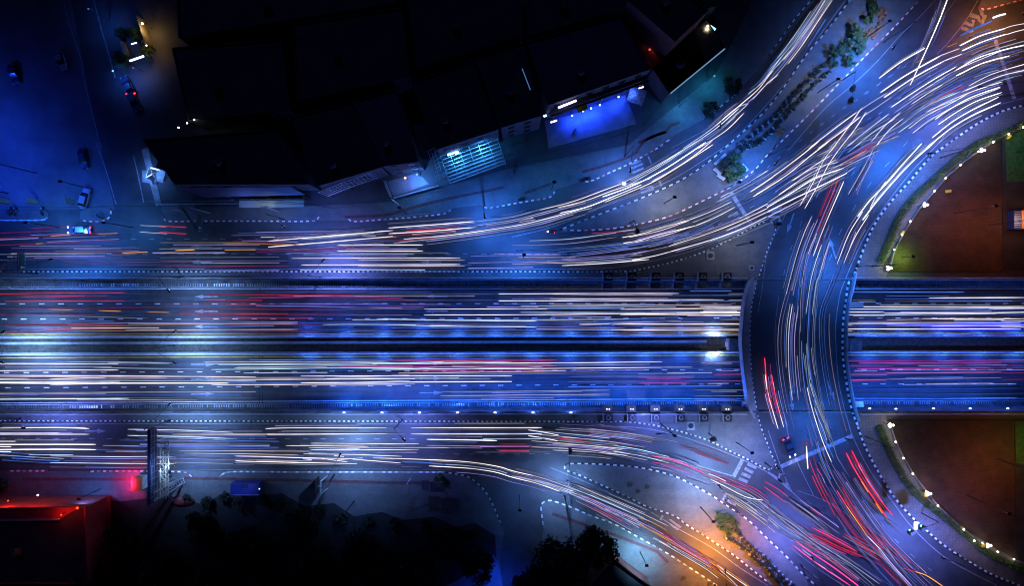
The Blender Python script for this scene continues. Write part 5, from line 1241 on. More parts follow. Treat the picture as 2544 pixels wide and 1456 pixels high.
# pink shop glow beside billboard
e = empty('kiosk_stall', P(356, 1195, .13), 'small lit stall with orange and pink front beside the billboard posts', 'stall')
b = MB(); b.box(-.9, .9, -1.3, 1.3, 0, 2.3); b.build('cabin', PALEC, e); b = MB(); b.box(-1.2, 1.1, -1.5, 1.5, 2.31, 2.42); b.build('roof', ORANGEP, e)
b = MB(); b.box(-.95, -.91, -1.1, 1.1, .8, 2.1); b.build('lit_front', emit_mat('pink_front', (1, .08, .3), 2), e); child_light(e, (-2.2, 0, 3.6), (1, .03, .3), 420, .5)
# containers, boards, frame on southern pavement
e = empty('container', P(620, 1207, .13), 'blue flat topped container on the southern pavement', 'container'); b = MB(); b.box(-2.95, 2.95, -1.15, 1.15, 0, 2.6, bev=.05); b.build('body', BLUEP, e)
b = MB(); b.box(-3.0, 3.0, -1.25, -1.16, 2.4, 2.65); b.build('pale_edge', PALEM, e); b = MB(); b.box(-.7, .7, .3, .9, 2.602, 2.85); b.build('roof_hatch', DARKM, e)
b = MB(); b.ball((3.1, .1, 2.75), .13, 8, 5); b.build('corner_lamp', emit_mat('glow_small', (.7, .8, 1), 3), e)
child_light(e, (0, 0, 6.5), (.1, .16, 1), 60, .5)
e = empty('sign_board', P(796, 1200, .13), 'leaning dark board held by a white metal frame on the southern pavement', 'sign'); b = MB(); b.box(-.05, .05, -1.7, 1.7, 1.0, 4.0); b.build('panel', DARKM, e)
b = MB(); b.tube([(1.2, 1.3, 0), (1.2, 1.3, 3.8)], .08, 6); b.tube([(1.2, -1.3, 0), (1.2, -1.3, 3.8)], .08, 6); b.bar((1.2, -1.5, 3.8), (1.2, 1.6, 3.8), .16); b.bar((1.2, 1.5, 3.8), (2.2, 2.1, 2.2), .14); b.bar((1.2, -1.2, 3.8), (2.2, -.5, 2.2), .14); b.bar((0, 0, 2.5), (1.2, 0, 2.5), .1); b.build('white_frame', PALEM, e)
e = empty('sign_board', P(1018, 1190, .13), 'pole sign with two leaning arms and its dark board on the southern pavement', 'sign'); b = MB(); b.tube([(0, 0, 0), (0, 0, 4.6)], .07, 6); b.bar((0, 0, 4.5), (.8, 1.0, 3.2), .14); b.build('post', PALEM, e); b = MB(); b.box(2.9, 4.4, -1.6, .6, 3.0, 3.08); b.box(4.6, 7.4, -1.9, .3, 3.0, 3.08); b.bar((0, .5, 4.3), (3, -.5, 3.05), .1); b.build('panel', CONCD, e)
b = MB(); 
for x_ in (3.4, 6.2): b.tube([(x_, -.6, 0), (x_, -.6, 3)], .06, 6)
b.build('leg', METAL, e)
# scaffold clutter at billboard foot
e = empty('steel_gantry_stairs', P(440, 1200, .13), 'grey fallen lattice frame leaning beside the billboard tower', 'metal frame', None, R(22)); b = MB()
for k in range(3): b.bar((-2.5, -.6 + k * .6, .3), (2.6, -.5 + k * .5, 1.6), .1)
for k in range(8): b.bar((-2.4 + k * .68, -.6, .35 + k * .16), (-2.4 + k * .68, .6, .35 + k * .16), .07)
b.build('frame', PALEM, e)
b = MB(); b.tube([(0, 1.2, 0), (0, 1.2, 5)], .06, 6); b.bar((0, 1.2, 5), (-1.4, .4, 4.6), .06); b.build('post', METAL, e)
e = empty('tarpaulin', P(455, 1246, .13), 'dark red tarpaulin heap at the foot of the billboard tower', 'tarpaulin'); b = MB(); b.ball((0, 0, .1), 1.6, 12, 6, 0, (1.6, .6, .4)); b.build('sheet', base_mat('red_tarp', (.25, .04, .05), .6), e, sm=True); b = MB(); b.bar((-2, .2, .6), (2.2, .1, .9), .1); b.build('pole', METAL, e)
# lower building and blue yard
building([(1526, 1390), (1616, 1456), (1640, 1600), (1400, 1600), (1470, 1450)], 4.5, 'low building with stepped dark parapet at the lower edge', WALLR, ROOF, 0, 'buildings south of the road', False, 22)
b = MB(); b.prism([(P(*p).x, P(*p).y) for p in ((1110, 1456), (1165, 1425), (1226, 1378), (1240, 1400), (1252, 1480), (1100, 1500))], .1, .17); struct(b, 'yard', PANB, 'deep blue lit yard at the lower edge between the dark trees', 'yard')
yard_lamp((1245, 1465), DB, 700, 8, 'blue lamp of the small yard at the lower edge'); yard_lamp((1590, 1372), (.2, .5, .9), 2600, 7, 'cyan white lamp on the paved corner by the stepped parapet'); yard_lamp((1290, 1230), (.03, .12, .5), 900, 10, 'dim blue lamp in the mouth of the lower side street')
yard_lamp((880, 1245), (.05, .13, .45), 520, 9, 'dim lamp on the southern pavement between the white frame and the dark board'); yard_lamp((250, 1215), (.05, .2, .9), 700, 7, 'dim blue lamp on the pavement right of the red lit shop')

# ================================================================== VEHICLES
def car(p, ang, paint, label, head=True, tail=True, power=120, ln=4.3, wd=1.76):
    e = empty('car', p, label, 'car', 'cars standing on the roads', ang)     # front towards +x
    L, W = ln / 2, wd / 2; b = MB()
    secs = [(-L, .62, .35, .72), (-L + .25, .86, .22, .92), (-L + .9, .98, .2, .98), (0, 1.0, .2, .95), (L - 1.1, .98, .2, .9), (L - .35, .9, .22, .8), (L, .62, .35, .66)]
    base = len(b.v); n = 8
    for x, w, z0, z1 in secs:
        ww = W * w
        for y, z in ((-ww * .9, z0), (-ww, z0 + .15), (-ww * .98, z1 - .18), (-ww * .8, z1), (ww * .8, z1), (ww * .98, z1 - .18), (ww, z0 + .15), (ww * .9, z0)): b.v.append((x, y, z))
    for i in range(len(secs) - 1):
        for k in range(n): k2 = (k + 1) % n; b.f.append((base + i * n + k, base + i * n + k2, base + (i + 1) * n + k2, base + (i + 1) * n + k)); b.m.append(0)
    b.f += [tuple(base + k for k in range(n)), tuple(base + (len(secs) - 1) * n + n - 1 - k for k in range(n))]; b.m += [0, 0]
    b.build('body', paint, e, sm=False)
    b = MB(); x0, x1, x2, x3 = -L + .5, -L + 1.1, L - 2.0, L - 1.2; w0, w1 = W * .88, W * .68
    b.v = [(x0, -w0, .93), (x3, -w0, .9), (x3, w0, .9), (x0, w0, .93), (x1, -w1, 1.42), (x2, -w1, 1.44), (x2, w1, 1.44), (x1, w1, 1.42)]
    b.f = [(0, 1, 5, 4), (1, 2, 6, 5), (2, 3, 7, 6), (3, 0, 4, 7)]; b.m = [0] * 4; b.build('windows', GLASS, e)
    b = MB(); b.prism([(x1 - .03, -w1 - .02), (x2 + .03, -w1 - .02), (x2 + .03, w1 + .02), (x1 - .03, w1 + .02)], 1.415, 1.47); b.build('roof', paint, e)
    for sx in (-L + .8, L - .85):
        for sy in (-1, 1):
            b = MB(); b.tube([(sx, sy * (W - .2), .32), (sx, sy * (W + .01), .32)], .32, 12); wl = b.build('wheel', RUBBER, e); b = MB(); b.tube([(sx, sy * (W + .011), .32), (sx, sy * (W + .02), .32)], .19, 10); b.build('rim', METAL, wl)
    for sy in (-1, 1):
        b = MB(); b.ball((L - .06, sy * W * .66, .66), .16, 8, 5); b.build('headlight', emit_mat('headlight_lit', (.9, .95, 1), 10) if head else PALEM, e)
        b = MB(); b.box(-L - .03, -L + .16, sy * W * .6 - .2, sy * W * .6 + .2, .66, .84, bev=.04); b.build('tail_light', emit_mat('tail_light_lit', (1, .03, .08), 5) if tail else RSIGN, e)
        b = MB(); b.box(L - 1.5, L - 1.35, sy * (W + .02) - .08, sy * (W + .02) + .1, .95, 1.08); b.build('mirror', paint, e)
    if head:
        for sy in (-.6, .6):
            d = bpy.data.lights.new('headlight_beam', 'SPOT'); d.energy = power; d.color = (.8, .88, 1); d.spot_size = R(70); d.spot_blend = .8; d.shadow_soft_size = .1
            o = bpy.data.objects.new('headlight_beam', d); COL.objects.link(o); o.parent = e; o.location = (L + .15, sy, .68); o.rotation_euler = (0, R(-83), 0)
    return e
car(P(202, 572, 0), R(180), CARB, 'blue car with white lit front edge heading left on the upper surface road', True, True, 40, 4.8)
car(P(1957, 1110, 0), R(-67), CARD, 'dark car with red tail lights waiting at the pale stop line of the bridge road', True, True, 250, 4.0)
car(P(157, 152, 0), R(-70), CARS, 'silver car parked by the side street at the upper left', False, False)
car(P(337, 254, 0), R(-62), CARD, 'dark car with red tail lights standing on the side street', False, True)
car(P(322, 215, 0), R(118), CARD, 'dark car with white headlights and red lights on the side street by the driveway', False, True)
car(P(40, 185, 0), R(-75), CARD, 'dark car parked far left in the blue yard', False, False); car(P(212, 396, 0), R(-80), CARD, 'dark car parked in the right part of the blue yard', False, False); car(P(215, 493, 0), R(75), CARS, 'pale car parked at the yard edge beside the rightmost banner', False, False, 120, 4.6)
def motorbike(p, ang, label, lit=False):
    e = empty('motorbike', p, label, 'motorbike', 'motorbikes', ang)
    for sx in (-.65, .65): b = MB(); b.tube([(sx, -.06, .3), (sx, .06, .3)], .3, 12); b.build('wheel', RUBBER, e)
    b = MB(); b.tube([(-.75, 0, .7), (-.2, 0, .62), (.3, 0, .75), (.55, 0, .9)], [.12, .2, .2, .1], 8); b.tube([(.55, 0, .9), (.65, 0, .35)], .05, 6); b.tube([(-.2, 0, .5), (-.65, 0, .35)], .07, 6); b.build('body', CARD, e)
    b = MB(); b.box(-.7, .15, -.15, .15, .78, .88, bev=.04); b.build('seat', RUBBER, e); b = MB(); b.tube([(.45, -.36, 1.02), (.55, 0, 1.0), (.45, .36, 1.02)], .03, 6); b.build('handlebar', METAL, e)
    b = MB(); b.ball((.68, 0, .85), .16 if lit else .1, 8, 5); b.build('headlight', emit_mat('bike_light', (1, .85, .95), 9) if lit else PALEM, e)
    b = MB(); b.box(-.85, -.75, -.1, .1, .7, .8); b.build('tail_light', emit_mat('tail_light_lit', (1, .03, .08), 5) if lit else RSIGN, e)
motorbike(P(*pts('B2 380,895')[0], 0), R(172), 'lit motorbike waiting at the tip of the paved island', True)
motorbike(P(*pts('B0 110,690')[0], .13), R(80), 'leftmost motorbike parked on the corner island'); motorbike(P(*pts('B0 160,690')[0], .13), R(75), 'second motorbike parked on the corner island'); motorbike(P(*pts('B0 430,690')[0], .13), R(85), 'motorbike parked at the right end of the corner island'); motorbike(P(*pts('B0 985,740')[0], .13), R(150), 'motorbike parked on the small rounded island')
motorbike(P(*pts('B2 20,290')[0], .13), R(95), 'dark motorbike parked on the blue pavement left of the red tactile strip'); motorbike(P(*pts('A2 610,1290')[0], .15), R(60), 'motorbike parked on the deep blue forecourt')
# small litter bins
def bin_(s, m, label):
    e = empty('litter_bin', P(*pts(s)[0], .13), label, 'bin', 'bins on the northern pavement'); b = MB(); b.tube([(0, 0, 0), (0, 0, .9)], [.3, .36], 10); b.build('drum', m, e); b = MB(); b.tube([(0, 0, .9), (0, 0, 1.0)], [.38, .3], 10); b.build('lid', DARKM, e)
bin_('B2 112,575', YELF, 'yellow bin at the kerb beside the slip road'); bin_('B2 75,580', base_mat('teal_plastic', (.05, .3, .3), .5), 'teal bin beside the yellow bin at the kerb'); bin_('B2 755,368', base_mat('teal_plastic2', (.04, .25, .28), .5), 'teal bin at the kerb end left of the zebra crossing'); bin_('B2 705,380', DARKM, 'black bin at the kerb end left of the zebra crossing')
# low guard rail behind the red kerb
e = empty('low_rail', P(*pts('B1 1380,740')[0], .13), 'low dark rail behind the red and white kerb in front of the small forecourt', 'rail'); o = e.location
l = resample([P(*p, .13) - o for p in pts('B1 1380,742 1650,715 1850,690')], 1.0); b = MB(); b.tube([p + Vector((0, 0, .7)) for p in l], .04, 5); b.build('rail', METAL, e)
for p in l[::2]: b = MB(); b.box(p.x - .05, p.x + .05, p.y - .05, p.y + .05, 0, .7); b.build('post', METAL, e)

# island lamps and the dazzling headlamp on the slip road
NEU = (.50, .55, .72)
for p, w_, lab in (((2150, 95), 900, 'neutral lamp lighting the brown plant clusters of the long island'), ((2030, 230), 700, 'neutral lamp beside the shrub rows of the long island'), ((1800, 470), 700, 'neutral lamp beside the lit bushes at the foot of the long island'), ((1650, 505), 1300, 'neutral lamp in the bare part of the long paved island'), ((1830, 1100), 800, 'neutral lamp on the southern gore'), ((1830, 610), 500, 'neutral lamp on the northern gore'), ((1740, 1260), 1300, 'neutral lamp in the middle of the southern island')):
    yard_lamp(p, NEU, w_, 9, lab)
motorbike(P(1558, 453, 0), R(205), 'motorbike with dazzling headlamp in the slip road bend', True)
e = bpy.data.objects.get('motorbike.007') or e
b = MB(); b.ball((.9, 0, .95), .34, 10, 6); b.build('head_lamp', emit_mat('dazzling_lamp', (.95, .97, 1), 14), e)
child_light(e, (1.2, 0, 2.6), (.45, .6, 1), 420, .4, 'POINT')

# ================================================================== LIGHT TRAILS of the traffic: luminous lines at lamp height above the road
TC = {'W': (.95, .90, 1.1), 'P': (1, .86, .93), 'B': (.55, .70, 1), 'b': (.10, .25, 1), 'D': (.03, .03, 1), 'C': (.45, .8, 1), 'R': (1, .04, .11), 'M': (.85, .06, .38), 'O': (1, .42, .05), 'L': (.42, .36, 1), 'G': (.5, .42, .74), 'Y': (.9, .75, .35)}
LV = {1: .14, 2: .32, 3: .75, 4: 1.35, 5: 2.2, 6: 4.5}
CN = {'W': 'white', 'P': 'warm white', 'B': 'blue white', 'b': 'blue', 'D': 'deep blue', 'C': 'cyan white', 'R': 'red', 'M': 'magenta', 'O': 'orange', 'L': 'lilac', 'G': 'pale mauve', 'Y': 'pale yellow'}
def trail(label, group, items, under=False):
    paths = []
    for it in items:
        m = it.split(' ', 1); c, lv, w = m[0][0], int(m[0][1]), float(m[0][2:])
        raw = []
        for q in pts(m[1]):
            if not raw or (Vector(q) - Vector(raw[-1])).length > 6: raw.append(q)
        sp = smooth(raw, 7) if len(raw) > 2 else [Vector(q) for q in raw]
        out = []
        if under:
            if len(sp) == 2: sp = [sp[0].lerp(sp[1], k / 6) for k in range(7)]
            a0, a1 = sp[0], sp[-1]
            if 2084 < a0.x < 2122: sp[0] = Vector((a0.x - 40, a0.y))
            if 1832 < a1.x < 1872: sp[-1] = Vector((a1.x + 30, a1.y))
        for q in sp:
            z = .65
            if under:
                z0 = 0
                for _ in range(3): z0 = zr(P(q.x, q.y, z0).x) + .65
                z = z0
            out.append(P(q.x, q.y, z))
        paths.append((c, lv, max(w, 4.5) * .25308 / S / 2, out))
    o = paths[0][3][0].copy()
    e = empty('light_trail', o, label, 'light trail', group)
    for c, lv, r, p in paths:
        q = p
        if len(q) == 2: q = [q[0], q[0].lerp(q[1], .04), q[0].lerp(q[1], .5), q[0].lerp(q[1], .96), q[1]]
        b = MB(); b.tube([v - o for v in q], [r * .25] + [r * .6] * (len(q) - 2) + [r * .25], 6)
        b.build('streak', trail_mat('trail_%s_%d' % (CN[c].replace(' ', '_'), lv), TC[c], LV[lv]), e)
    # fainter fine lines that run beside the bright ones, added as filler
    many = {GJ: 3, GX: 4, GB: 3, GC: 4, GSL: 3, GU: 1, GE: 1}.get(group, 2)
    for c, lv, r, p in paths:
        if len(p) < 2 or lv < 2 or (p[-1] - p[0]).length < 9: continue
        for k in range(many):
            d = RT.choice((-1, 1)) * RT.uniform(.28, 1.15); q = offset([v.copy() for v in p], d)
            if len(q) > 6: n_ = len(q); i0 = RT.randint(0, n_ // 3); i1 = RT.randint(2 * n_ // 3, n_ - 1); q = q[i0:i1 + 1]
            elif len(q) == 2 and not under: t0, t1 = RT.uniform(-.1, .3), RT.uniform(.7, 1.12); q = [q[0].lerp(q[1], t0), q[0].lerp(q[1], t1)]
            cc = RT.choice({'R': 'RMLR', 'M': 'MLLb', 'O': 'RPML'}.get(c, 'BbbLGBLb')); b = MB(); b.tube([v - o for v in q], RT.choice((.035, .045, .07)), 5)
            b.build('filler_streak', trail_mat('trail_%s_%d' % (CN[cc].replace(' ', '_'), 2 + (k == 0)), TC[cc], LV[2 + (k == 0)]), e)
RT = random.Random(21)
GU = 'light trails on the westbound sunken lanes'; GE = 'light trails on the eastbound sunken lanes'; GN = 'light trails on the northern surface road'; GSR = 'light trails on the southern surface road'
GSL = 'light trails on the slip road'; GC = 'light trails on the main curve'; GB = 'light trails on the bridge road'; GX = 'light trails on the southern ramp and exit'; GJ = 'light trails in the lower right junction'
def U(l, *i): trail(l, GU, i, True)
def E(l, *i): trail(l, GE, i, True)
# --- westbound sunken lanes
U('bright red pair of light streaks in the top lane at the left picture edge', 'R39 C0 -60,114 600,104 1230,103', 'R39 C0 50,186 1225,179')
U('dim broad red light streak between the bright red pair at the left edge', 'R110 C0 -60,124 1060,132')
U('thin pale pink pair of streaks following the bright red pair of the top lane', 'G15 C0 1240,115 1725,122', 'G15 C0 1225,178 1725,178')
U('broad dark red pair of streaks right of the first arrow in the top sunken lane', 'R214 C0 2010,125 2513,122 C1 400,120 970,118', 'R214 C0 2010,178 2513,176 C1 60,178')
U('dim magenta pair of streaks in the middle lane at the left edge', 'M114 C0 -60,256 1600,246', 'M114 C0 -60,316 1000,308')
U('thin red streak just under the first lane dashes near the arrows', 'R26 C0 1610,210 2513,206')
U('red pair of streaks around the middle arrow at the left', 'R28 C0 1770,262 C1 835,266', 'R27 C0 1640,312 C1 830,316')
U('three blinking orange streaks in the middle sunken lane', 'O39 C0 475,264 715,272', 'O39 C0 965,276 1190,284', 'O39 C0 1445,290 1665,295')
U('thin slanting white streak above the lower dashes at the left', 'W25 C0 430,325 1465,352')
U('broad dim red pair of streaks in the bottom westbound lane at the left', 'R214 C0 45,420 1220,412', 'R214 C0 45,484 280,484 700,475')
U('pale orange pair of streaks ending at the bottom lane arrow', 'O28 C0 390,432 1985,418', 'O27 C0 700,478 1990,475')
U('thin white pair of streaks passing under the bottom lane arrow', 'W36 C0 1255,412 2513,405 C1 0,404 412,404', 'W36 C0 1230,470 2513,463 C1 0,462 412,462')
U('dull magenta pair of streaks in the bottom lane right of its arrow', 'M112 C0 2210,420 2513,418 C1 0,418 700,416', 'M112 C0 2210,482 C1 0,480 700,482')
U('dim blue broad streak at the top edge of the top sunken lane', 'b212 C1 95,97 1730,96')
U('thin mauve pair of streaks passing the second arrow of the top lane', 'G26 C1 970,116 2380,115', 'G26 C1 980,176 2380,176')
U('bright white pair of streaks in the top sunken lane before the piers', 'W49 C1 2380,112 C2 0,112 900,108 1640,108', 'W49 C1 2380,180 C2 0,180 1640,178')
U('two thin purple streaks slanting from the top to the middle lane', 'M25 C1 0,142 800,150 1690,178', 'M25 C1 0,207 800,218 1690,242')
U('pale grey pair of streaks in the middle lane before the second arrow', 'G27 C1 840,260 1650,258', 'G28 C1 830,316 1530,320')
U('thin blue streak just under the upper dashes in the middle', 'b26 C1 0,240 1500,244')
U('white pair of streaks in the middle lane right of the second arrow', 'W48 C1 1650,262 2513,259 C2 0,257 600,255', 'W49 C1 1650,319 2513,318 C2 0,318 1600,305')
U('bright blue white pair of streaks slanting across the bottom lane to the centre', 'B410 C1 1185,357 1800,370 2513,380 C2 0,380 240,380', 'B49 C1 1185,412 1800,428 2513,436 C2 0,436 240,437')
U('grey white pair of streaks above the yellow line in the middle', 'G26 C1 1000,412 2513,410 C2 660,412', 'G27 C1 900,480 1500,478 2100,472 2513,470 C2 0,468 930,465')
U('faint blue streak below the lower dashes in the middle', 'b27 C1 420,398 970,392 2020,402', 'b27 C1 420,462 1300,464')
U('warm white pair of streaks crossing the upper dashes below the piers', 'P47 C2 320,157 900,165 2080,170', 'P37 C2 320,214 1200,221 2080,227')
U('blue pair of streaks in the top lane next to the bridge', 'b37 C2 1475,128 2290,127', 'b37 C2 1475,185 2290,184')
U('thin warm grey pair of streaks entering under the bridge in the top lane', 'P27 C2 2120,110 2295,110', 'P27 C2 2125,173 2290,173')
U('blue white pair of streaks in the middle lane below the first piers', 'B47 C2 85,232 1610,239', 'B48 C2 85,294 1610,298')
U('bright warm white pair of streaks in the middle lane running to the bridge', 'P410 C2 1065,264 1600,258 2275,255', 'P410 C2 1060,315 1600,315 2265,318')
U('short bright white pair of streaks in the middle lane touching the bridge', 'W410 C2 1845,238 2275,237', 'W49 C2 1845,289 2270,290')
U('white single streak in the middle lane touching the bridge', 'W49 C2 1610,300 2270,300')
U('warm pair of streaks lowest in the middle lane touching the bridge', 'P38 C2 1880,267 2275,267', 'P39 C2 1880,322 2265,322')
U('faint reddish pair of streaks in the bottom lane below the piers', 'P26 C2 240,380 1120,390', 'P26 C2 240,438 1120,448')
U('broad blue streaks slanting up across the lower dashes to the bridge', 'b216 C2 590,395 1200,380 2265,330', 'b212 C2 500,430 1200,400 2230,355')
U('bright cream pair of streaks in the bottom lane running to the bridge', 'P411 C2 660,412 930,410 2260,406', 'P410 C2 935,465 2260,462')
U('dull brownish pair of streaks in the bottom lane beside the cream pair', 'P27 C2 1090,423 2260,420', 'P27 C2 1090,478 2260,475')
U('broad blue streak in the top lane just east of the bridge', 'b316 C3 840,95 1400,95 1925,95')
U('thin blue grey streak in the top lane just east of the bridge', 'B26 C3 800,175 1055,175')
U('bright warm white streak in the top lane at the right picture edge', 'P412 C3 1580,151 2560,148')
U('pale mauve streak above the upper dashes at the right edge', 'G27 C3 1145,186 2560,178')
U('bright white streak below the upper dashes east of the bridge', 'W410 C3 778,238 1900,240 2560,236', 'W410 C3 775,292 1140,292')
U('bright blue white streak second below the upper dashes east of the bridge', 'B49 C3 775,262 1700,258 2560,250', 'B49 C3 765,318 920,318 2240,310')
U('thick white streak in the middle lane at the right edge', 'W412 C3 1140,302 2200,298 2560,292', 'W410 C3 2170,258 2560,254')
U('cream streak along the lower dashes at the right', 'P38 C3 1165,367 1510,362', 'P411 C3 1510,356 2560,357')
U('lilac white pair of streaks in the bottom lane east of the bridge', 'W410 C3 757,403 1600,402 2480,400', 'W410 C3 755,458 1600,457 2480,457')
U('thin white streak between the lilac white pair at the right', 'B48 C3 1165,423 2560,418')
U('short warm streaks right at the east face of the bridge, bottom lane', 'P38 C3 762,420 830,420', 'P38 C3 757,474 830,474')
U('white pair of streaks over deep blue light at the right edge', 'W48 C3 2285,380 2560,380', 'W48 C3 2285,434 2560,434')
U('saturated deep blue broad band of streaks in the bottom lane at the right edge', 'D434 C3 1130,412 2560,408', 'D420 C3 1830,390 2560,386', 'D424 C3 1500,440 2560,442', 'D414 C3 1600,468 2480,468')
# --- eastbound sunken lanes
E('bright white pair of streaks in the top eastbound lane at the left edge', 'W410 C0 -60,803 1160,802', 'W410 C0 -60,868 690,862 1160,861')
E('blue white pair of streaks above the first arrow of the eastbound lanes', 'B39 C0 -60,795 360,790 915,782 1690,790', 'B38 C0 920,838 1400,845 2000,850')
E('cyan white pair of streaks in the top eastbound lane right of its first arrow', 'C48 C0 2070,799 2513,799 C1 0,798 1140,794 1840,782', 'C48 C0 2070,856 2513,852 C1 0,852 900,840 1540,840')
E('pale pink pair of streaks in the top eastbound lane in the middle', 'P38 C0 2000,780 2513,780 C1 0,780 900,778 1300,775', 'P38 C0 2300,838 2513,836 C1 0,835 700,833')
E('white streak under the upper eastbound dashes at the left', 'P410 C0 -60,914 2513,928 C1 0,928', 'P38 C0 -60,925 1640,936')
E('thick bright white streak in the middle eastbound lane at the left', 'W512 C0 -60,988 480,992 1500,990 2240,990', 'W48 C0 490,1005 1180,992')
E('short white streaks around the middle of the left eastbound lane', 'W48 C0 -60,946 285,945', 'W49 C0 470,948 1040,935')
E('upper white streak of the middle lane close to the thick bright one', 'W48 C0 -60,978 600,975 1180,973')
E('white pair of streaks in the middle eastbound lane right of its first arrow', 'W49 C0 2075,953 2513,954 C1 0,953 1560,948', 'P49 C0 2075,1004 2513,1004 C1 0,1004 1560,999')
E('faint pink streak in the bottom eastbound lane at the left edge', 'P27 C0 -60,1082 410,1084', 'P26 C0 -60,1128 460,1134')
E('long white streak on top of the bottom eastbound lane at the left', 'W37 C0 410,1083 1500,1079 2513,1077')
E('bright white streak low in the bottom eastbound lane at the left', 'B510 C0 -60,1149 460,1146 1265,1140', 'B26 C0 460,1134 1500,1137 2513,1138')
E('bright red pair of streaks in the top eastbound lane in the middle', 'R311 C1 1300,772 2513,766 C2 0,764 438,764', 'M39 C1 820,831 1860,830 2513,825 C2 0,822 438,820')
E('warm white pair of streaks below the bright red pair', 'P49 C1 1140,800 2513,790 C2 0,790 600,790 1475,779', 'P49 C1 1140,855 2513,848 C2 0,846 1475,835')
E('blue grey pair of streaks between the red pair in the middle', 'C39 C1 930,784 1540,790 1850,778 2513,784', 'C39 C1 930,842 1540,846 1860,830 2513,842 C2 300,828')
E('thin cream streak ending below the eastern white barrier lamp', 'P37 C2 1475,834 1770,833', 'L26 C2 1660,776 2255,783')
E('bright white pair of streaks in the middle eastbound lane in the middle', 'W410 C1 440,920 2020,918 2513,918 C2 0,918', 'W511 C1 440,985 1300,980 2513,974')
E('thin white pair of streaks close beside the middle bright pair', 'W38 C1 770,933 1200,922 1510,912', 'W37 C1 770,988 1510,966')
E('thin orange streak just under the upper dashes in the middle', 'O26 C1 1300,910 2000,902 2513,895 C2 0,895 470,885 870,874')
E('white streak high in the bottom eastbound lane in the middle', 'B37 C1 1810,1073 2513,1070 C2 0,1067 955,1058')
E('white pair of streaks low in the bottom eastbound lane in the middle', 'W37 C1 1810,1115 2513,1108 C2 0,1107 960,1099', 'b38 C1 1810,1132 2513,1126 C2 0,1124 960,1116')
E('dull pink pair of streaks in the middle eastbound lane below the piers', 'L27 C2 555,924 740,930 1790,928', 'L28 C2 555,976 1500,972 2270,968')
E('magenta pair of streaks in the middle eastbound lane below the piers', 'M37 C2 1240,934 1790,934', 'M37 C2 1240,990 1740,988')
E('short magenta pair of streaks reaching the bridge in the middle eastbound lane', 'M39 C2 1980,906 2270,902', 'M27 C2 1850,972 2015,968 2275,967')
E('faint blue streak under the upper dashes below the piers', 'b28 C2 600,912 1440,910', 'b28 C2 1380,850 2255,850')
E('thin blue white pair of streaks reaching the bridge in the bottom eastbound lane', 'B27 C2 1790,1056 2290,1057', 'B27 C2 1790,1115 2295,1114')
E('broad magenta pair of streaks in the top eastbound lane east of the bridge', 'M214 C3 780,772 1600,768 2560,764', 'M214 C3 775,822 1220,820')
E('lilac streaks in the top eastbound lane at the right edge', 'L29 C3 1220,796 2560,780', 'M26 C3 1260,855 2560,836', 'M28 C3 1220,814 2560,814')
E('pink pair of streaks in the middle eastbound lane east of the bridge', 'M38 C3 780,897 1500,890 2290,884', 'M316 C3 780,962 1165,957')
E('thin mauve pair of streaks following the pink pair at the right', 'G37 C3 1165,890 2290,881', 'G37 C3 1165,952 1700,945 2290,937')
E('dull magenta streaks at the right edge of the middle eastbound lane', 'M210 C3 2290,890 2560,888', 'M28 C3 2290,955 2560,952')
E('faint blue streaks in the bottom eastbound lane east of the bridge', 'b26 C3 820,1048 1700,1045 2560,1040', 'b26 C3 820,1100 1700,1097 2560,1090')
# --- northern surface road
def N(l, *i): trail(l, GN, i)
N('pair of half blue half red streaks on the upper left road', 'B38 B0 1375,825 1500,832 1635,840', 'R39 B0 1560,829 1830,845', 'B38 B0 1370,890 1640,908', 'R310 B0 1560,890 1700,902 1830,910')
N('lilac red streaks trailing behind the lit blue car', 'M28 B0 300,855 500,846 690,838', 'M28 B0 480,912 690,913', 'b38 B0 300,920 700,912')
N('thin pink streak with orange end passing under the blue car', 'R26 B0 -60,952 500,930', 'O39 B0 500,930 690,918', 'M26 B0 690,915 960,910', 'O38 B0 960,910 1155,903')
N('thin pink streak with short orange piece below the blue car', 'R27 B0 -60,1022 350,1007', 'O39 B0 350,1007 420,1003', 'M27 B0 420,1003 1145,975')
N('pair of blue and pink streaks at the left of the northern road', 'L27 B0 110,1051 700,1048 1380,1045', 'M27 B0 110,1099 900,1092 1200,1093', 'b28 B0 500,1038 1330,1036')
N('white thin streak beside the left gantry sign top', 'B27 B0 -60,1112 400,1106 920,1108')
N('two orange indicator streaks on the left of the northern road', 'O49 B0 1200,1096 1450,1088', 'O49 B0 1720,1073 1910,1065', 'O26 B0 1100,1116 1340,1108', 'O26 B0 1590,1093 1720,1085')
N('pale yellow pair of streaks around the first surface arrow', 'Y26 B0 1570,995 2450,995', 'Y26 B0 1560,1057 2190,1055')
N('broad pale orange pair of streaks right of the first surface arrow', 'O214 B0 2190,1005 2513,1005 B1 0,1008 480,1020', 'O310 B0 2200,1066 2513,1064 B1 0,1066')
N('lilac pair of streaks in the lowest lane of the northern road at the left', 'L27 B0 1570,1178 2513,1174 B1 320,1172', 'M27 B0 1600,1229 2513,1225 B1 320,1224')
N('broad dim violet band of streaks low on the northern road at the left', 'L110 B0 600,1165 1200,1163 1900,1163', 'L110 B0 600,1215 1900,1213', 'L116 B0 600,1190 1900,1188')
N('thin purple streak just above the upper dashes in the middle of the northern road', 'L28 B0 2270,925 2513,922 B1 0,918 400,914 880,910', 'W38 B1 45,943 190,941', 'W38 B1 360,936 450,937', 'L212 B1 200,938 600,938')
N('pink pair of streaks sliding up in the middle of the northern road', 'M28 B1 0,1087 300,1077 700,1065 1190,1030', 'L28 B1 0,1062 420,1060')
N('white pair of streaks above the dashes in the middle of the northern road', 'W49 B1 800,1017 1640,1017', 'W49 B1 800,1077 1640,1077')
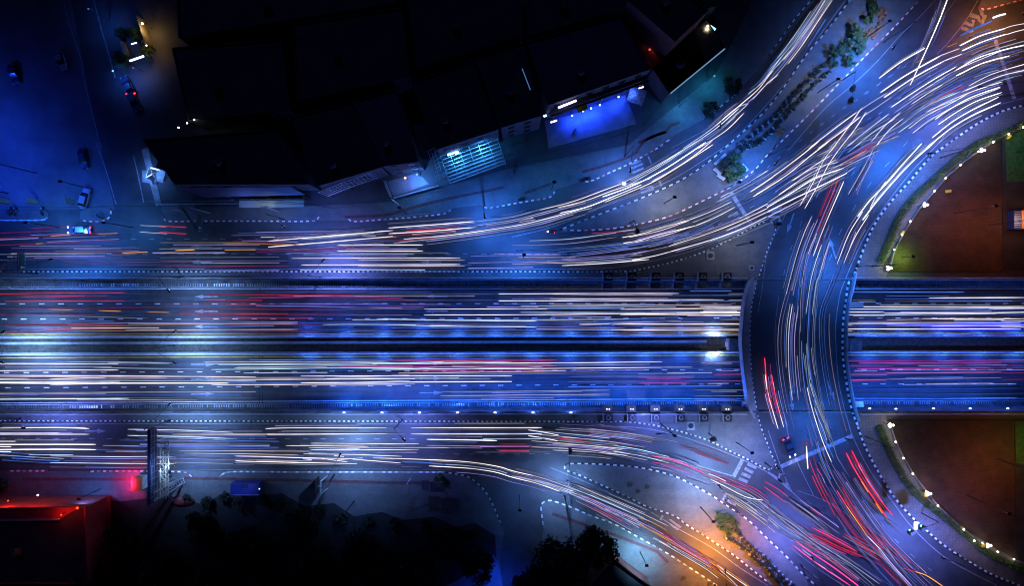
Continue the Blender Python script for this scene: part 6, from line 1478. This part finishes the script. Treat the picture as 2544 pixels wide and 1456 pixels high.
N('cream pair of streaks in the lowest lane in the middle of the northern road', 'P48 B1 350,1150 1200,1147 2005,1147', 'P49 B1 445,1214 2005,1209')
N('white pair of streaks just below the cream pair of the northern road', 'W37 B1 1000,1167 2050,1168', 'P38 B1 1000,1228 2050,1226')
N('blue lilac pair of streaks in the lowest lane below the ramps', 'L38 B1 2080,1195 2513,1188 B2 0,1184 490,1183', 'L37 B1 2100,1128 2513,1120 B2 0,1119 480,1118', 'b310 B2 0,1170 690,1170')
N('thin warm streak low on the northern road before the gore', 'P37 B2 0,1206 600,1192 840,1182', 'G26 B2 0,1155 330,1155')
N('thin pinkish streak rising gently before the paved island', 'G37 B2 0,1022 300,1016 600,1000 1025,941')
N('short crossing white streaks in the middle of the northern road', 'B27 B1 850,1030 1310,1037', 'B27 B1 1000,918 1160,915 1250,910', 'W38 B1 1045,926 1175,930', 'R28 B1 1320,930 1600,910 2000,880')
# --- slip road
def SL(l, *i): trail(l, GSL, i)
SL('bright white pair of streaks where the slip road meets the northern road', 'W413 B1 115,980 700,930 1345,875', 'W412 B1 120,1038 700,990 1345,933')
SL('bright white pair of streaks rising to the slip road in the middle', 'W413 B1 1300,851 1700,822 2145,787', 'P412 B1 1305,907 1700,882 2150,845')
SL('orange and red short streaks beside the bright pair of the slip road', 'O38 B1 1220,948 1380,937', 'R27 B1 1390,925 1700,905 1950,880')
SL('long blue white pair of streaks following the slip road lower half', 'W410 B1 1450,961 1900,922 2513,835 B2 200,795 560,700 735,645', 'B39 B1 1350,1000 1800,950 2513,850 B2 300,790 600,700 785,655')
SL('warm white pair of streaks in the lower bend of the slip road', 'P411 B2 275,674 600,590 900,480 1080,415', 'P411 B2 450,650 700,590 1000,480 1370,360')
SL('blue white streaks in the foot of the slip road', 'B38 B1 2150,788 2513,745 B2 200,690', 'B38 B1 2150,830 2513,775 B2 300,700 720,590', 'W38 B2 50,780 210,750', 'W37 B2 70,795 230,768')
SL('dazzling white streak through the middle of the slip road bend', 'B614 B2 890,545 1150,450 1400,330 1600,210 1900,10', 'W512 B2 470,705 735,645 1000,540 1300,415')
SL('bright streak along the inner side of the slip road bend', 'P412 B2 910,598 1150,500 1400,390 1650,240 1975,30')
SL('bright white streaks on the outer side of the slip road bend', 'B410 B2 1100,400 1300,300 1500,190 1830,-10', 'B49 B2 1130,440 1350,310 1600,150 1810,0', 'W49 B2 1180,380 1420,250 1700,70')
SL('warm white streak with white end in the slip road bend', 'P411 B2 1370,395 1600,265 1800,130 1970,-10')
SL('bright white streaks along the upper bend of the slip road', 'B410 A2 1680,1456 1950,1270 2200,1060 2320,1010', 'W411 A2 1740,1440 2000,1260 2230,1060', 'P411 A2 1830,1456 2100,1280 2280,1105')
SL('blue white pair of streaks climbing past the dark bushes', 'B410 A2 2320,920 2440,820 2513,730 A3 150,530', 'P411 A2 1990,1240 2250,1020 2420,870 2513,750 A3 50,690')
SL('warm white pair of streaks climbing beside the shrub rows', 'P411 A2 2360,975 2513,810 A3 100,730', 'W39 A2 2100,1220 2320,1015')
SL('long blue pair of streaks on the upper slip road', 'B310 A3 0,700 230,440 400,200 545,-20', 'B39 A3 40,700 260,430 430,200 580,-20', 'B310 A3 0,740 200,520 400,270 600,-20')
SL('warm white pair of streaks on the upper slip road', 'P410 A3 150,588 300,400 430,210 570,-20', 'P410 A3 195,625 350,420 500,190 640,-20')
SL('blue white streaks on the inner side of the upper slip road', 'B39 A3 10,820 200,590 400,310 620,-20', 'B38 A3 100,640 330,330 560,-20')
# --- main curve
def C(l, *i): trail(l, GC, i)
C('straight bright single streak crossing the top right road from the top edge', 'W514 A3 1765,-20 1680,200 1580,430 1395,835', 'L28 A3 1390,845 1310,930')
C('thin lilac streak left of the straight bright one at the top edge', 'L27 A3 1700,-20 1620,250 1500,520 1420,670')
C('thick bright white pair of streaks in the outer lane of the main curve', 'W516 A3 1105,905 1340,745 1700,540', 'W515 A3 1140,955 1430,760 1735,592')
C('warm white pair of streaks continuing the thick outer pair to the right', 'P410 A3 1700,540 1880,473', 'P411 A3 1735,592 1903,528')
C('very thick white pair of streaks at the upper right', 'W518 A3 1882,445 2080,350 2330,275', 'W516 A3 1905,495 2110,405 2345,330')
C('cream pair of streaks at the right edge, uppermost of the curve', 'P411 A3 2330,272 2400,250 2560,220', 'P411 A3 2345,335 2420,310 2560,275')
C('single warm white streak above the thick outer pair', 'P514 A3 1090,765 1300,610 1540,470')
C('thick white streaks of the second lane at the right edge of the curve', 'W516 A3 1840,690 2050,570 2300,490 2560,430', 'W518 A3 1850,740 2100,620 2370,545', 'B311 A3 1920,620 2150,510 2560,385')
C('long white streak through the second lane of the main curve', 'W511 A3 1210,1050 1420,910 1640,770 1850,650', 'W410 A3 1380,980 1560,860 1860,680 2350,470')
C('white streaks of the middle lane above the straight crossing pair', 'W411 A3 1410,1020 1560,920 1720,825', 'B39 A3 1480,940 1700,830 1860,740', 'B38 A3 1240,1105 1500,930 1650,860')
C('red orange streak high in the middle lane of the curve', 'R311 A3 1520,1060 1740,930 1940,838', 'P414 A3 1550,1100 1800,980 2050,880 2300,800')
C('white pair of streaks in the middle lane at the right edge', 'W412 A3 1970,840 2200,725 2560,615', 'W413 A3 1900,902 2280,745 2560,678')
C('cyan white streaks crossing the middle lane of the curve', 'C410 A3 1290,1235 1560,1040 1890,895', 'C410 A3 1280,1300 1600,1080 1910,955', 'C38 A3 1450,1085 1650,980 1840,905')
C('white streaks at the inner middle lane of the curve', 'W411 A3 1380,1260 1560,1130 1800,1010 2000,895', 'W410 A3 1420,1305 1600,1170 1900,1010 2280,860')
C('thick white pair of streaks on the inner side of the main curve', 'W513 A3 1640,1170 1800,1060 2000,950 2280,850', 'W513 A3 1670,1222 1850,1100 2050,990 2295,905')
C('thick warm white pair of streaks innermost of the main curve', 'W515 A3 1610,1352 1800,1200 2000,1080 2265,950', 'W517 A3 1560,1450 1780,1270 2000,1135 2285,1005')
C('blue streaks between the lanes near the top right stop line', 'b310 A3 1860,800 2080,710 2260,660', 'b38 A3 1880,345 2040,260 2190,205', 'L28 A3 1750,640 1950,540 2200,450', 'b310 A3 2000,790 2200,700')
C('thick short white streak with blue tail at the upper right corner', 'W528 A3 2205,172 2270,148 2335,132', 'b316 A3 1890,350 2060,265 2200,205')
C('thin orange streaks at the upper right', 'O37 A3 1755,460 1860,415', 'O37 A3 2080,320 2185,285', 'O37 A3 1455,610 1540,570')
C('pair of thin streaks crossing the curve steeply from the traffic signal', 'P410 A3 920,1055 800,1230 635,1456 B3 550,180 440,410 310,637', 'P410 A3 965,1095 850,1270 705,1456 B3 600,220 490,430 360,662')
C('short thick warm pair of streaks slanting steeply at the curve middle', 'P412 A3 1012,1390 1150,1230 1300,1103', 'P413 A3 1062,1430 1190,1275 1335,1153')
C('white pair of streaks starting under the traffic signal arm', 'P412 A3 870,1100 720,1210 550,1340 400,1456', 'P412 A3 905,1145 750,1270 600,1380 490,1456')
C('thin extension streaks of the pair under the traffic signal arm', 'W310 A3 880,1098 1000,1015 1180,903', 'W310 A3 940,1135 1060,1055 1215,948')
C('long warm white pair of streaks in the outer lane below the traffic signal', 'P412 B3 500,0 350,120 180,250 0,380 B2 2340,495', 'P412 B3 600,0 380,170 200,320 0,450 B2 2380,530')
C('blue white pair of streaks sweeping under the crossing streaks', 'B411 A3 750,1456 960,1290 1185,1117', 'B411 A3 840,1450 1040,1290 1245,1165')
C('white streaks below the crossing pair in the curve centre', 'W411 B3 250,382 450,240 630,130', 'W411 B3 105,525 390,330 670,178', 'W410 B3 220,395 430,270 690,203')
C('thick long white streak lowest but one in the curve centre', 'W514 B3 -10,650 240,500 460,365 740,263')
C('thick long white streak lowest in the curve centre', 'W514 B3 -10,695 200,590 450,470 775,312')
C('thin white streaks along the lowest edge of the curve centre', 'W48 B3 0,742 200,640 400,530', 'W38 B3 400,527 640,390 860,250', 'W38 B3 0,600 230,450 500,300 830,200')
C('long thin lilac white streak rising to the right across the curve centre', 'W38 B3 450,420 700,280 900,180 1100,82', 'P38 B3 560,310 800,180 1100,20 A3 1290,1330', 'R37 B3 700,250 900,110 1060,10')
C('bundle of thin streaks fanning right of the crossing pair', 'B37 B3 590,60 700,-10 A3 950,1280', 'P37 B3 380,190 620,70 A3 900,1260 935,1250', 'B38 B3 780,110 940,0 A3 1100,1340 1300,1230', 'W48 B3 760,60 850,0')
C('warm white pair of streaks in the left end of the main curve, outer lane', 'P411 B2 1080,945 1240,915 1400,870 1730,775', 'P411 B2 1093,1001 1260,970 1430,920 1800,830')
C('second warm pair close inside the left end outer pair', 'P49 B2 1150,943 1450,878 1735,780', 'P49 B2 1163,1004 1500,925 1755,838')
C('white pair of streaks crossing the gore stop line', 'W411 B2 1730,776 1950,690 2155,593', 'W411 B2 1800,830 2000,745 2190,645')
C('warm white streak on the outer edge before the gore stop line', 'P410 B2 2048,550 2200,470 2330,400 2513,285', 'B38 B2 2000,600 2200,505 2513,330 B3 200,190')
C('thick white streaks right above the gore stop line', 'W414 B2 2340,497 2513,385 B3 80,320', 'W414 B2 2365,545 2513,455 B3 150,360')
C('long white pair of streaks along the inner lane to the gore', 'P411 B2 1540,1030 1900,915 2200,800 2513,655', 'W412 B2 1548,1086 1950,970 2250,860 2513,735')
C('extra white streaks in the inner lane beside the gore kerb', 'W410 B2 2100,880 2300,790 2513,690', 'B39 B2 1930,990 2200,890 2513,760', 'W410 B2 2230,760 2513,610')
C('lilac streaks fanning out west of the curve', 'L39 B2 490,1160 800,1140 1100,1115 1330,1075', 'L39 B2 490,1145 1000,1080 1340,1030', 'G38 B2 1170,1115 1350,1075 1540,1030')
C('white streak nearest the gore kerb at the west end of the curve', 'W411 B2 490,1221 900,1198 1345,1160', 'W410 B2 1180,1167 1400,1125 1548,1086')
C('blue pair of streaks in the west end of the main curve', 'b38 B2 450,1090 900,1050 1450,980 1770,875', 'b38 B2 1340,1032 1750,912 2050,765', 'B37 B2 1340,1040 1580,985 1780,935')
C('single red white streak above the signal shadow below the paved island', 'R39 B2 780,906 1000,893 1100,882', 'P39 B2 1000,893 1230,862')
# --- bridge road
def Bt(l, *i): trail(l, GB, i)
Bt('dazzling blue white pair of streaks on the east side above the bridge', 'B614 B3 880,737 1000,580 1150,425 1330,215 1510,20', 'B617 B3 930,772 1050,610 1200,430 1400,215 1640,0')
Bt('thinner white streak inside the dazzling pair above the bridge', 'W410 B3 1000,660 1070,520 1160,390', 'B39 B3 1060,520 1250,300 1420,110', 'B38 B3 1160,430 1400,160 1560,30')
Bt('warm white pair of streaks following the dazzling pair towards the bridge', 'P410 B3 677,1207 800,900 930,690', 'P410 B3 730,1226 860,930 990,720', 'W37 B3 800,1050 865,885')
Bt('tall red and warm white pair of streaks above the bridge', 'R312 B3 690,365 630,520 550,720 480,900', 'P311 B3 480,900 430,1010 392,1112', 'P412 B3 744,392 680,540 600,725 520,920 443,1130')
Bt('thin warm pair of streaks between the dazzling and the red pair', 'P37 B3 1050,40 960,220 870,380 788,520', 'L27 B3 1010,110 920,320 830,540')
Bt('white pair of streaks in the left lane running down onto the bridge', 'P39 B3 432,735 360,890 280,1120 190,1456 C3 180,115', 'G39 B3 490,763 410,950 330,1180 258,1456 C3 245,130')
Bt('thin pink streak running down to the middle of the bridge', 'M26 B3 605,840 480,1070', 'P27 B3 387,1085 350,1280 330,1456 C3 318,250 320,490')
Bt('blue white pair of streaks in the middle lane onto the bridge', 'B49 B3 527,1015 470,1180 420,1370 C3 412,0 372,312', 'B310 B3 605,980 550,1150 500,1330 C3 475,0 433,320')
Bt('faint lilac streak right of the blue white pair of the bridge', 'L28 B3 638,830 560,1050 500,1290', 'L28 B3 430,730 370,930')
Bt('long mauve white pair of streaks curving over the bridge', 'W310 C3 240,212 210,420 200,650 208,900 240,1160', 'G39 C3 298,230 265,480 262,700 275,920 298,1155')
Bt('blue streak with white continuation on the south half of the bridge', 'b39 C3 330,570 335,780 360,1030 410,1280', 'W410 C3 383,1030 430,1230 500,1456 D3 510,210 570,347')
Bt('broad dim blue band of streaks on the south half of the bridge', 'b216 C3 365,830 400,1030 470,1240 560,1456 D3 560,180', 'B29 C3 445,1030 530,1290 600,1456 D3 625,322', 'b28 C3 390,600 400,760 445,1030')
Bt('bright red pair of streaks on the west side of the bridge', 'R412 C2 2480,737 2492,900 2513,1100 C3 20,1160 50,1270', 'R412 C3 35,905 60,1050 90,1195 125,1320')
Bt('white ends of the red pair on the west side of the bridge', 'P411 C2 2485,905 2513,1090 C3 40,1240 100,1442 D3 90,50', 'P411 C3 45,960 80,1150 155,1425 D3 142,38')
Bt('short bright white streak just above the south stop line', 'P513 D3 345,203 350,300 358,408')
Bt('red thin pair of streaks above the south stop line', 'R27 D3 318,155 325,200', 'R27 D3 375,155 395,215', 'R28 D3 345,150 348,205')
# --- lower right junction
def J(l, *i): trail(l, GJ, i)
J('long red streak running from the stop line to the junction middle', 'R39 D3 370,330 420,460 500,630 605,832')
J('magenta and lilac streaks beside the long red one in the junction', 'R28 D3 410,285 440,400 485,475', 'M310 D3 440,405 485,475', 'L39 D3 487,480 510,535', 'L28 D3 505,530 575,650 650,795')
J('thick red pair of streaks with yellow pieces on the east side', 'R416 D3 700,262 770,400 850,530 960,690 1075,857', 'O411 D3 838,520 900,620', 'O411 D3 965,715 1030,812', 'R414 D3 750,240 820,380 900,530 1000,680 1120,827')
J('red pair of streaks turning orange and white in the middle of the junction', 'R411 D3 617,600 700,735', 'O410 D3 700,735 800,880 890,1010', 'P411 D3 890,1010 1010,1132', 'R311 D3 660,570 750,720 850,875 960,1010 1060,1105')
J('white violet streaks running together to the lower edge of the junction', 'L412 D3 1000,1120 1100,1250 1300,1470', 'G311 D3 1060,1105 1110,1190 1170,1270', 'L310 D3 1040,1180 1140,1300 1270,1470')
J('orange and red streak at the lower edge of the junction', 'R310 D3 1210,1300 1330,1335', 'O412 D3 1320,1330 1420,1365 1580,1470')
J('thin red streak outermost towards the lower edge of the junction', 'R27 D3 870,890 1000,1040 1200,1220 1330,1330')
J('short red streak in the west of the junction', 'R310 D3 388,765 490,833')
J('red pink pair of streaks in the south west of the junction', 'R411 D3 400,935 600,1040 800,1150', 'R310 D3 370,980 600,1090 860,1200', 'M28 D3 300,905 390,960')
J('red streak below the broad pale band of the junction', 'R310 D3 680,992 780,1050 880,1110 1050,1222', 'M28 D3 860,1200 1020,1280')
J('thick magenta pair of streaks at the lower edge of the junction', 'M418 D3 245,1055 400,1165 600,1300 820,1465', 'M413 D3 222,1088 350,1190 480,1285 740,1456')
J('thin white pair of streaks under the thick magenta pair', 'W38 D3 305,1130 400,1200', 'W38 D3 440,1255 520,1305', 'L38 D3 560,1330 660,1400')
J('blue white thin streaks running through the junction from the upper ramp', 'B38 D3 0,770 200,890 400,1045 700,1230 1000,1440', 'B37 D3 0,830 150,950 400,1090', 'L28 D3 180,1030 320,1090 700,1250')
J('broad pale lilac band of streaks in the west of the junction', 'L216 D3 150,690 350,830 540,985', 'G212 D3 200,680 420,830 640,990', 'L214 D3 380,900 560,1010')
J('pale mauve broad pair of streaks in the middle of the junction', 'G214 D3 670,1010 850,1110 1030,1200', 'G210 D3 820,1120 1000,1230', 'L27 D3 760,500 900,700 1150,950')
J('red pair of streaks leaving the upper ramp at the south gore tip', 'R310 D3 -30,520 90,590 180,658', 'R310 D3 -30,570 80,650 160,710')
J('thin cream pair of streaks at the left of the junction', 'P37 D3 0,855 95,935', 'P37 D3 0,925 60,978', 'L27 D3 0,880 130,1002')
J('thin lilac lines on the east side of the junction', 'L26 D3 1080,860 1215,955', 'L26 D3 1040,860 1180,990', 'G26 D3 770,640 840,740')
J('thin white streaks south of the bridge left of the broad blue band', 'G27 D3 420,140 480,340 580,570', 'G26 D3 620,300 700,430', 'L27 D3 350,10 400,200')
# --- southern surface road
def SR(l, *i): trail(l, GSR, i)
SR('white pair of streaks at the top of the southern road, left edge', 'W512 D0 -60,42 535,37 800,45', 'W410 D0 -60,97 535,97 800,97')
SR('thick white streak between the top pair at the left edge', 'W410 D0 -60,87 535,86')
SR('thick white pair of streaks in the middle of the southern road, left edge', 'W512 D0 -60,188 860,188', 'W515 D0 -60,235 500,233 862,235')
SR('short white streaks at the left edge of the southern road', 'W410 D0 -60,160 140,160', 'W411 D0 -60,207 100,208', 'W411 D0 -60,251 100,253')
SR('lilac white pair of streaks left of the billboard tower', 'B49 D0 450,292 900,297 1580,302', 'B49 D0 450,352 1000,358 1580,362')
SR('blue white slanting pair of streaks under the billboard', 'B411 D0 1145,52 1700,62 2085,80', 'B410 D0 1145,107 1700,120 2085,136')
SR('thin blue slanting streaks at the lower left of the southern road', 'b38 D0 -20,258 200,268 400,285', 'B37 D0 -20,280 280,300 575,315')
SR('thin warm streak right of the billboard at the top lane', 'P48 D0 1545,97 2295,97 D1 90,97')
SR('faint blue pair of streaks in the middle right of the billboard', 'b38 D0 1070,150 2295,158 D1 210,161', 'b38 D0 1080,205 2295,212 D1 210,215')
SR('thin blue streak running from the thick white pair to the billboard', 'b38 D0 860,238 1340,245', 'O37 D0 1030,248 1310,253')
SR('warm pair of streaks in the lower lane right of the billboard', 'P38 D0 1610,245 2295,247 D1 500,250', 'P38 D0 1650,267 2295,275 D1 380,283')
SR('bright warm pair of streaks low on the southern road before the glow', 'P410 D0 2110,292 2295,296 D1 0,299 500,310 900,318', 'P411 D0 2110,336 2295,342 D1 0,346 905,362')
SR('thin pale streaks at the lowest lane beside the billboard', 'G27 D0 1175,345 1500,350 2280,374', 'G27 D0 1180,285 1400,290', 'L27 D0 1500,303 1580,303 2295,322')
SR('lowest warm streak ending above the white frame sign', 'P38 D1 0,338 380,338')
SR('long white pair of streaks in the top lane of the southern road, middle', 'W410 D1 85,46 290,40 1170,40', 'P411 D1 85,97 280,97 1170,93')
SR('white pair of streaks in the top lane before the southern piers', 'W410 D1 1390,38 2295,38 D2 0,37 270,37', 'W410 D1 1390,95 2295,95 D2 0,94 270,93')
SR('thin pale link streaks in the top lane in the middle of the southern road', 'G27 D1 1170,40 1335,42', 'G37 D1 1170,95 1335,96')
SR('thick blue white pair of streaks before the lower ramps', 'B513 D1 1530,143 1850,147 2160,153', 'L39 D1 1530,197 1850,202 2160,208')
SR('red streak below the thick blue white pair', 'R38 D1 1900,200 2295,202 D2 0,203 180,203', 'G26 D1 1960,258 2295,257 D2 0,257 350,257')
SR('white pair of streaks above the bright glow of the southern road', 'W48 D1 490,177 1460,183', 'W48 D1 490,237 900,235 1460,238')
SR('thin streaks crossing the bright glow of the southern road', 'P48 D1 268,198 700,202 1010,206', 'P38 D1 795,222 1200,216 1760,217', 'B47 D1 470,216 700,222 930,226')
SR('white slanting pair of streaks below the bright glow', 'W48 D1 425,273 900,280 1310,295', 'W48 D1 850,320 1300,355', 'B38 D1 470,262 640,268', 'W37 D1 445,318 620,322')
SR('short scattered bright streaks in the glow of the southern road', 'W49 D1 700,290 790,297', 'W48 D1 560,310 700,330 820,345', 'W48 D1 420,318 500,326', 'B48 D1 720,330 960,308')
SR('warm pair of streaks bending into the southern exit road', 'P410 D1 1050,309 1550,325 1900,345 2180,388 D2 0,424 200,470', 'P410 D1 1550,381 1900,402 2050,420 2170,443 D2 0,482 230,540 430,610')
SR('broad dull blue streak beside the bending warm pair', 'b315 D1 1310,345 1500,350 1695,369', 'G26 D1 1300,388 1490,393')
# --- southern ramp and exit road
def X(l, *i): trail(l, GX, i)
X('white slanting pair of streaks at the start of the upper ramp', 'W410 D2 145,58 290,80 420,106', 'W410 D2 145,110 290,132 412,157')
X('white and red pair of streaks at the start of the upper ramp', 'W38 D2 230,98 500,122 870,162', 'R310 D2 400,128 560,150 710,172', 'R27 D2 690,82 980,112')
X('warm pair of streaks through the middle of the upper ramp', 'P38 D2 175,156 460,178 800,212 1220,277', 'P38 D2 175,210 500,225 800,250 1215,330')
X('white pair of streaks through the middle of the upper ramp', 'W39 D2 365,182 700,200 1030,229', 'W39 D2 365,239 700,255 1030,286')
X('cyan white pair of streaks in the bend of the upper ramp', 'C410 D2 910,196 1150,235 1405,298', 'C410 D2 910,250 1150,290 1410,354')
X('two long grey white streaks at the top of the upper ramp', 'G37 D2 425,40 800,62 1100,95 1480,165', 'G38 D2 670,42 980,80 1270,132', 'G27 D2 320,78 800,115 1260,187')
X('thick magenta pair of streaks in the bend of the upper ramp', 'M416 D2 1255,290 1430,325 1570,375 1720,445', 'M310 D2 1255,345 1430,380 1640,470')
X('violet streak in the bend of the upper ramp', 'L310 D2 1330,365 1560,440 1860,552', 'B38 D2 1260,290 1500,330 1780,440')
X('thin red streak along the upper lane of the ramp', 'R37 D2 1680,395 1900,480 2150,570 2295,665', 'R27 D2 1500,180 1700,240 1950,330')
X('bright white streaks below the zebra crossing of the ramp', 'W410 D2 1780,500 1900,560 2100,660 2250,690', 'B39 D2 1700,440 1900,530 2150,650 2295,760', 'W412 D2 1760,450 1840,480 1920,520')
X('yellow white pair of streaks along the lower side of the ramp', 'Y39 D2 1915,628 2050,710 2295,890', 'Y39 D2 2000,712 2150,815 2295,925', 'W37 D2 1930,630 2100,720 2200,790')
X('blue streaks running down the ramp towards the junction', 'B38 D2 2070,660 2200,750 2295,820', 'B37 D2 1900,640 2100,760 2295,880', 'L38 D2 2000,590 2160,660 2295,740')
X('blue white pair of streaks entering the southern exit road', 'B311 D2 0,470 200,515 400,575 600,640', 'B310 D2 0,485 250,545 500,620 700,710', 'W39 D2 300,525 460,580 560,610')
X('thin warm pair of streaks entering the southern exit road', 'P37 D2 0,424 200,470 380,525 570,600', 'O26 D2 0,475 170,515 300,560')
X('blue white streaks on the middle of the exit road', 'C39 D2 465,547 640,620 900,730 1240,880', 'C39 D2 560,592 760,665 1000,770 1190,850')
X('orange and lilac pair of streaks on the island side of the exit road', 'P38 D2 570,548 900,690 1150,800 1400,920', 'O38 D2 1140,845 1260,890 1390,960', 'O38 D2 1005,815 1130,870')
X('lilac streaks along the middle of the exit road', 'L310 D2 600,640 850,760 1120,870 1360,995', 'L310 D2 650,650 900,770 1200,910', 'L49 D2 1115,868 1240,930 1360,996')
X('thin violet streaks along the pavement side of the exit road', 'L27 D2 580,680 800,790 1050,930 1270,1040', 'L27 D2 640,690 900,810 1170,970', 'R27 D2 630,660 800,750 1000,850')
X('orange streaks along the lower middle of the exit road', 'O39 D2 1120,890 1280,980 1500,1110 1780,1280 2000,1456', 'O38 D2 1260,960 1500,1090 1800,1260 2100,1456')
X('thick pink streaks in the lower half of the exit road', 'M312 D2 1380,1010 1530,1110 1790,1255', 'L311 D2 1360,1000 1550,1130 1790,1270', 'L49 D2 1640,1170 1780,1250')
X('pale orange and white streaks at the lower edge of the exit road', 'P49 D2 1840,1270 1960,1360 2120,1470', 'W39 D2 1860,1310 1950,1390 2030,1470', 'O310 D2 1900,1300 2030,1390 2140,1470')

J('added long fine blue white sweep of streaks from the ramp crossing to the lower edge', 'B29 D2 2100,590 2295,715 D3 200,880 450,1060 700,1245 980,1480', 'L28 D2 2150,660 2295,750 D3 180,900 430,1085 680,1270 940,1480', 'B27 D2 2000,600 2295,790 D3 150,920 400,1110 800,1420')  # this sweep and those below are added to thicken the trails
J('added long lilac sweep of streaks from the stop line to the lower right edge', 'L29 D3 560,345 700,570 880,840 1060,1080 1250,1290 1450,1480', 'G28 D3 500,330 640,580 800,830 980,1080 1200,1320 1350,1480', 'L27 D3 620,420 760,640 940,900 1120,1120 1500,1480')
J('added long pink sweep of streaks in the middle of the lower right arm', 'R28 D3 560,640 700,860 880,1090 1080,1300 1260,1470', 'M27 D3 520,600 680,850 850,1090 1050,1310 1200,1470')
Bt('added long faint blue sweep of streaks down the east half of the bridge road', 'b29 B3 760,1150 640,1456 C3 560,300 560,640 610,1000 720,1456 D3 720,200', 'B27 B3 560,1150 480,1400 C3 450,300 440,640 480,1000 570,1456 D3 590,220', 'L27 B3 330,1100 220,1456 C3 140,400 130,700 170,1050 260,1456')
C('added long fine sweep of blue streaks between the outer and middle lanes of the curve', 'B29 A3 2560,480 2200,600 1800,800 1400,1050 1000,1320 B3 400,180 0,430 B2 2100,660', 'b210 A3 2500,560 2100,700 1700,910 1300,1180 900,1456', 'L29 A3 2513,700 2150,800 1750,1010 1400,1240 1050,1456')
